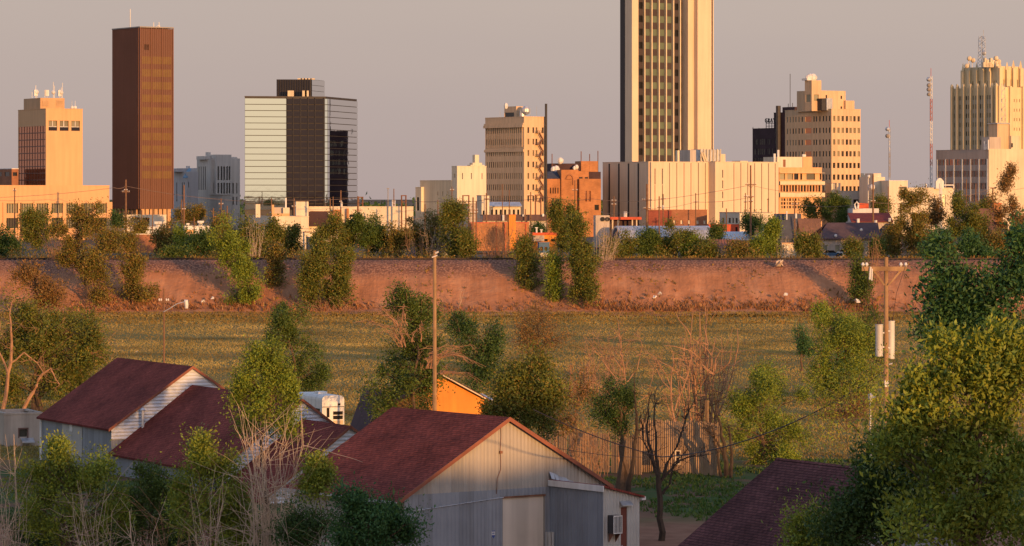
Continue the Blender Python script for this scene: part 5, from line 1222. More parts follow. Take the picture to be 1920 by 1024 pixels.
# ---- poles and wires
def pole(label, px, top, Y, w=.30, arms=(), mat='wood_dark', braces=False, trans=(), lamp=None, bottom=None, group='utility poles', insul=True):
    z0 = base_z(Y) if bottom is None else Z(bottom, Y); x0 = X(px, Y); zt = Z(top, Y) - z0
    t = thing('utility_pole', label, 'utility pole', (x0, Y, z0 - .2), 0, group)
    m = MB(); m.tube([(0, 0, 0), (0, 0, zt * .5), (.0, 0, zt + .2)], [w * .5, w * .44, w * .36], 8); m.build('shaft', M[mat], t)
    for (py, half) in arms:
        z = Z(py, Y) - z0 + .2; hw = half * Y / F; m = MB(); m.box(-hw, hw, -.28, -.16, z - .09, z + .09)
        if braces:
            for s in (-1, 1): m.tube([(s * hw * .55, -.22, z - .05), (s * .08, -.2, z - hw * .6)], .045, 4)
        m.build('crossarm', M[mat], t)
        if insul:
            q = MB()
            for k in (-.95, -.55, .55, .95): q.tube([(k * hw, -.22, z + .09), (k * hw, -.22, z + .2), (k * hw, -.22, z + .34)], [.05, .09, .05], 6)
            q.build('insulators', M['insulator'], t)
    for (ppx, y0, y1) in trans:
        a = X(ppx, Y) - x0; m = MB(); za, zb = Z(y1, Y) - z0, Z(y0, Y) - z0; r = .34 if abs(a) > .3 else .3
        m.tube([(a, -.25, za), (a, -.25, zb)], .3, 10); m.build('transformer', M['tank'], t)
    return t, x0, z0
def wire(label, pts, r=.03, mat='wire', sag=0.0, name='power_line', cat='power line', group='overhead wires'):
    """pts: (px, py, Y) supports; each span hangs with the given sag"""
    P = [np.array([X(a, c), c, Z(b, c)]) for a, b, c in pts]; q = []
    for i in range(len(P) - 1):
        for j in range(10): t = j / 10; q.append(P[i] * (1 - t) + P[i + 1] * t - np.array([0, 0, 4 * sag * t * (1 - t)]))
    q.append(P[-1]); o0 = q[0].copy(); m = MB(); m.tube([p - o0 for p in q], r, 4)
    o = m.build(name, M[mat]); o.location = o0; return tag(o, label, cat, group)
pole('brown pole with one short crossarm in front of the dark brown tower', 236, 337, 880, .55, [(360, 7), (357, 3)])
pole('thin brown pole at the far left against the orange podium', 27.5, 352, 840, .4, [(358, 3)])
pole('brown pole with low crossarm at the far left against the podium windows', 39, 380, 800, .45, [(445, 8), (406, 3)])
pole('pale double pole with the taller top, right of the brown tower', 345, 347, 870, .5, [(393, 3)])
pole('shorter pole leaning on the left of the pale double pole', 340.5, 374, 865, .4)
pole('slim brown pole in front of the courthouse steps', 414.5, 372, 870, .35, [(383, 4)])
pole('brown pole at the right corner of the courthouse', 426, 386, 860, .4)
pole('short brown pole left of the courthouse entrance', 400, 390, 850, .4)
pole('slim pole under the ribs of the brown tower, right of centre', 266, 394, 835, .35)
pole('slim pole by the white trailer roof', 286, 391, 840, .3)
pole('slim pole behind the white bungalow', 364, 408, 835, .35)
pole('brown pole in front of the golden glass panels', 509, 371, 860, .35, [(400, 3)])
pole('brown pole at the right end of the cream garage', 551.5, 372, 860, .45, [(388, 4)])
pole('bright pole before the painted dark reflection, left one', 619, 372, 850, .4, [(402, 3)])
pole('slim bright pole before the painted dark reflection, right one', 624.5, 369, 855, .35)
pole('brown pole with a can transformer at the right of the glass office', 639, 357, 865, .42, [(379, 2)], trans=((640.5, 378, 387),))
pole('stout pale pole with a braced arm right of the glass office', 671, 368, 850, .55, [(394, 9)], braces=True)
pole('tall thin lamp post on the horizon right of the glass office', 727.5, 353, 1000, .3, [(353.5, 2.5)], 'roof_flat', insul=False)
pole('thin dark pole between lamp post and goal shaped frame', 738.5, 354, 900, .32, [(383, 2)])
pole('slim dark pole against the grey side of the cream warehouse', 847.5, 350, 880, .3, [(357, 3.5)])
pole('slim brown pole left of the cream warehouse end block', 821, 375, 860, .35)
pole('brown pole against the cream end block', 797, 383, 860, .35)
pole('bright pole with low crossarm in front of the orange store', 887, 370, 790, .45, [(394, 9), (400, 5)])
pole('second slim pole right beside the bright pole at the orange store', 893, 377, 800, .38, [(399, 3)])
pole('rusty pole in front of the arcade at the tan office', 912, 362, 850, .45, [(373, 5)])
pole('thin pole before the lower windows of the tan office, left one', 942, 345, 870, .28)
pole('thin pole before the lower windows of the tan office, right one', 955, 355, 870, .28)
pole('pale thin pole at the corner of the tan office', 995, 360, 860, .35, [(367, 6)])
pole('bright pole at the right edge of the tan office, behind the kiosk', 1026, 368, 800, .5, [(400, 2)])
pole('slim dark pole with cross against the orange brick hall', 1078, 338, 900, .35, [(357, 5)])
pole('small pole with crossarms against the left side of the windowless block', 1151, 368, 860, .35, [(377, 4), (384, 4)])
pole('stout bright pole at the corner of the windowless block', 1213, 345, 840, .62, [(375, 9), (391, 6)])
pole('slim brown pole before the dark red half of the brick warehouse', 1236, 368, 800, .38, [(389, 4)])
pole('pole with a can transformer against the windowless block', 1243.5, 364, 870, .35, [(373, 5)], trans=((1243.5, 383, 390),))
pole('pole with crossarm above the middle of the brick warehouse', 1304.5, 362, 870, .35, [(379, 4)])
pole('slim brown pole in front of the white corner shop', 1362, 391, 840, .35)
pole('tall dark pole with stacked braced crossarms against the right wing of the windowless block', 1407.5, 310, 800, .5, [(346, 10.5), (369, 6), (378, 4)], braces=True)
pole('thinner double armed pole just left of the tall braced pole', 1397.5, 362, 860, .32, [(369, 3), (379, 3)])
pole('small street lamp on a thin pole near the right end of the windowless block', 1440, 372, 870, .25, [(374, 2)], insul=False)
pole('slim pole among trees below the balcony block', 1490, 376, 830, .4, [(384, 6)], trans=((1492, 399, 408),))
pole('tall brown pole rising over the burgundy roof', 1637, 327, 800, .5, [(378, 4)])
pole('thin dark pole against the long whitish building', 1665.5, 350, 880, .3)
pole('brown pole in front of the conical tree left of the pipes', 1689, 382, 800, .45)
pole('slim brown pole before the banded office, left one', 1812, 336, 880, .32)
pole('slim brown pole before the banded office, right one', 1829.5, 345, 880, .35)
pole('brown pole with arm below the blank end wall at the right', 1861.5, 352, 850, .4, [(352.5, 5)])
pole('thin pole at the left of the blank end wall, low street lamp beside it', 1833, 378, 860, .25, [(377, 3)], insul=False)
pole('short pole with a box in front of the arcade corner', 985, 392, 860, .35)
def frame(label, p0, p1, top, Y):
    z0 = gz(Y); x0 = X(p0, Y); t = thing('pole_frame', label, 'pole frame', (x0, Y, z0)); zt = Z(top, Y) - z0; w = X(p1, Y) - x0
    for a in (0, w): m = MB(); m.tube([(a, 0, 0), (a, 0, zt)], .2, 6); m.build('post', M['rust'], t)
    m = MB(); m.box(-.2, w + .2, -.12, .12, zt - .25, zt); m.box(0, w, -.1, .1, zt - 1.8, zt - 1.6); m.build('beam', M['rust'], t)
frame('goal shaped rusty frame of two posts right of the thin dark pole', 753, 761, 366, 880)
frame('goal shaped rusty frame at the right edge of the glass office', 672.5, 680, 369, 900)
frame('rusty gantry in front of the cream warehouse wall', 868, 879, 366, 880)
frame('rusty frame beside the corner of the tan office', 1004, 1014, 365, 885)
wire('long pale wire running from the left edge past the brown tower to the glass office', [(-20, 371, 900), (215, 352, 880), (236, 349, 880), (414, 374, 870), (509, 374, 860), (671, 371, 850)], .05, 'wire_pale', .4)
wire('low pale wire dipping behind the left trackside trees', [(-20, 446, 800), (39, 446, 800), (345, 413, 865), (500, 421, 840), (640, 425, 830), (671, 410, 850)], .05, 'wire_pale', .8)
wire('dark wire across the sky gap right of the glass office', [(671, 373, 850), (753, 375, 880), (847, 375, 880), (912, 374, 850), (1026, 370, 800), (1110, 373, 850)], .05, 'wire', .5)
wire('pale low wire over the trees right of the glass office', [(671, 420, 850), (821, 404, 860), (912, 410, 850)], .05, 'wire_pale', .4)
wire('faint wire rising over the windowless block to the braced pole', [(1110, 373, 850), (1213, 377, 840), (1407, 347, 800), (1500, 362, 830)], .04, 'wire_pale', .3)
wire('faint second wire below it over the windowless block', [(1130, 400, 850), (1213, 392, 840), (1304, 379, 870), (1407, 370, 800)], .04, 'wire_pale', .4)
wire('faint wire between the burgundy roof pole and the right hand trees', [(1500, 385, 830), (1637, 380, 800), (1760, 372, 850), (1861, 353, 850), (1930, 350, 850)], .04, 'wire_pale', .6)
# ---- near sheds, houses, fence, poles
def stepped_shed():
    b = Bld('stepped_shed', 'long grey shed in three steps with dark red shingle roofs and white corrugated gables', 209, 75, 500, 302, 27, zb=-.02, cat='shed')
    xr = b.sr(360); W = 2 * xr; LA = b.sl(222, xr); LB = -b.sl(566, xr); LC = LB + 9.5
    zA, zB, zC = b.h(690, xr, 0), b.h(725, xr, 0), b.h(789, xr, -LB); eA, eB = b.h(803), b.h(848); eC = eB - (zB - zC)
    for (nm, y0, y1, zr, ze, wm) in (('a', 0, LA, zA, eA, 'wall_blue'), ('b', -LB, -.01, zB, eB, 'wall_blue'), ('c', -LC, -LB - .01, zC, eC, 'wall_blue')):
        m = MB(); m.box(0, W, y0 + .06, y1, 0, ze); w = b.part('wall', wm, m)
        m = MB(); k = (zr - ze) / xr; t = .16; o = .35; ov = .22
        for s in (0, 1):
            e = -o if s == 0 else W + o
            m.prism([(e, y0 - ov, ze - k * o), (xr, y0 - ov, zr), (xr, y0 - ov, zr + t), (e, y0 - ov, ze - k * o + t)], (0, y1 - y0 + ov + (0 if nm != 'a' else .3), 0))
        r = b.part('roof', 'shingle_far', m)
        g = MB(); g.prism([(0, y0, ze - 1.0), (W, y0, ze - 1.0), (W, y0, ze), (xr, y0, zr - .01), (0, y0, ze)], (0, .055, 0)); b.part('gable_siding', 'siding_white', g)
        v = MB()
        for s in (0, 1):
            e = -o if s == 0 else W + o; a = (e, y0 - ov - .04, ze - k * o - .06); c = (xr, y0 - ov - .04, zr - .06)
            v.prism([a, c, (c[0], c[1], c[2] + .26), (a[0], a[1], a[2] + .26)], (0, .037, 0))
        b.part('verge_trim', 'roof_trim', v, r)
    m = MB(); a = b.sr(268, -.6); zb = b.h(797, a, -.6); m.tube([(a, -.6, zb - .6), (a, -.6, zb + 1.25)], .13, 8); m.tube([(a, -.6, zb + 1.25), (a, -.6, zb + 1.3), (a, -.6, zb + 1.5)], [.2, .24, .1], 8); b.part('flue', 'galv', m)
    m = MB(); m.box(-.05, -.005, LA * .40, LA * .68, 1.0, eA - .35); b.part('pale_patch', 'rib_pale', m)
    m = MB(); m.box(-.10, -.055, b.sl(137), b.sl(132.5), eA - .9, eA - .1); b.part('white_board', 'white', m)
    m = MB(); m.box(-.12, .0, LA - .2, LA + .1, 0, eA - .1); b.part('corner_trim', 'white', m); b.done()
stepped_shed()

def warehouse():
    b = Bld('metal_warehouse', 'large grey metal warehouse with a dark red shingle roof and beige garage door', 757, 640, 1135, 226, 36, zb=-.02, cat='warehouse')
    W = b.wr; xr = W / 2; L = b.sl(741, xr); zr = b.h(786, xr, 0); ze = b.h(931); o = .75; k = (zr - ze) / xr; ov = .35; t = .15
    m = MB(); d0, d1, dz = b.sr(943), b.sr(1020.5), b.h(946)
    for q in ([(0, 0, 0), (d0, 0, 0), (d0, 0, dz), (0, 0, dz)], [(d1, 0, 0), (W, 0, 0), (W, 0, dz), (d1, 0, dz)], [(0, 0, dz), (W, 0, dz), (W, 0, ze), (0, 0, ze)], [(0, 0, ze), (W, 0, ze), (xr, 0, zr)],
              [(d0, 0, 0), (d0, .25, 0), (d0, .25, dz), (d0, 0, dz)], [(d1, 0, 0), (d1, 0, dz), (d1, .25, dz), (d1, .25, 0)], [(d0, 0, dz), (d0, .25, dz), (d1, .25, dz), (d1, 0, dz)],
              [(0, L, 0), (0, 0, 0), (0, 0, ze), (0, L, ze)], [(W, 0, 0), (W, L, 0), (W, L, ze), (W, 0, ze)], [(W, L, 0), (0, L, 0), (0, L, ze), (xr, L, zr), (W, L, ze)]): m.face(q)
    wall = b.part('wall', 'wall_grey', m)
    m = MB(); zl = b.h(929); m.box(.02, d0 - .06, -.03, -.004, 0, zl); m.box(d0 - .06, d1 + .06, -.03, -.004, dz + .12, zl); m.box(d1 + .06, W, -.03, -.004, 0, zl); b.part('lower_cladding', 'wall_blue', m, wall)
    m = MB(); m.box(d0 + .003, d1 - .003, .1, .2, 0, dz - .003)
    for z in (.7, 1.45, 2.2): m.box(d0 + .01, d1 - .01, .085, .097, z, z + .025)
    dr = b.part('garage_door', 'door_beige', m)
    m = MB(); m.box(d0 - .08, d1 + .08, -.06, -.031, dz + .003, dz + .10); b.part('door_head', 'rust', m, dr)
    m = MB()
    for s in (0, 1):
        e = -o if s == 0 else W + o * .6; f = o if s == 0 else o * .6
        m.prism([(e, -ov, ze - k * f), (xr, -ov, zr), (xr, -ov, zr + t), (e, -ov, ze - k * f + t)], (0, L + 2 * ov, 0))
    roof = b.part('roof', 'shingle', m)
    v = MB()
    for s in (0, 1):
        e = -o if s == 0 else W + o * .6; f = o if s == 0 else o * .6; a = (e, -ov - .05, ze - k * f - .12); c = (xr, -ov - .05, zr - .12)
        v.prism([a, c, (c[0], c[1], c[2] + .29), (a[0], a[1], a[2] + .29)], (0, .047, 0))
    b.part('verge_trim', 'roof_trim', v, roof)
    m = MB(); m.box(-o - .1, -o - .003, -ov, L + ov, ze - k * o - .05, ze - k * o + .12); b.part('gutter', 'galv', m, roof)
    # wire and bracket on the gable, conduit, shield sign
    m = MB(); q = [(938, 790), (938.5, 820), (937, 845), (938, 857), (938, 880), (931.5, 897), (930, 926)]; m.tube([(b.sr(p), -.06, b.h(y, b.sr(p))) for p, y in q], .022, 5); m.box(b.sr(935.5), b.sr(940), -.16, -.02, b.h(860), b.h(855)); b.part('drop_cable', 'rust', m)
    m = MB(); m.tube([(b.sr(781), -.09, b.h(958.5)), (b.sr(943), -.09, b.h(944))], .03, 6); m.box(b.sr(780), b.sr(782.5), -.15, -.04, b.h(960.5), b.h(957)); b.part('conduit', 'galv', m)
    cx, cz = b.sr(924), b.h(1014); w = .13
    m = MB(); m.prism([(cx - w, -.06, cz + .26), (cx - w, -.06, cz - .1), (cx, -.06, cz - .26), (cx + w, -.06, cz - .1), (cx + w, -.06, cz + .26)], (0, .025, 0)); sg = b.part('shield_sign', 'white', m)
    m = MB(); m.prism([(cx - w, -.066, cz - .04), (cx - w, -.066, cz - .1), (cx, -.066, cz - .26), (cx + w, -.066, cz - .1), (cx + w, -.066, cz - .04)], (0, .004, 0)); m.box(cx - w, cx + w, -.066, -.062, cz + .2, cz + .26)
    for i in range(3): m.box(cx - .08 + i * .06, cx - .04 + i * .06, -.066, -.062, cz + .03, cz + .13)
    b.part('sign_mark', 'sign_blue', m, sg)
    # lean-to that steps forward at the right
    xl = b.sr(1031); D = b.sl(1131, xl); x2 = b.sr(1199, D); z1 = b.h(914, xl, D); z2 = b.h(932, x2, D); ks = (z1 - z2) / (x2 - xl)
    m = MB(); m.face([(xl, -.035, 0), (xl, D, 0), (xl, D, z1), (xl, -.035, z1)]); side = b.part('side_wall', 'wall_blue', m)
    m = MB(); c0, c1, cz2 = b.sr(1164, D), b.sr(1176, D), b.h(951, b.sr(1170, D), D)
    def zt(x): return z1 - ks * (x - xl)
    for q in ([(xl, D, 0), (c0, D, 0), (c0, D, cz2), (xl, D, cz2)], [(c1, D, 0), (x2, D, 0), (x2, D, cz2), (c1, D, cz2)], [(xl, D, cz2), (x2, D, cz2), (x2, D, z2), (xl, D, z1)], [(x2, D, 0), (x2, 6, 0), (x2, 6, z2), (x2, D, z2)],
              [(c0, D, 0), (c0, D + .12, 0), (c0, D + .12, cz2), (c0, D, cz2)], [(c1, D, 0), (c1, D, cz2), (c1, D + .12, cz2), (c1, D + .12, 0)], [(x2, 6, 0), (W, 6, 0), (W, 6, z1), (x2, 6, z2)]): m.face(q)
    b.part('lean_to_front', 'rib_pale', m)
    m = MB(); m.box(c0 + .003, c1 - .003, D + .05, D + .11, 0, cz2 - .003); rd = b.part('door', 'door_red', m); m = MB(); m.ball((c0 + .12, D + .02, 1.05), .05, 6, 4); b.part('handle', 'galv', m, rd)
    m = MB(); m.prism([(c0 - .1, D - .35, cz2 + .1), (c0 - .1, D - .003, cz2 + .35), (c0 - .1, D - .003, cz2 + .42), (c0 - .1, D - .35, cz2 + .17)], (c1 - c0 + .35, 0, 0)); b.part('door_hood', 'galv', m)
    m = MB(); e = .25; m.prism([(xl - .12, D - e, z1 + .02), (x2 + e, D - e, zt(x2 + e) + .02), (x2 + e, D - e, zt(x2 + e) + .16), (xl - .12, D - e, z1 + .16)], (0, -D + e + 6, 0)); lr = b.part('lean_to_roof', 'shingle', m)
    m = MB(); m.box(xl - .2, xl - .125, D - e, -.06, z1 - .28, z1 + .12); b.part('fascia', 'white', m, lr)
    m = MB(); m.box(x2 + e + .003, x2 + e + .1, D - e, 5, zt(x2 + e) - .12, zt(x2 + e) + .1); m.box(x2 + .02, x2 + e, D - e - .03, D - e + .2, zt(x2 + e) - .12, zt(x2 + e) + .015); b.part('fascia', 'white', m, lr)
    rg = random.Random(5); m = MB(); n = 9; xx = [lerp(xl - .1, b.sr(1102), i / n) for i in range(n + 1)]
    for i in range(n):
        h0, h1 = [.42 * (1 - .8 * j / n) + rg.uniform(-.04, .06) for j in (i, i + 1)]
        m.face([(xx[i], -.25 - rg.uniform(0, .12), zt(xx[i]) + .19), (xx[i + 1], -.3, zt(xx[i + 1]) + .19), (xx[i + 1], -.06, zt(xx[i + 1]) + .2 + h1), (xx[i], -.06, zt(xx[i]) + .2 + h0)])
    b.part('flashing', 'galv', m, lr)
    a0, a1 = b.sr(1139.5, D), b.sr(1166, D); az0, az1 = b.h(1000, a0, D), b.h(966, a0, D); y0 = D - .62
    a1 = a0 + .72
    m = MB(); m.box(a0, a1, y0, D - .01, az0, az1); ac = b.part('air_conditioner', 'steel_dark', m)
    m = MB(); yy = y0 - .03
    for q in ((a0, a0 + .06, az0, az1), (a1 - .06, a1, az0, az1), (a0 + .06, a1 - .06, az0, az0 + .06), (a0 + .06, a1 - .06, az1 - .06, az1)): m.box(q[0], q[1], yy, y0 - .003, q[2], q[3])
    for i in range(1, 5): x = lerp(a0 + .06, a1 - .06, i / 5); m.box(x - .018, x + .018, yy, y0 - .003, az0 + .06, az1 - .06)
    b.part('grille', 'white', m, ac)
    m = MB()
    for x in (a0 + .06, a1 - .1): m.prism([(x, D - .01, az0 - .02), (x, y0 + .1, az0 - .02), (x, D - .01, az0 - .6)], (.05, 0, 0))
    b.part('bracket', 'rust', m, ac)
    m = MB(); m.box(b.sr(1021), b.sr(1040), -.5, -.1, 0, b.h(1016)); b.part('corrugated_skirt', 'rib_pale', m); b.done()
warehouse()

def red_roof_right():
    t = R(30); ux, uy, vx, vy = math.cos(t), math.sin(t), -math.sin(t), math.cos(t); hw, L = 9.5, 9.5; Ya = 191.0
    ox, oy = X(1457, Ya) - hw * ux - L * vx, Ya - hw * uy - L * vy
    b = Bld('shingle_roof_house', 'near house showing only its broad dark red shingle roof, lower right', CX + F * ox / oy, 900, 1800, oy, 30, zb=-.02, cat='house')
    zr = b.h(859, hw, L); k = .71; m = MB(); ze = zr - k * hw
    m.box(.5, 2 * hw - .5, .4, L - .4, 0, ze); m.prism([(.5, .4, ze), (2 * hw - .5, .4, ze), (hw, .4, zr - .35)], (0, L - .8, 0)); b.part('wall', 'wall_blue', m)
    m = MB()
    for e in (-.3, 2 * hw + .3): m.prism([(e, 0, ze - .3 * k), (hw, 0, zr - .16), (hw, 0, zr), (e, 0, ze - .3 * k + .16)], (0, L, 0))
    r = b.part('roof', 'shingle_dark', m); m = MB(); m.prism([(hw - .16, -.02, zr - .09), (hw, -.02, zr + .03), (hw + .16, -.02, zr - .09)], (0, L + .04, 0)); b.part('ridge_cap', 'shingle_dark', m, r); b.done()
red_roof_right()

def camper():
    b = Bld('camper_trailer', 'white camper trailer with dark windows parked behind the shed under a leaning elm', 604, 556, 645.5, 352, 24, cat='camper')
    z0, z1 = b.h(797), b.h(741.5, .5, .5); W, L = b.wr, b.wl; m = MB(); r = .45
    ring = [(0, z0), (W, z0), (W, z1 - r)] + [(W - r + r * math.cos(a), z1 - r + r * math.sin(a)) for a in (.5, 1.1)] + [(W - r, z1), (r, z1)] + [(r - r * math.sin(a), z1 - r + r * math.cos(a)) for a in (.5, 1.1)] + [(0, z1 - r)]
    m.prism([(p[0], 0, p[1]) for p in ring], (0, L, 0)); body = b.part('body', 'white', m)
    def win(n, p, q, y0, y1, mat='glass_dark'): m = MB(); m.box(b.sr(p), b.sr(q), -.04, -.006, b.h(y1), b.h(y0)); b.part(n, mat, m)
    win('window', 624.5, 642.5, 772, 778.5); win('window', 624.5, 642.5, 780, 787); win('door', 612.5, 617.5, 765, 783); win('window', 633.5, 638, 757, 761)
    m = MB(); m.box(b.sr(625), b.sr(643), -.05, -.006, b.h(796), b.h(789)); b.part('lower_panel', 'stone_tan', m)
    m = MB(); m.box(b.sr(604), b.sr(645), -.03, -.005, b.h(764), b.h(762.8)); b.part('trim_line', 'steel_dark', m)
    for p, q in ((600, 593), (585, 576)): m = MB(); m.box(-.04, -.006, b.sl(p), b.sl(q), b.h(774, 0, 2), b.h(765, 0, 2)); b.part('window', 'glass_dark', m)
    for s in (.8, 1.7): m = MB(); m.tube([(-.12, L * .45 + s - 1.2, z0), (.1, L * .45 + s - 1.2, z0)], .36, 12); b.part('wheel', 'black', m)
    m = MB(); m.box(W * .3, W * .7, L * .4, L * .55, z1 + .003, z1 + .25); b.part('roof_unit', 'white', m, body); b.done()
camper()
gabled('dark_hut', 'small hut with a steep dark brown roof in the grass behind the warehouse', 690, 662, 735, 318, 30, 800, 737, 'brick_dark', 'roof_purple', 'y', .3, cat='hut', zb=0)
gabled('orange_house', 'bright orange house end lit by the sun behind the warehouse roof and the tall pole', 742, 720, 908, 276, 30, 756, 709, 'orange_bright', 'shingle_dark', 'y', .35, zb=0, cat='house',
       extra=lambda b: (b.part('verge_board', 'cream', (lambda m: (m.prism([(b.wr * .5, -.42, b.h(709) + .1), (b.wr + .35, -.42, b.h(756) - .12), (b.wr + .35, -.42, b.h(756) - .02), (b.wr * .5, -.42, b.h(709) + .2)], (0, .04, 0)), m)[1])(MB())),
                        b.part('porch_roof', 'galv', (lambda m: (m.prism([(b.wr + .05, -.8, b.h(757)), (b.wr + .5, -.8, b.h(757)), (b.wr + .5, 1.2, b.h(748)), (b.wr + .05, 1.2, b.h(748))], (0, 0, .12)), m)[1])(MB())),
                        b.box('porch_wall', 'brick_orange', b.wr + .02, b.wr + .35, -.2, 2, 0, b.h(760))))
def cottage():
    b = Bld('beige_cottage', 'low beige cottage with one small window left of the long grey shed', 8, -40, 79, 335, 22, zb=-.02, cat='house')
    b.block('wall', 'beige', 0, b.wr, 0, 6, 0, b.h(778), [(b.sr(36), b.sr(51), b.h(820), b.h(806), 'glass_pale')], (), .15, roof='roof_flat')
    m = MB()
    for q in ((34, 36, 803, 822), (51, 53, 803, 822)): m.box(b.sr(q[0]), b.sr(q[1]), -.05, -.003, b.h(q[3]), b.h(q[2]))
    m.box(b.sr(36), b.sr(51), -.05, -.003, b.h(806), b.h(803)); b.part('window_frame', 'roof_brown', m)
    m = MB(); m.prism([(b.sr(39), -.7, b.h(831)), (b.sr(39), -.003, b.h(824)), (b.sr(39), -.003, b.h(822)), (b.sr(39), -.7, b.h(829))], (b.sr(62) - b.sr(39), 0, 0)); b.part('awning', 'galv', m); b.done()
cottage()

def fence(label, p0, p1, top, Y0, Y1, bottom_z, seed):
    rg = random.Random(seed); x0, x1 = X(p0, Y0), X(p1, Y1); ang = math.atan2(Y1 - Y0, x1 - x0); L = math.hypot(x1 - x0, Y1 - Y0)
    t = thing('plank_fence', label, 'fence', (x0, Y0, 0), ang); h0 = Z(top, Y0); m = MB(); x = 0.0
    while x < L:
        w = rg.uniform(.15, .24); h = h0 + rg.uniform(-.12, .12); y = rg.uniform(-.02, .02)
        if rg.random() > .03: m.prism([(x, y, bottom_z), (x + w - .015, y, bottom_z), (x + w - .015, y, h - .03), (x + w * .5, y, h + .03), (x, y, h - .03)], (0, .03, 0))
        x += w
    m.build('planks', M['fence_wood'], t)
    m = MB()
    for z in (.5, h0 * .55, h0 - .4): m.box(0, L, .06, .13, z - .05, z + .05)
    m.build('rails', M['fence_wood'], t)
    return t
fence('weathered plank fence left of the tall bare trees, mostly in shade', 1012, 1202, 806, 309, 301, -.05, 1)
f2 = fence('taller sunlit plank fence right of the forked trunks', 1200, 1347, 787, 304, 300, -.05, 2)
m = MB(); ang = f2.rotation_euler.z
for p, t_, w in ((1304, 742, .16), (1341, 748, .26), (1313, 762, .1)):
    a = X(p, 302) - X(1200, 304); m.box(a - w / 2, a + w / 2, .14, .14 + w, 0, Z(t_, 303))
m.build('posts', M['wood_pole'], f2)
def frame_chair():
    Y = 299.5; t = thing('window_frame', 'old pale window frame hung on the sunlit plank fence behind the bare trunks', 'window frame', (X(1271, Y), Y, 1.0), -.15); m = MB(); w, h = .5, 1.25
    for x0, x1, z0, z1 in ((-w / 2, -w / 2 + .1, 0, h), (w / 2 - .1, w / 2, 0, h), (-w / 2 + .1, w / 2 - .1, 0, .1), (-w / 2 + .1, w / 2 - .1, h - .1, h), (-w / 2 + .1, w / 2 - .1, h * .5, h * .5 + .06)): m.box(x0, x1, 0, .06, z0, z1)
    m.build('frame', M['cream'], t); m = MB(); m.box(-w / 2 + .1, w / 2 - .1, .02, .04, .1, h - .1); m.build('pane', M['dark_glass_and_reflection'], t)
frame_chair()

# near poles and cables
t, x0, z0 = pole('tall bare wooden pole rising behind the warehouse roof ridge', 815, 470, 254, .34, [], 'wood_pole', group='near wooden poles')
m = MB(); zt = Z(470, 254) - z0; m.tube([(.05, -.1, zt), (.28, -.15, zt + .12)], .07, 6); m.tube([(-.2, -.1, zt - .3), (.2, -.1, zt - .15)], .05, 6); m.build('insulators', M['insulator'], t)
t, x0, z0 = pole('wooden pole with crossarm and two pale can transformers at the right', 1661.5, 482, 178, .30, [], 'wood_pole', group='near wooden poles')
def dress(t, x0, z0, Y):
    a0, a1 = X(1615, Y) - x0, X(1700, Y) - x0; z = Z(496.5, Y) - z0; m = MB(); m.box(a0, a1, -.3, -.17, z - .11, z + .11); m.build('crossarm', M['wood_pole'], t)
    m = MB()
    for s in (X(1636, Y) - x0, X(1686, Y) - x0): m.prism([(s, -.22, z - .1), (s + .12, -.22, z - .1), (math.copysign(.1, s) + .05, -.2, z - .85), (math.copysign(.1, s) - .05, -.2, z - .85)], (0, .06, 0))
    m.build('brace', M['wood_pole'], t)
    m = MB()
    for p in (1617, 1624, 1688, 1697): a = X(p, Y) - x0; m.tube([(a, -.24, z + .11), (a, -.24, z + .2), (a, -.24, z + .32)], [.03, .10, .05], 7)
    m.tube([(X(1631, Y) - x0, -.36, z + .1), (X(1629, Y) - x0, -.4, z - .55)], .05, 6); m.tube([(X(1634, Y) - x0, -.36, z), (X(1633, Y) - x0, -.4, z - .6)], .04, 6); m.build('insulators', M['insulator'], t)
    for p, y0, y1, yy in ((1647.5, 602, 661, -.25), (1671, 596, 666, .12)):
        a = X(p, Y) - x0; za, zb = Z(y1, Y) - z0, Z(y0, Y) - z0; m = MB(); m.tube([(a, yy, za), (a, yy, za + .03), (a, yy, zb - .05), (a, yy, zb)], [.17, .19, .19, .19], 14); m.tube([(a, yy, zb), (a, yy, zb + .04)], .21, 14); tr = m.build('transformer', M['tank'], t)
        m = MB()
        for d in (-.07, .07): m.tube([(a + d, yy, zb + .04), (a + d, yy, zb + .12), (a + d * 1.3, yy, zb + .24)], [.035, .05, .03], 6)
        m.build('bushing', M['bark_dark'], tr, False)
        m = MB()
        for zz in (lerp(za, zb, .3), lerp(za, zb, .75)): m.box(min(a, 0), max(a, 0), -.06, .06, zz - .04, zz + .04)
        m.build('bracket', M['galv'], tr)
    m = MB()
    for p, q, pp, qq in ((1617, 490, 1640, 600), (1697, 490, 1672, 594), (1640, 600, 1650, 600)):
        m.tube([(X(p, Y) - x0, -.3, Z(q, Y) - z0), (lerp(X(p, Y), X(pp, Y), .7) - x0, -.35, lerp(Z(q, Y), Z(qq, Y), .5) - z0), (X(pp, Y) - x0, -.28, Z(qq, Y) - z0)], .012, 4)
    m.build('jumper_wires', M['wire'], t)
    m = MB(); m.tube([(.12, -.1, Z(676, Y) - z0), (.3, -.2, Z(674, Y) - z0)], .04, 5); m.box(-.1, .1, -.25, -.1, Z(718, Y) - z0, Z(706, Y) - z0); m.build('bracket', M['insulator'], t)
dress(t, x0, z0, 178)
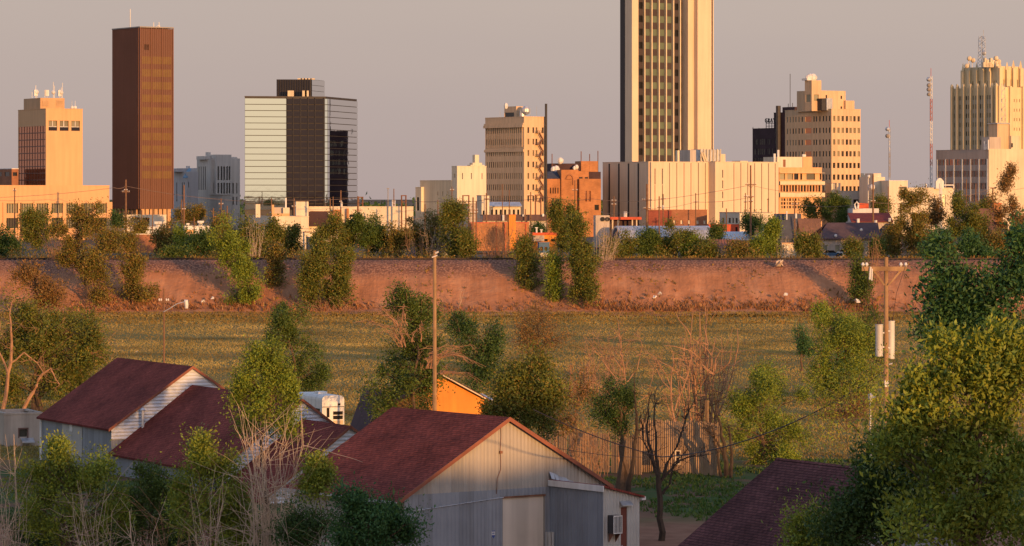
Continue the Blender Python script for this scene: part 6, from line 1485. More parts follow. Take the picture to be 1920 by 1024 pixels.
def lamp_pole():
    t, x0, z0 = pole('thin brown pole with a street lamp arm standing in the field', 307.5, 541, 345, .2, [(566, 9)], 'wood_dark', group='near wooden poles'); Y = 345
    zt = Z(541, Y) - z0; m = MB(); q = [(307, 581), (318, 575), (332, 566), (346, 562)]; m.tube([(X(p, Y) - x0, -.15, Z(y, Y) - z0) for p, y in q], .05, 6); m.build('lamp_arm', M['galv'], t)
    m = MB(); a, z = X(348, Y) - x0, Z(565, Y) - z0; m.tube([(a - .12, -.15, z + .3), (a + .05, -.15, z + .25), (a + .1, -.15, z - .15), (a + .1, -.15, z - .5)], [.08, .22, .2, .16], 8); m.build('lamp_head', M['insulator'], t)
lamp_pole()
wire('thick dark cable sagging from the warehouse gable to the transformer pole', [(1000, 768, 232), (1240, 857, 225), (1430, 815, 205), (1656, 698, 178)], .035, 'wire', .25)
wire('thin dark cable hanging low before the plank fence', [(1031, 838, 255), (1180, 857, 262), (1330, 850, 270)], .018, 'wire', .1)
wire('thin wire from the field lamp pole down toward the far trees', [(307, 556, 345), (500, 622, 400), (700, 640, 420)], .012, 'wire', .6)
def vent_pipe(label, px, y0, Y):
    t = thing('silver_vent_pipe', label, 'vent pipe', (X(px, Y), Y, 0)); zt = Z(y0, Y); m = MB(); m.tube([(0, 0, 0), (0, 0, zt - .3)], .045, 8); m.build('pipe', M['galv'], t)
    m = MB(); m.tube([(0, 0, zt - .45), (0, 0, zt - .3), (0, 0, zt - .1), (0, 0, zt)], [.06, .11, .12, .05], 9); m.tube([(0, -.05, zt - .25), (.24, -.1, zt - .22)], .06, 7); m.build('vent_head', M['galv'], t)
vent_pipe('silver vent pipe with elbow head poking out above the right foliage', 1632, 737, 175); vent_pipe('silver vent pipe showing through leaves right of the shingle roof', 1634, 832, 172)
# ---- trees and shrubs
GB, GE, GF, GN, GD = 'trees behind the railway track', 'trees on the railway embankment', 'trees around the field and yard', 'leafy bushes in the foreground', 'leafless shrubs'
def far_tree(label, px, Y, blobs, n=3800, mat='leaf_elm', seed=0, bare=0, k=24, leaf=.42, cr=.74, name='elm_tree', group=GB, **kw):
    return tree(name, label, px, Y, blobs, int(n * 2.4), leaf, mat, kw.pop('bark', 'bark'), kw.pop('tr', .22), k, cr, seed, group, bare=bare, twig=.035, **kw)
S = iter(range(1, 400))
B = [ # label, base px, Y, blobs, leaves, material, bare twigs
 ('dark green bush at the far left edge just behind the track', 12, 735, [(8, 458, 30, 30)], 3000, 'leaf_dark', 0),
 ('green tree under the left podium windows behind the track', 70, 745, [(68, 440, 34, 38), (60, 415, 22, 22)], 4500, 'leaf_elm', 5),
 ('round green tree top just under the podium wall', 62, 830, [(62, 414, 24, 18)], 1800, 'leaf_green', 0),
 ('dark small tree in the gap left of the brown tower', 222, 840, [(222, 420, 14, 22)], 1500, 'leaf_dark', 0),
 ('olive tree behind the bungalow, left of the courthouse', 345, 880, [(345, 405, 22, 20), (370, 402, 24, 18)], 3000, 'leaf_olive', 6),
 ('thin olive tree at the foot of the brown tower', 262, 820, [(262, 436, 20, 26)], 1800, 'leaf_olive', 8),
 ('sparse brown tree before the brick wall', 305, 770, [(300, 452, 26, 30), (322, 445, 18, 24)], 2200, 'leaf_olive', 14),
 ('small dark bush on the track edge, left of the white scrap', 322, 722, [(318, 474, 16, 14), (340, 478, 12, 10)], 1800, 'leaf_green', 0),
 ('dark green bush behind the track below the bungalow', 365, 735, [(362, 462, 22, 20), (385, 455, 22, 26)], 3400, 'leaf_dark', 0),
 ('olive tree right of the lime container', 500, 745, [(500, 450, 24, 36), (520, 445, 18, 36)], 3600, 'leaf_elm', 10),
 ('thin tree under the cream shop front', 545, 750, [(545, 452, 22, 30)], 2600, 'leaf_elm', 6),
 ('tree left of the brown shed behind the track', 600, 735, [(604, 452, 18, 36), (625, 448, 16, 40)], 3800, 'leaf_elm', 4),
 ('big dense green tree below the long cream store', 690, 740, [(688, 440, 38, 44), (672, 425, 22, 28), (712, 432, 24, 34)], 7500, 'leaf_green', 4),
 ('green tree right of the big dense one, under the goal shaped frame', 745, 738, [(742, 455, 28, 32), (760, 445, 16, 22)], 3400, 'leaf_olive', 16),
 ('olive thin tree left of the white cottage roof', 785, 748, [(785, 440, 22, 40)], 2200, 'leaf_olive', 16),
 ('tall green tree in front of the cream warehouse', 852, 736, [(850, 425, 24, 44), (842, 402, 16, 24), (862, 452, 24, 34), (858, 395, 14, 18)], 6000, 'leaf_elm', 4),
 ('dark tree behind the kiosk, left of the conical trees', 1008, 800, [(1008, 432, 16, 18)], 1600, 'leaf_dark', 0),
 ('broad green tree behind the conical ones, under the orange brick hall', 1052, 738, [(1052, 415, 24, 36), (1040, 398, 14, 20), (1072, 405, 22, 28), (1060, 450, 24, 36)], 6500, 'leaf_elm', 5),
 ('small round bush left of the quonset hut', 1178, 730, [(1176, 464, 17, 24)], 2600, 'leaf_elm', 2),
 ('dark green bush before the quonset hut', 1215, 732, [(1213, 458, 20, 30)], 3600, 'leaf_green', 0),
 ('wide pale green bush in the middle of the quonset hut', 1268, 733, [(1262, 452, 34, 34), (1290, 448, 26, 24), (1240, 462, 20, 24)], 6000, 'leaf_elm', 6),
 ('low bush on the right of the wide pale green one', 1322, 728, [(1322, 470, 22, 18)], 2200, 'leaf_elm', 3),
 ('round dark bush below the white corner shop, left one', 1345, 800, [(1344, 436, 14, 12)], 1600, 'leaf_green', 0),
 ('round dark bush below the white corner shop, right one', 1412, 805, [(1412, 424, 22, 22)], 2600, 'leaf_dark', 2),
 ('conical yellow green tree left of the stucco house', 1446, 730, [(1446, 450, 24, 34), (1450, 425, 12, 20)], 3800, 'leaf_yellow', 2),
 ('green tree under the balcony block windows', 1545, 880, [(1542, 398, 26, 26), (1520, 388, 20, 16)], 3200, 'leaf_elm', 4),
 ('taller green tree right of it, before the dark canopy wing', 1578, 870, [(1578, 392, 22, 34), (1562, 376, 12, 18)], 3600, 'leaf_green', 2),
 ('small tree below the white stepped house', 1655, 890, [(1655, 386, 20, 24)], 2200, 'leaf_elm', 2),
 ('green bush at the right end of the wide brown house', 1645, 728, [(1642, 470, 16, 20)], 2200, 'leaf_green', 0),
 ('big conical tree in front of the long whitish building', 1712, 732, [(1712, 420, 34, 52), (1710, 375, 20, 32), (1720, 450, 40, 34), (1690, 440, 22, 34)], 8000, 'leaf_olive', 8),
 ('thin brown tree between the two conical right hand trees', 1752, 745, [(1752, 405, 18, 34)], 1600, 'leaf_brown', 18),
 ('second conical tree below the banded office', 1808, 735, [(1808, 410, 28, 42), (1822, 432, 26, 36), (1800, 380, 16, 22), (1790, 440, 20, 34)], 6500, 'leaf_elm', 6),
 ('small round bush at the foot of the blank end wall', 1848, 870, [(1848, 388, 15, 14)], 1500, 'leaf_elm', 0),
 ('bare brown spring tree before the blank end wall', 1893, 800, [(1892, 345, 26, 50), (1905, 400, 34, 44), (1872, 390, 18, 40)], 3400, 'leaf_brown', 60),
 ('blue green bush in front of the silver pipes', 1752, 715, [(1744, 468, 26, 24), (1764, 460, 18, 30)], 3400, 'leaf_blue', 0),
 ('green bush on the track edge right of the silver pipes', 1822, 712, [(1818, 462, 36, 30), (1850, 474, 22, 18)], 4200, 'leaf_blue', 0),
 ('olive bush before the brown roof house', 1868, 730, [(1866, 462, 26, 26)], 2400, 'leaf_olive', 8),
 ('olive bush at the far right behind the track', 1908, 735, [(1908, 455, 26, 34)], 2600, 'leaf_olive', 14),
 ('spindly green tree above the white scrap, left of the parapet shop', 462, 742, [(462, 452, 22, 34)], 2200, 'leaf_elm', 14),
 ('olive tree between the ragged and the slim bank trees, behind the track', 205, 742, [(206, 455, 24, 30)], 2800, 'leaf_olive', 12),
 ('yellowish tree right of the sparse brown one, before the bungalow', 350, 752, [(344, 450, 22, 30), (358, 462, 20, 22)], 3000, 'leaf_yellow', 6),
 ('wispy olive tree left of the lime container', 415, 742, [(412, 440, 26, 40), (405, 465, 26, 20)], 3600, 'leaf_olive', 16),
 ('dense tree just right of the lime container before the chimneys', 478, 738, [(476, 452, 24, 36), (488, 465, 24, 22)], 3600, 'leaf_elm', 8),
 ('slim green tree touching the left of the big dense one', 652, 741, [(650, 445, 18, 42)], 3200, 'leaf_elm', 4),
 ('olive tree left of the tall green one, before the long grey wing', 818, 746, [(818, 432, 22, 40)], 2800, 'leaf_olive', 12),
 ('small green tree right of the white cottage roof', 878, 733, [(876, 462, 18, 26)], 2400, 'leaf_elm', 2),
 ('low green bush below the red canopy', 1148, 728, [(1150, 468, 22, 20)], 2400, 'leaf_elm', 6),
 ('pale bush right of the wide one, before the rusty roof', 1300, 731, [(1300, 464, 20, 24)], 2600, 'leaf_yellow', 4),
 ('low bush in front of the rusty roof at its right end', 1385, 726, [(1388, 470, 24, 18)], 2000, 'leaf_olive', 10),
 ('low yellow bush left of the conical yellow green tree', 1422, 727, [(1420, 466, 18, 22)], 2200, 'leaf_yellow', 4),
 ('leafy low tree under the bare upright shrub', 1512, 727, [(1506, 458, 22, 26), (1528, 462, 18, 24)], 3400, 'leaf_elm', 14),
 ('narrow bush before the middle of the wide brown house', 1598, 727, [(1600, 468, 18, 22)], 2200, 'leaf_elm', 6),
 ('round green tree between the wide brown house and the first conical tree', 1672, 738, [(1672, 455, 18, 30)], 2400, 'leaf_olive', 8),
 ('low round tree right of the second conical one', 1842, 742, [(1842, 440, 20, 34)], 2800, 'leaf_elm', 6),
]
for lab, px, Y, bl, n, mt, ba in B: far_tree(lab, px, Y, bl, n, mt, next(S), ba)
E = [
 ('big ragged tree at the left, half green half bare, rising in front of the podium', 160, 681, [(150, 420, 40, 36), (130, 455, 36, 50), (165, 480, 42, 55), (175, 540, 32, 38), (185, 420, 16, 30)], 8500, 'leaf_olive', 50),
 ('slim green tree right of the big ragged one, on the bank', 248, 682, [(246, 500, 28, 45), (242, 450, 18, 34), (256, 545, 30, 26)], 4800, 'leaf_olive', 16),
 ('leaning yellowish tree on the bank under the courthouse', 452, 682, [(440, 480, 38, 46), (420, 450, 22, 34), (465, 520, 34, 44), (452, 560, 26, 18)], 6500, 'leaf_yellow', 14),
 ('thin olive tree on the bank between the yellowish and the paired trees', 516, 690, [(516, 490, 18, 48), (514, 530, 16, 22)], 2800, 'leaf_olive', 14),
 ('left tree of a dense green pair on the bank', 590, 680, [(588, 505, 24, 48), (578, 540, 20, 36), (600, 470, 16, 22)], 5200, 'leaf_elm', 3),
 ('right tree of a dense green pair on the bank', 636, 681, [(638, 505, 24, 40), (630, 545, 24, 30), (646, 478, 14, 18)], 5000, 'leaf_elm', 3),
 ('green tree on the crest left of the conical pair', 985, 690, [(984, 490, 24, 42), (990, 530, 24, 24), (980, 455, 12, 18)], 4200, 'leaf_elm', 8),
 ('narrow green tree on the bank just left of the tall columnar one', 1038, 684, [(1037, 510, 13, 42), (1040, 545, 14, 22)], 2600, 'leaf_yellow', 3),
 ('tall dense columnar green tree on the bank, centre of the picture', 1093, 680, [(1090, 500, 28, 62), (1086, 440, 18, 40), (1100, 545, 26, 32), (1078, 415, 12, 18)], 8000, 'leaf_elm', 2),
 ('thin dark green shoot on the bank, left one of two', 1606, 681, [(1606, 510, 9, 44), (1604, 550, 9, 20)], 1300, 'leaf_green', 2),
 ('thin dark green shoot on the bank, right one of two', 1622, 680, [(1623, 530, 8, 38)], 900, 'leaf_green', 2),
 ('bushy brown tree at the far left edge below the track', 78, 660, [(80, 540, 40, 46), (50, 510, 30, 30), (105, 560, 30, 30)], 3200, 'leaf_brown', 70),
]
for lab, px, Y, bl, n, mt, ba in E: far_tree(lab, px, Y, bl, n, mt, next(S), ba, k=44, group=GE, fork=.10, stems=2)
for i, (lab, px, Y, spec, mt) in enumerate([
 ('fan of pale bare stems right of the tall columnar tree', 1132, 700, [(38, 1132, 12, 530, 1138, 26, 400, .5)], 'bark_pale'),
 ('pale bare shrub with many upright stems before the brown hip house', 1517, 728, [(44, 1517, 12, None, 1518, 28, 402, .5)], 'bark_red'),
 ('low bare shrub under the conical yellow green tree', 1470, 722, [(14, 1470, 10, None, 1470, 20, 440, .4)], 'bark_pale'),
 ('bare pale stems rising beside the parapet shop', 475, 725, [(22, 478, 10, None, 478, 20, 408, .5)], 'bark_pale'),
 ('bare forked stems behind the white cottage', 783, 730, [(16, 778, 16, None, 776, 34, 425, .6)], 'bark_red'),
 ('broad brown bare shrub before the orange store', 932, 735, [(90, 932, 22, None, 930, 52, 402, .6)], 'bark_red'),
 ('brown bare twigs left of the kiosk', 970, 742, [(30, 985, 12, None, 985, 22, 425, .5)], 'bark_red'),
 ('tan bare twigs among the trees left of the tall green one', 818, 741, [(26, 815, 14, None, 812, 24, 415, .6)], 'bark_pale'),
 ('heap of pale fallen branches at the foot of the dense pair', 622, 677, [(26, 625, 30, 590, 612, 55, 555, .6)], 'bark_red'),
 ('pale dead sapling on the red bank behind the bare pole', 862, 679, [(4, 858, 2, 585, 868, 8, 535, .4)], 'bark_pale'),
 ('bare brown saplings on the bank at the right, near the pole', 1640, 690, [(18, 1640, 8, None, 1638, 14, 432, .5)], 'bark_red'),
 ('brown bare top of twigs in the upper left by the podium poles', 110, 700, [(40, 110, 20, None, 108, 34, 420, .6)], 'bark_red')]):
    dead('bare_shrub', lab, px, Y, spec, mt, i, GD, r=.045, forks=3)

# field and yard trees
def mid(label, px, Y, blobs, n, mat, leaf=.24, seed=0, **kw):
    blobs = [(a, b, c * 1.16, d * 1.12) for a, b, c, d in blobs]; n = int(n * 1.25); kw.setdefault('cr', .62); kw.setdefault('twig', .022); kw.setdefault('k', 40); kw['k'] = int(kw['k'] * .62); kw['cr'] *= .92
    return tree(kw.pop('name', 'elm_tree'), label, px, Y, blobs, n, leaf, mat, kw.pop('bark', 'bark'), kw.pop('tr', .22), seed=seed, group=kw.pop('group', GF), **kw)
mid('big sprawling olive tree at the left edge with orange bare limbs', 70, 392, [(28, 650, 44, 60), (60, 600, 40, 36), (95, 665, 48, 62), (140, 660, 40, 56), (165, 640, 28, 40), (20, 740, 26, 40)], 24000, 'leaf_elm', .30, 101, bare=60, bare_mat='bark_red', k=80, cr=.8, droop=.2, tr=.3, stems=3, fork=.15, bare_len=1.4)
mid('dense yellow olive tree at the left, right of the sprawling one', 140, 415, [(125, 625, 40, 44), (150, 660, 42, 56), (105, 690, 40, 50), (170, 650, 22, 40), (90, 610, 30, 36), (140, 710, 40, 34)], 17000, 'leaf_elm', .30, 122, k=60, cr=.75, droop=.2, bare=20)
branching('bare_limbs', 'orange lit leaning limbs under the sprawling olive tree at the left', 20, 378, [[(5, 770, .25), (15, 700, .2), (22, 640, .14), (18, 590, .08), (25, 560, .04)], [(40, 775, .22), (62, 735, .2), (80, 700, .14), (95, 690, .09), (112, 720, .05)], [(20, 680, .1), (45, 660, .09), (70, 680, .06), (88, 705, .03)], [(15, 700, .12), (-8, 640, .1), (0, 600, .05)]], 'bark_red', 4, twigs=10, tl=2.0, group=GD)
mid('dark leaning elm beside the white camper', 562, 412, [(525, 585, 28, 38), (540, 632, 38, 44), (562, 680, 38, 42), (578, 715, 28, 32), (515, 655, 24, 40)], 15000, 'leaf_green', .26, 102, droop=.3, bare=10, fork=.2, tr=.26)
mid('yellow green elm growing against the stepped shed roof', 500, 262, [(478, 664, 17, 24), (502, 690, 24, 36), (456, 705, 18, 40), (530, 712, 18, 34), (490, 742, 36, 38), (546, 755, 14, 30), (446, 752, 12, 30), (515, 792, 32, 26), (465, 785, 24, 24), (512, 655, 8, 18)], 17000, 'leaf_yellow', .20, 103, cr=.5, droop=.22, k=80)
mid('elm with green tufts and dead drooping boughs behind the warehouse ridge', 765, 264, [(752, 548, 22, 34), (768, 570, 22, 40), (800, 585, 26, 40), (790, 640, 36, 50), (750, 690, 48, 50), (795, 715, 40, 50), (735, 745, 40, 28)], 17000, 'leaf_green', .20, 104, cr=.5, bare=34, bare_mat='bark_red', droop=.22, k=90, tr=.3, bare_len=1.3)
dead('drooping_branches', 'orange bare drooping boughs left of the elm behind the warehouse', 745, 262, [(8, 755, 8, 650, 706, 30, 560, .5), (7, 752, 14, 610, 712, 34, 548, .4), (9, 770, 20, 640, 755, 40, 585, .5)], 'bark_red', 5, GD, r=.045, forks=6, curl=.42, wob=.09)
dead('drooping_branches', 'orange bare drooping boughs over the orange house gable', 830, 258, [(12, 808, 10, 690, 850, 32, 612, .5), (12, 812, 10, 670, 862, 30, 650, .5), (9, 826, 10, 700, 870, 26, 690, .4)], 'bark_red', 6, GD, r=.042, forks=6, curl=.42, wob=.09)
mid('dark green round tree behind the orange house', 893, 330, [(892, 625, 34, 42), (905, 665, 32, 40), (872, 620, 22, 32), (900, 700, 36, 30)], 11000, 'leaf_dark', .22, 107, bare=12)
mid('broad green elm right of the orange house', 1000, 260, [(985, 715, 52, 54), (960, 755, 50, 42), (1015, 700, 38, 42), (1030, 740, 28, 40), (950, 700, 30, 36), (1000, 790, 30, 30)], 21000, 'leaf_elm', .21, 108, k=60)
mid('hazy brown half bare tree in the field, below the tall columnar tree', 1012, 486, [(1010, 600, 52, 40), (1030, 640, 48, 36), (985, 640, 40, 40)], 5200, 'leaf_brown', .26, 109, bare=70, k=60, cr=.9, tr=.18)
mid('stubby tree with an ivy green head beside the forked dark trunk', 1168, 285, [(1150, 745, 34, 30), (1132, 780, 28, 28), (1160, 790, 18, 34), (1170, 730, 18, 20)], 9500, 'leaf_dark', .17, 110, cr=.42, tr=.38, bark='bark', k=44, bare=34, bare_mat='bark_red', stems=2)
branching('forked_tree', 'dark leaning twin trunk just right of the ivy headed tree', 1182, 283, [[(1178, 922, .26), (1186, 870, .20), (1193, 815, .17), (1194, 775, .11), (1190, 740, .06), (1188, 690, .03)], [(1193, 815, .12), (1205, 800, .08), (1214, 770, .05), (1222, 735, .03)]], 'bark_dark', 6, twigs=8, tl=1.3, group=GD)
branching('dead_tree', 'tall dead reddish tree rising behind the ivy headed tree', 1166, 300, [[(1166, 890, .16), (1168, 760, .1), (1170, 690, .08), (1164, 640, .06), (1158, 598, .02)], [(1168, 740, .06), (1140, 690, .05), (1118, 660, .03), (1105, 640, .015)], [(1169, 720, .06), (1195, 690, .05), (1204, 650, .03), (1196, 620, .015)], [(1168, 760, .06), (1120, 720, .04), (1098, 715, .02)], [(1170, 700, .05), (1150, 670, .04), (1130, 672, .02)], [(1168, 780, .06), (1215, 740, .04), (1225, 690, .02)]], 'bark_red', 7, twigs=16, tl=1.8, group=GD)
branching('forked_tree', 'dark bare tree forking into thin branches, in the yard right of the warehouse', 1240, 243, [[(1240, 1016, .27), (1238, 950, .23), (1234, 890, .2), (1222, 845, .12), (1213, 795, .07), (1218, 745, .03)], [(1237, 905, .17), (1258, 855, .1), (1286, 785, .06), (1306, 738, .02)], [(1235, 890, .15), (1231, 830, .09), (1227, 765, .05), (1231, 728, .02)], [(1230, 875, .1), (1206, 825, .06), (1200, 785, .03)], [(1240, 900, .1), (1275, 862, .06), (1330, 850, .03)], [(1242, 925, .12), (1256, 905, .09), (1262, 870, .05), (1290, 840, .02)]], 'bark_dark', 8, twigs=16, tl=1.3, group=GD)
dead('dead_tree', 'tall sunlit bare stems behind the sunlit plank fence', 1310, 318, [(7, 1312, 8, None, 1306, 34, 558, .3), (7, 1335, 14, None, 1352, 40, 612, .4), (6, 1290, 30, None, 1285, 46, 660, .4)], 'bark_red', 9, GD, r=.12, forks=6, cat='bare tree', wob=.04)
branching('dead_tree', 'dead orange tree with spreading top at the left of the tall bare stems', 1268, 312, [[(1270, 880, .14), (1265, 790, .12), (1258, 720, .08), (1262, 660, .03)], [(1265, 770, .08), (1290, 700, .06), (1300, 650, .03)], [(1262, 740, .06), (1235, 700, .04), (1228, 670, .02)], [(1260, 730, .06), (1240, 690, .04), (1215, 660, .02)]], 'bark_red', 19, twigs=22, tl=1.7, group=GD)
mid('rounded yellow green elm left of the near shingle roof', 1432, 313, [(1430, 745, 58, 46), (1400, 790, 46, 50), (1465, 800, 54, 52), (1480, 850, 48, 44), (1405, 850, 40, 44), (1440, 710, 34, 28)], 26000, 'leaf_yellow', .19, 111, cr=.52, k=70)
dead('bare_shrub', 'brown bare thicket in the field behind the tall dead reddish tree', 1130, 420, [(40, 1130, 40, None, 1125, 60, 615, .6)], 'bark_red', 41, GD, r=.04, forks=6, wob=.07)
dead('bare_shrub', 'brown bare thicket in the field behind the tall sunlit stems', 1330, 430, [(40, 1330, 44, None, 1325, 60, 625, .6)], 'bark_red', 42, GD, r=.04, forks=6, wob=.07)
dead('bare_shrub', 'tan bare brush before the left plank fence', 1100, 298, [(40, 1100, 40, None, 1095, 54, 770, .6)], 'bark_red', 43, GD, r=.03, forks=6, wob=.08)
branching('forked_tree', 'dark trunk thicket at the left of the rounded elm', 1362, 298, [[(1362, 896, .26), (1358, 850, .2), (1352, 800, .12), (1342, 760, .06), (1338, 730, .03)], [(1370, 896, .2), (1372, 850, .14), (1366, 800, .08)], [(1358, 850, .14), (1335, 815, .07), (1318, 790, .03)], [(1352, 893, .14), (1346, 845, .1), (1336, 800, .05)]], 'bark_dark', 10, twigs=22, tl=1.2, group=GD)
mid('olive spreading tree left of the transformer pole', 1585, 412, [(1570, 620, 48, 46), (1550, 585, 26, 26), (1600, 660, 52, 50), (1625, 700, 40, 50), (1545, 680, 36, 50), (1575, 730, 52, 40)], 24000, 'leaf_yellow', .25, 112, bare=40, bare_mat='bark_red', k=90, cr=.7, stems=3, fork=.12)
mid('dense elm hidden mostly behind the olive spreading tree', 1600, 505, [(1600, 640, 40, 50), (1570, 610, 30, 34), (1625, 610, 28, 34), (1640, 660, 24, 34)], 9000, 'leaf_green', .3, 121, k=50, cr=.8)
mid('little dark green bush in the field left of the olive spreading tree', 1503, 470, [(1503, 640, 18, 26), (1512, 660, 14, 18)], 2600, 'leaf_blue', .26, 113, cr=.5, k=20, name='bush', cat='bush')
mid('reddish brown thicket at the foot of the olive spreading tree', 1610, 380, [(1600, 770, 40, 30), (1560, 780, 40, 26)], 3000, 'leaf_brown', .24, 114, bare=50, k=40, name='bush', cat='bush')
mid('brown thin thicket right of the broad green elm, before the fence', 1075, 296, [(1085, 740, 40, 50), (1060, 790, 34, 34)], 2600, 'leaf_brown', .2, 115, bare=80, bare_mat='bark_red', k=50, name='bush', cat='bush', tr=.12)
mid('low dark scrub behind the plank fence', 1440, 330, [(1400, 880, 60, 24)], 2500, 'leaf_dark', .2, 116, k=24, name='bush', cat='bush') if False else None

# foreground bushes at the lower left and lower right
def near(label, px, Y, blobs, n, mat, leaf, seed, **kw):
    kw.setdefault('cr', .34); kw.setdefault('k', 42); kw.setdefault('twig', .014); kw.setdefault('tr', .12); kw.setdefault('up', .7); kw.setdefault('stems', 3); kw.setdefault('fork', .45)
    return tree(kw.pop('name', 'leafy_bush'), label, px, Y, blobs, n, leaf, mat, kw.pop('bark', 'bark'), seed=seed, group=kw.pop('group', GN), cat=kw.pop('cat', 'bush'), **kw)
near('dense green bush with sunlit top before the long shed, left corner', 120, 186, [(60, 900, 40, 50), (110, 870, 44, 46), (150, 900, 50, 60), (90, 970, 60, 60), (170, 980, 60, 60), (190, 880, 34, 34), (112, 838, 22, 24), (225, 960, 34, 60)], 24000, 'leaf_near', .165, 201, k=64)
near('green bush under the middle of the long shed', 285, 190, [(275, 900, 34, 46), (260, 960, 40, 60), (310, 960, 36, 60), (300, 905, 26, 36)], 13000, 'leaf_green', .15, 202)
near('sunlit yellow green bush with grey dead stems left of the tall pale thicket', 400, 182, [(370, 870, 42, 50), (415, 880, 40, 50), (345, 930, 34, 54), (400, 970, 70, 60), (450, 950, 34, 54), (440, 995, 50, 40), (380, 835, 24, 30)], 21000, 'leaf_near', .165, 203, k=60)
near('small sunlit bush right of the tall pale thicket', 595, 180, [(592, 870, 26, 36), (606, 900, 20, 28), (580, 905, 20, 28)], 5500, 'leaf_near', .165, 204, k=22)
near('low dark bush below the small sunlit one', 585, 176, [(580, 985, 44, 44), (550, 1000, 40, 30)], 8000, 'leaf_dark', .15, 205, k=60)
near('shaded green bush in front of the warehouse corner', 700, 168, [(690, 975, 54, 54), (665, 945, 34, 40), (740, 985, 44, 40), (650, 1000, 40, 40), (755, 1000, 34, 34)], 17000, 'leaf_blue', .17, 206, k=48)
for lab, px, Y, bl in (('dark low bush at the bottom edge, left corner', 60, 200, [(50, 1000, 50, 36), (95, 1010, 40, 30)]), ('dark low bush at the bottom edge below the grey stems', 200, 202, [(185, 1005, 50, 32), (235, 1000, 34, 36)]),
                        ('dark low bush at the bottom edge below the arching stems', 320, 203, [(310, 1000, 44, 34), (350, 1010, 30, 26)]), ('dark low bush at the bottom edge before the tall pale thicket', 470, 200, [(440, 1005, 44, 32), (490, 1008, 40, 28)])):
    near(lab, px, Y, bl, 8000, 'leaf_dark', .16, 210 + px, k=24)
for i, (lab, px, Y, spec, mt, r, cu) in enumerate([
 ('pale dead thicket at the lower left corner', 12, 184, [(28, 14, 26, None, 12, 34, 795, .45)], 'bark_pale', .03, .05),
 ('grey dead stems in front of the dense left bush', 178, 180, [(26, 185, 22, None, 178, 52, 872, .45)], 'bark_pale', .024, .08),
 ('dead grey branch with a bent head between the two left bushes', 265, 178, [(5, 285, 6, None, 258, 20, 862, .25)], 'bark_pale', .03, .16),
 ('arching pale dead stems before the stepped roof', 320, 181, [(15, 335, 10, None, 325, 36, 780, .35)], 'bark_red', .028, .30),
 ('grey dead stems standing inside the sunlit yellow green bush', 385, 176, [(18, 390, 12, None, 385, 44, 838, .4)], 'bark_pale', .026, .06),
 ('tall thicket of pale dead stems before the shed gable', 515, 180, [(46, 512, 30, None, 518, 56, 742, .45), (16, 500, 26, None, 492, 40, 760, .4)], 'bark_pale', .034, .03),
 ('few pale dead stems right of the tall thicket', 575, 172, [(9, 575, 20, None, 585, 46, 905, .35)], 'bark_pale', .022, .15)]):
    dead('dead_shrub', lab, px, Y, spec, mt, 30 + i, GD, r=r, forks=5, curl=cu)
GR = 'large trees at the right edge'
near('tall dark green tree behind the sunlit one at the right edge', 1830, 140, [(1795, 530, 50, 46), (1815, 590, 80, 60), (1860, 560, 60, 60), (1765, 478, 22, 24), (1905, 520, 34, 60), (1770, 605, 44, 50), (1900, 630, 50, 50), (1750, 545, 24, 20), (1912, 440, 20, 34), (1745, 625, 24, 24)], 18000, 'leaf_blue', .21, 301, group=GR, k=64, tr=.3, name='broadleaf_tree', cat='tree', stems=1, fork=.3, cr=.38, shell=.6, up=.3)
near('tree at the right edge with sunlit yellow top and shaded lower crown', 1800, 108, [(1770, 720, 60, 60), (1830, 700, 70, 60), (1895, 690, 60, 70), (1740, 780, 60, 50), (1850, 790, 90, 60), (1760, 870, 90, 70), (1880, 890, 80, 80), (1760, 970, 100, 70), (1890, 990, 80, 60), (1790, 665, 18, 34), (1700, 800, 34, 30), (1762, 650, 11, 30), (1720, 712, 13, 30), (1838, 650, 14, 26), (1880, 640, 16, 34), (1912, 650, 16, 40), (1690, 770, 14, 24), (1660, 850, 16, 26)], 25000, 'leaf_near', .19, 302, group=GR, k=100, tr=.2, name='broadleaf_tree', cat='tree', stems=2, cr=.30, bare=6, up=.8, twig=.009, shell=.6)
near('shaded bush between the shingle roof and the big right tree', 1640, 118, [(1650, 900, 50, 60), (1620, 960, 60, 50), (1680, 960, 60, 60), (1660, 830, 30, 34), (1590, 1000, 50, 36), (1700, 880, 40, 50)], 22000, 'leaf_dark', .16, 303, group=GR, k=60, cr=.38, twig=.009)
near('thin twiggy sapling with scattered leaves over the shingle roof', 1610, 150, [(1600, 720, 40, 60), (1570, 780, 50, 40), (1640, 760, 30, 60), (1550, 740, 20, 50), (1655, 690, 20, 34)], 2600, 'leaf_near', .13, 304, group=GR, k=18, cr=.5, bare=0, twig=.008, cat='sapling', name='sapling', tr=.05, fork=.8, stems=2)
near('pale green bush in the very front at the lower right', 1520, 128, [(1505, 1000, 24, 34), (1535, 995, 24, 30), (1525, 1030, 44, 30), (1570, 1020, 30, 24)], 11000, 'leaf_near', .14, 305, k=40, cr=.4, twig=.009)

# low scrub along the far side of the track: one tangled mass
rg = np.random.default_rng(31); n = 520
cx = rg.uniform(-112, 112, n); keep = np.sin(cx * .17) + np.sin(cx * .41 + 1) + rg.normal(size=n) * .5 > -.5; cy = rg.uniform(713, 745, n)
C_ = np.stack([cx, cy, gzv(cy) + rg.uniform(.2, 2.6, n)], 1)[keep]
tag(quads_mesh('trackside_scrub', leaves(rg, C_, 55, .75, .42, 0, .4, .8), M['leaf_olive']), kind='stuff')

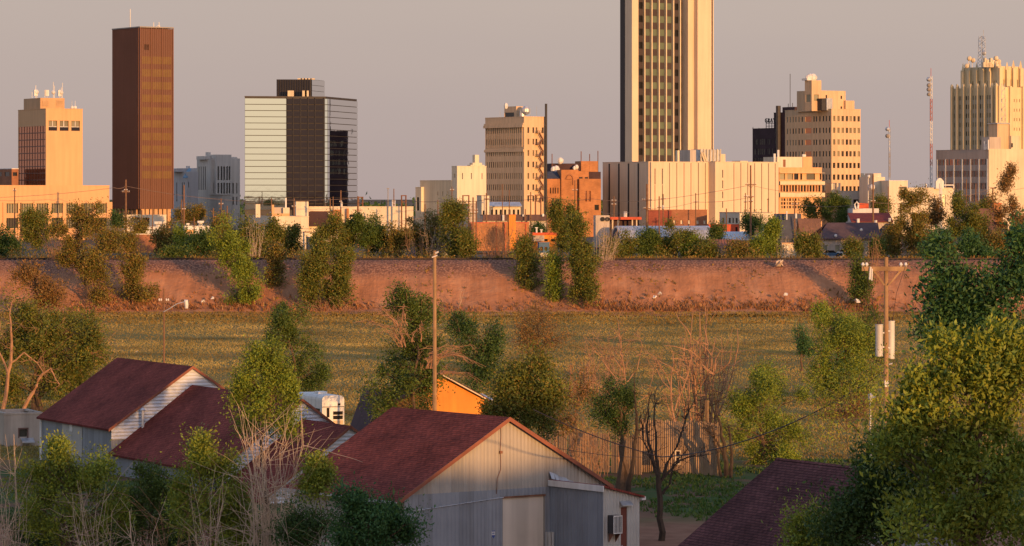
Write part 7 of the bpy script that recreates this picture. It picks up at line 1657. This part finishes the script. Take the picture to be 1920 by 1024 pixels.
# grass, weeds, litter
rg = np.random.default_rng(9)
def scatter(n, y0, y1, pad=6):
    y = rg.uniform(y0, y1, n); x = rg.uniform(-1, 1, n) * (y * 960 / F + pad); return x, y
x, y = scatter(210000, 318, 677); nz = np.sin(x * .09 + 2 * np.sin(y * .03)) + np.sin(y * .11 + x * .03) + rg.normal(size=len(x)) * .9; keep = nz > -1.6
P = np.stack([x, y, gfn(x, y)], 1); tufts('field_grass', 'grass_mix', P[keep], .17, .13, 1, 2)
x, y = scatter(5000, 620, 676); tufts('tall_dry_grass', 'grass_dry', np.stack([x, y, gfn(x, y)], 1), .35, .2, 2, 3)
x, y = scatter(22000, 258, 318); keep = (np.sin(x * .5) + np.sin(y * .3 + x * .2) + rg.normal(size=len(x)) * .6 > -.3) & (x > 4); tufts('yard_grass', 'grass_green', np.stack([x, y, gfn(x, y)], 1)[keep], .22, .2, 3, 3)
x = np.concatenate([rg.uniform(X(1120, 680), X(1640, 680), 800), rg.uniform(X(130, 680), X(680, 680), 600), rg.uniform(X(680, 680), X(1120, 680), 150), rg.uniform(X(1640, 680), X(1960, 680), 150)]); y = 678 + np.abs(rg.normal(size=len(x))) * 3.2
tufts('dry_weeds', 'weed_red', np.stack([x, y, ezv(y)], 1), .65, .28, 4, 4)
x = rg.uniform(-110, 110, 1500); y = rg.uniform(683, 699, 1500); keep = np.sin(x * .3) + np.sin(y + x * .1) + rg.normal(size=1500) * .5 > .6
tufts('bank_weeds', 'grass_dry', np.stack([x, y, efn(x, y)], 1)[keep], .4, .3, 5, 3)
x = rg.uniform(-115, 115, 900); y = rg.uniform(707, 709, 900); tufts('trackside_weeds', 'grass_dry', np.stack([x, y, ezv(y)], 1), .7, .4, 6, 3)
def litter(label, px, py, Y, s, mat='white', z=None, cat='litter', name='litter'):
    rg = random.Random(int(px)); m = MB()
    for _ in range(3):
        a = rg.uniform(0, 6.3); c, d = math.cos(a) * s, math.sin(a) * s; o = (rg.uniform(-s, s) * .6, rg.uniform(-s, s) * .6)
        m.prism([(o[0] - c, o[1] - d, 0), (o[0] + d, o[1] - c, 0), (o[0] + c, o[1] + d, s * .8), (o[0] - d * .6, o[1] + c, s * 1.2)], (0, 0, s * .35))
    ob = m.build(name, M[mat]); ob.location = (X(px, Y), Y, Z(py, Y) - s * .3); tag(ob, label, cat, 'scraps of litter')
litter('white scrap in the field shade, right of the leaning elm', 675, 652, 0 or 24 * F / (650 - HY), .16); litter('longer white scrap below it, near the dark hut', 681, 668, 24 * F / (666 - HY), .24)
litter('white scrap in the field near the lamp pole', 255, 660, 24 * F / (660 - HY), .18)
for lab, px, py in (('white scrap at the foot of the bank, below the columnar tree', 1228, 558), ('second white scrap just right of it on the bank foot', 1238, 551), ('pale scrap at the bank foot before the right pole', 1473, 553), ('white scrap on the bank under the yellowish tree', 398, 560), ('white scrap on the bank foot right of the lamp', 380, 566)):
    litter(lab, px, py, 680, .35)
litter('pile of pale rubble high on the bank at the right', 1463, 497, 696, .9, 'rock', cat='rubble', name='rubble'); litter('white drum lying at the foot of the thin green shoots', 1608, 566, 679, .5, 'insulator', cat='drum', name='drum')
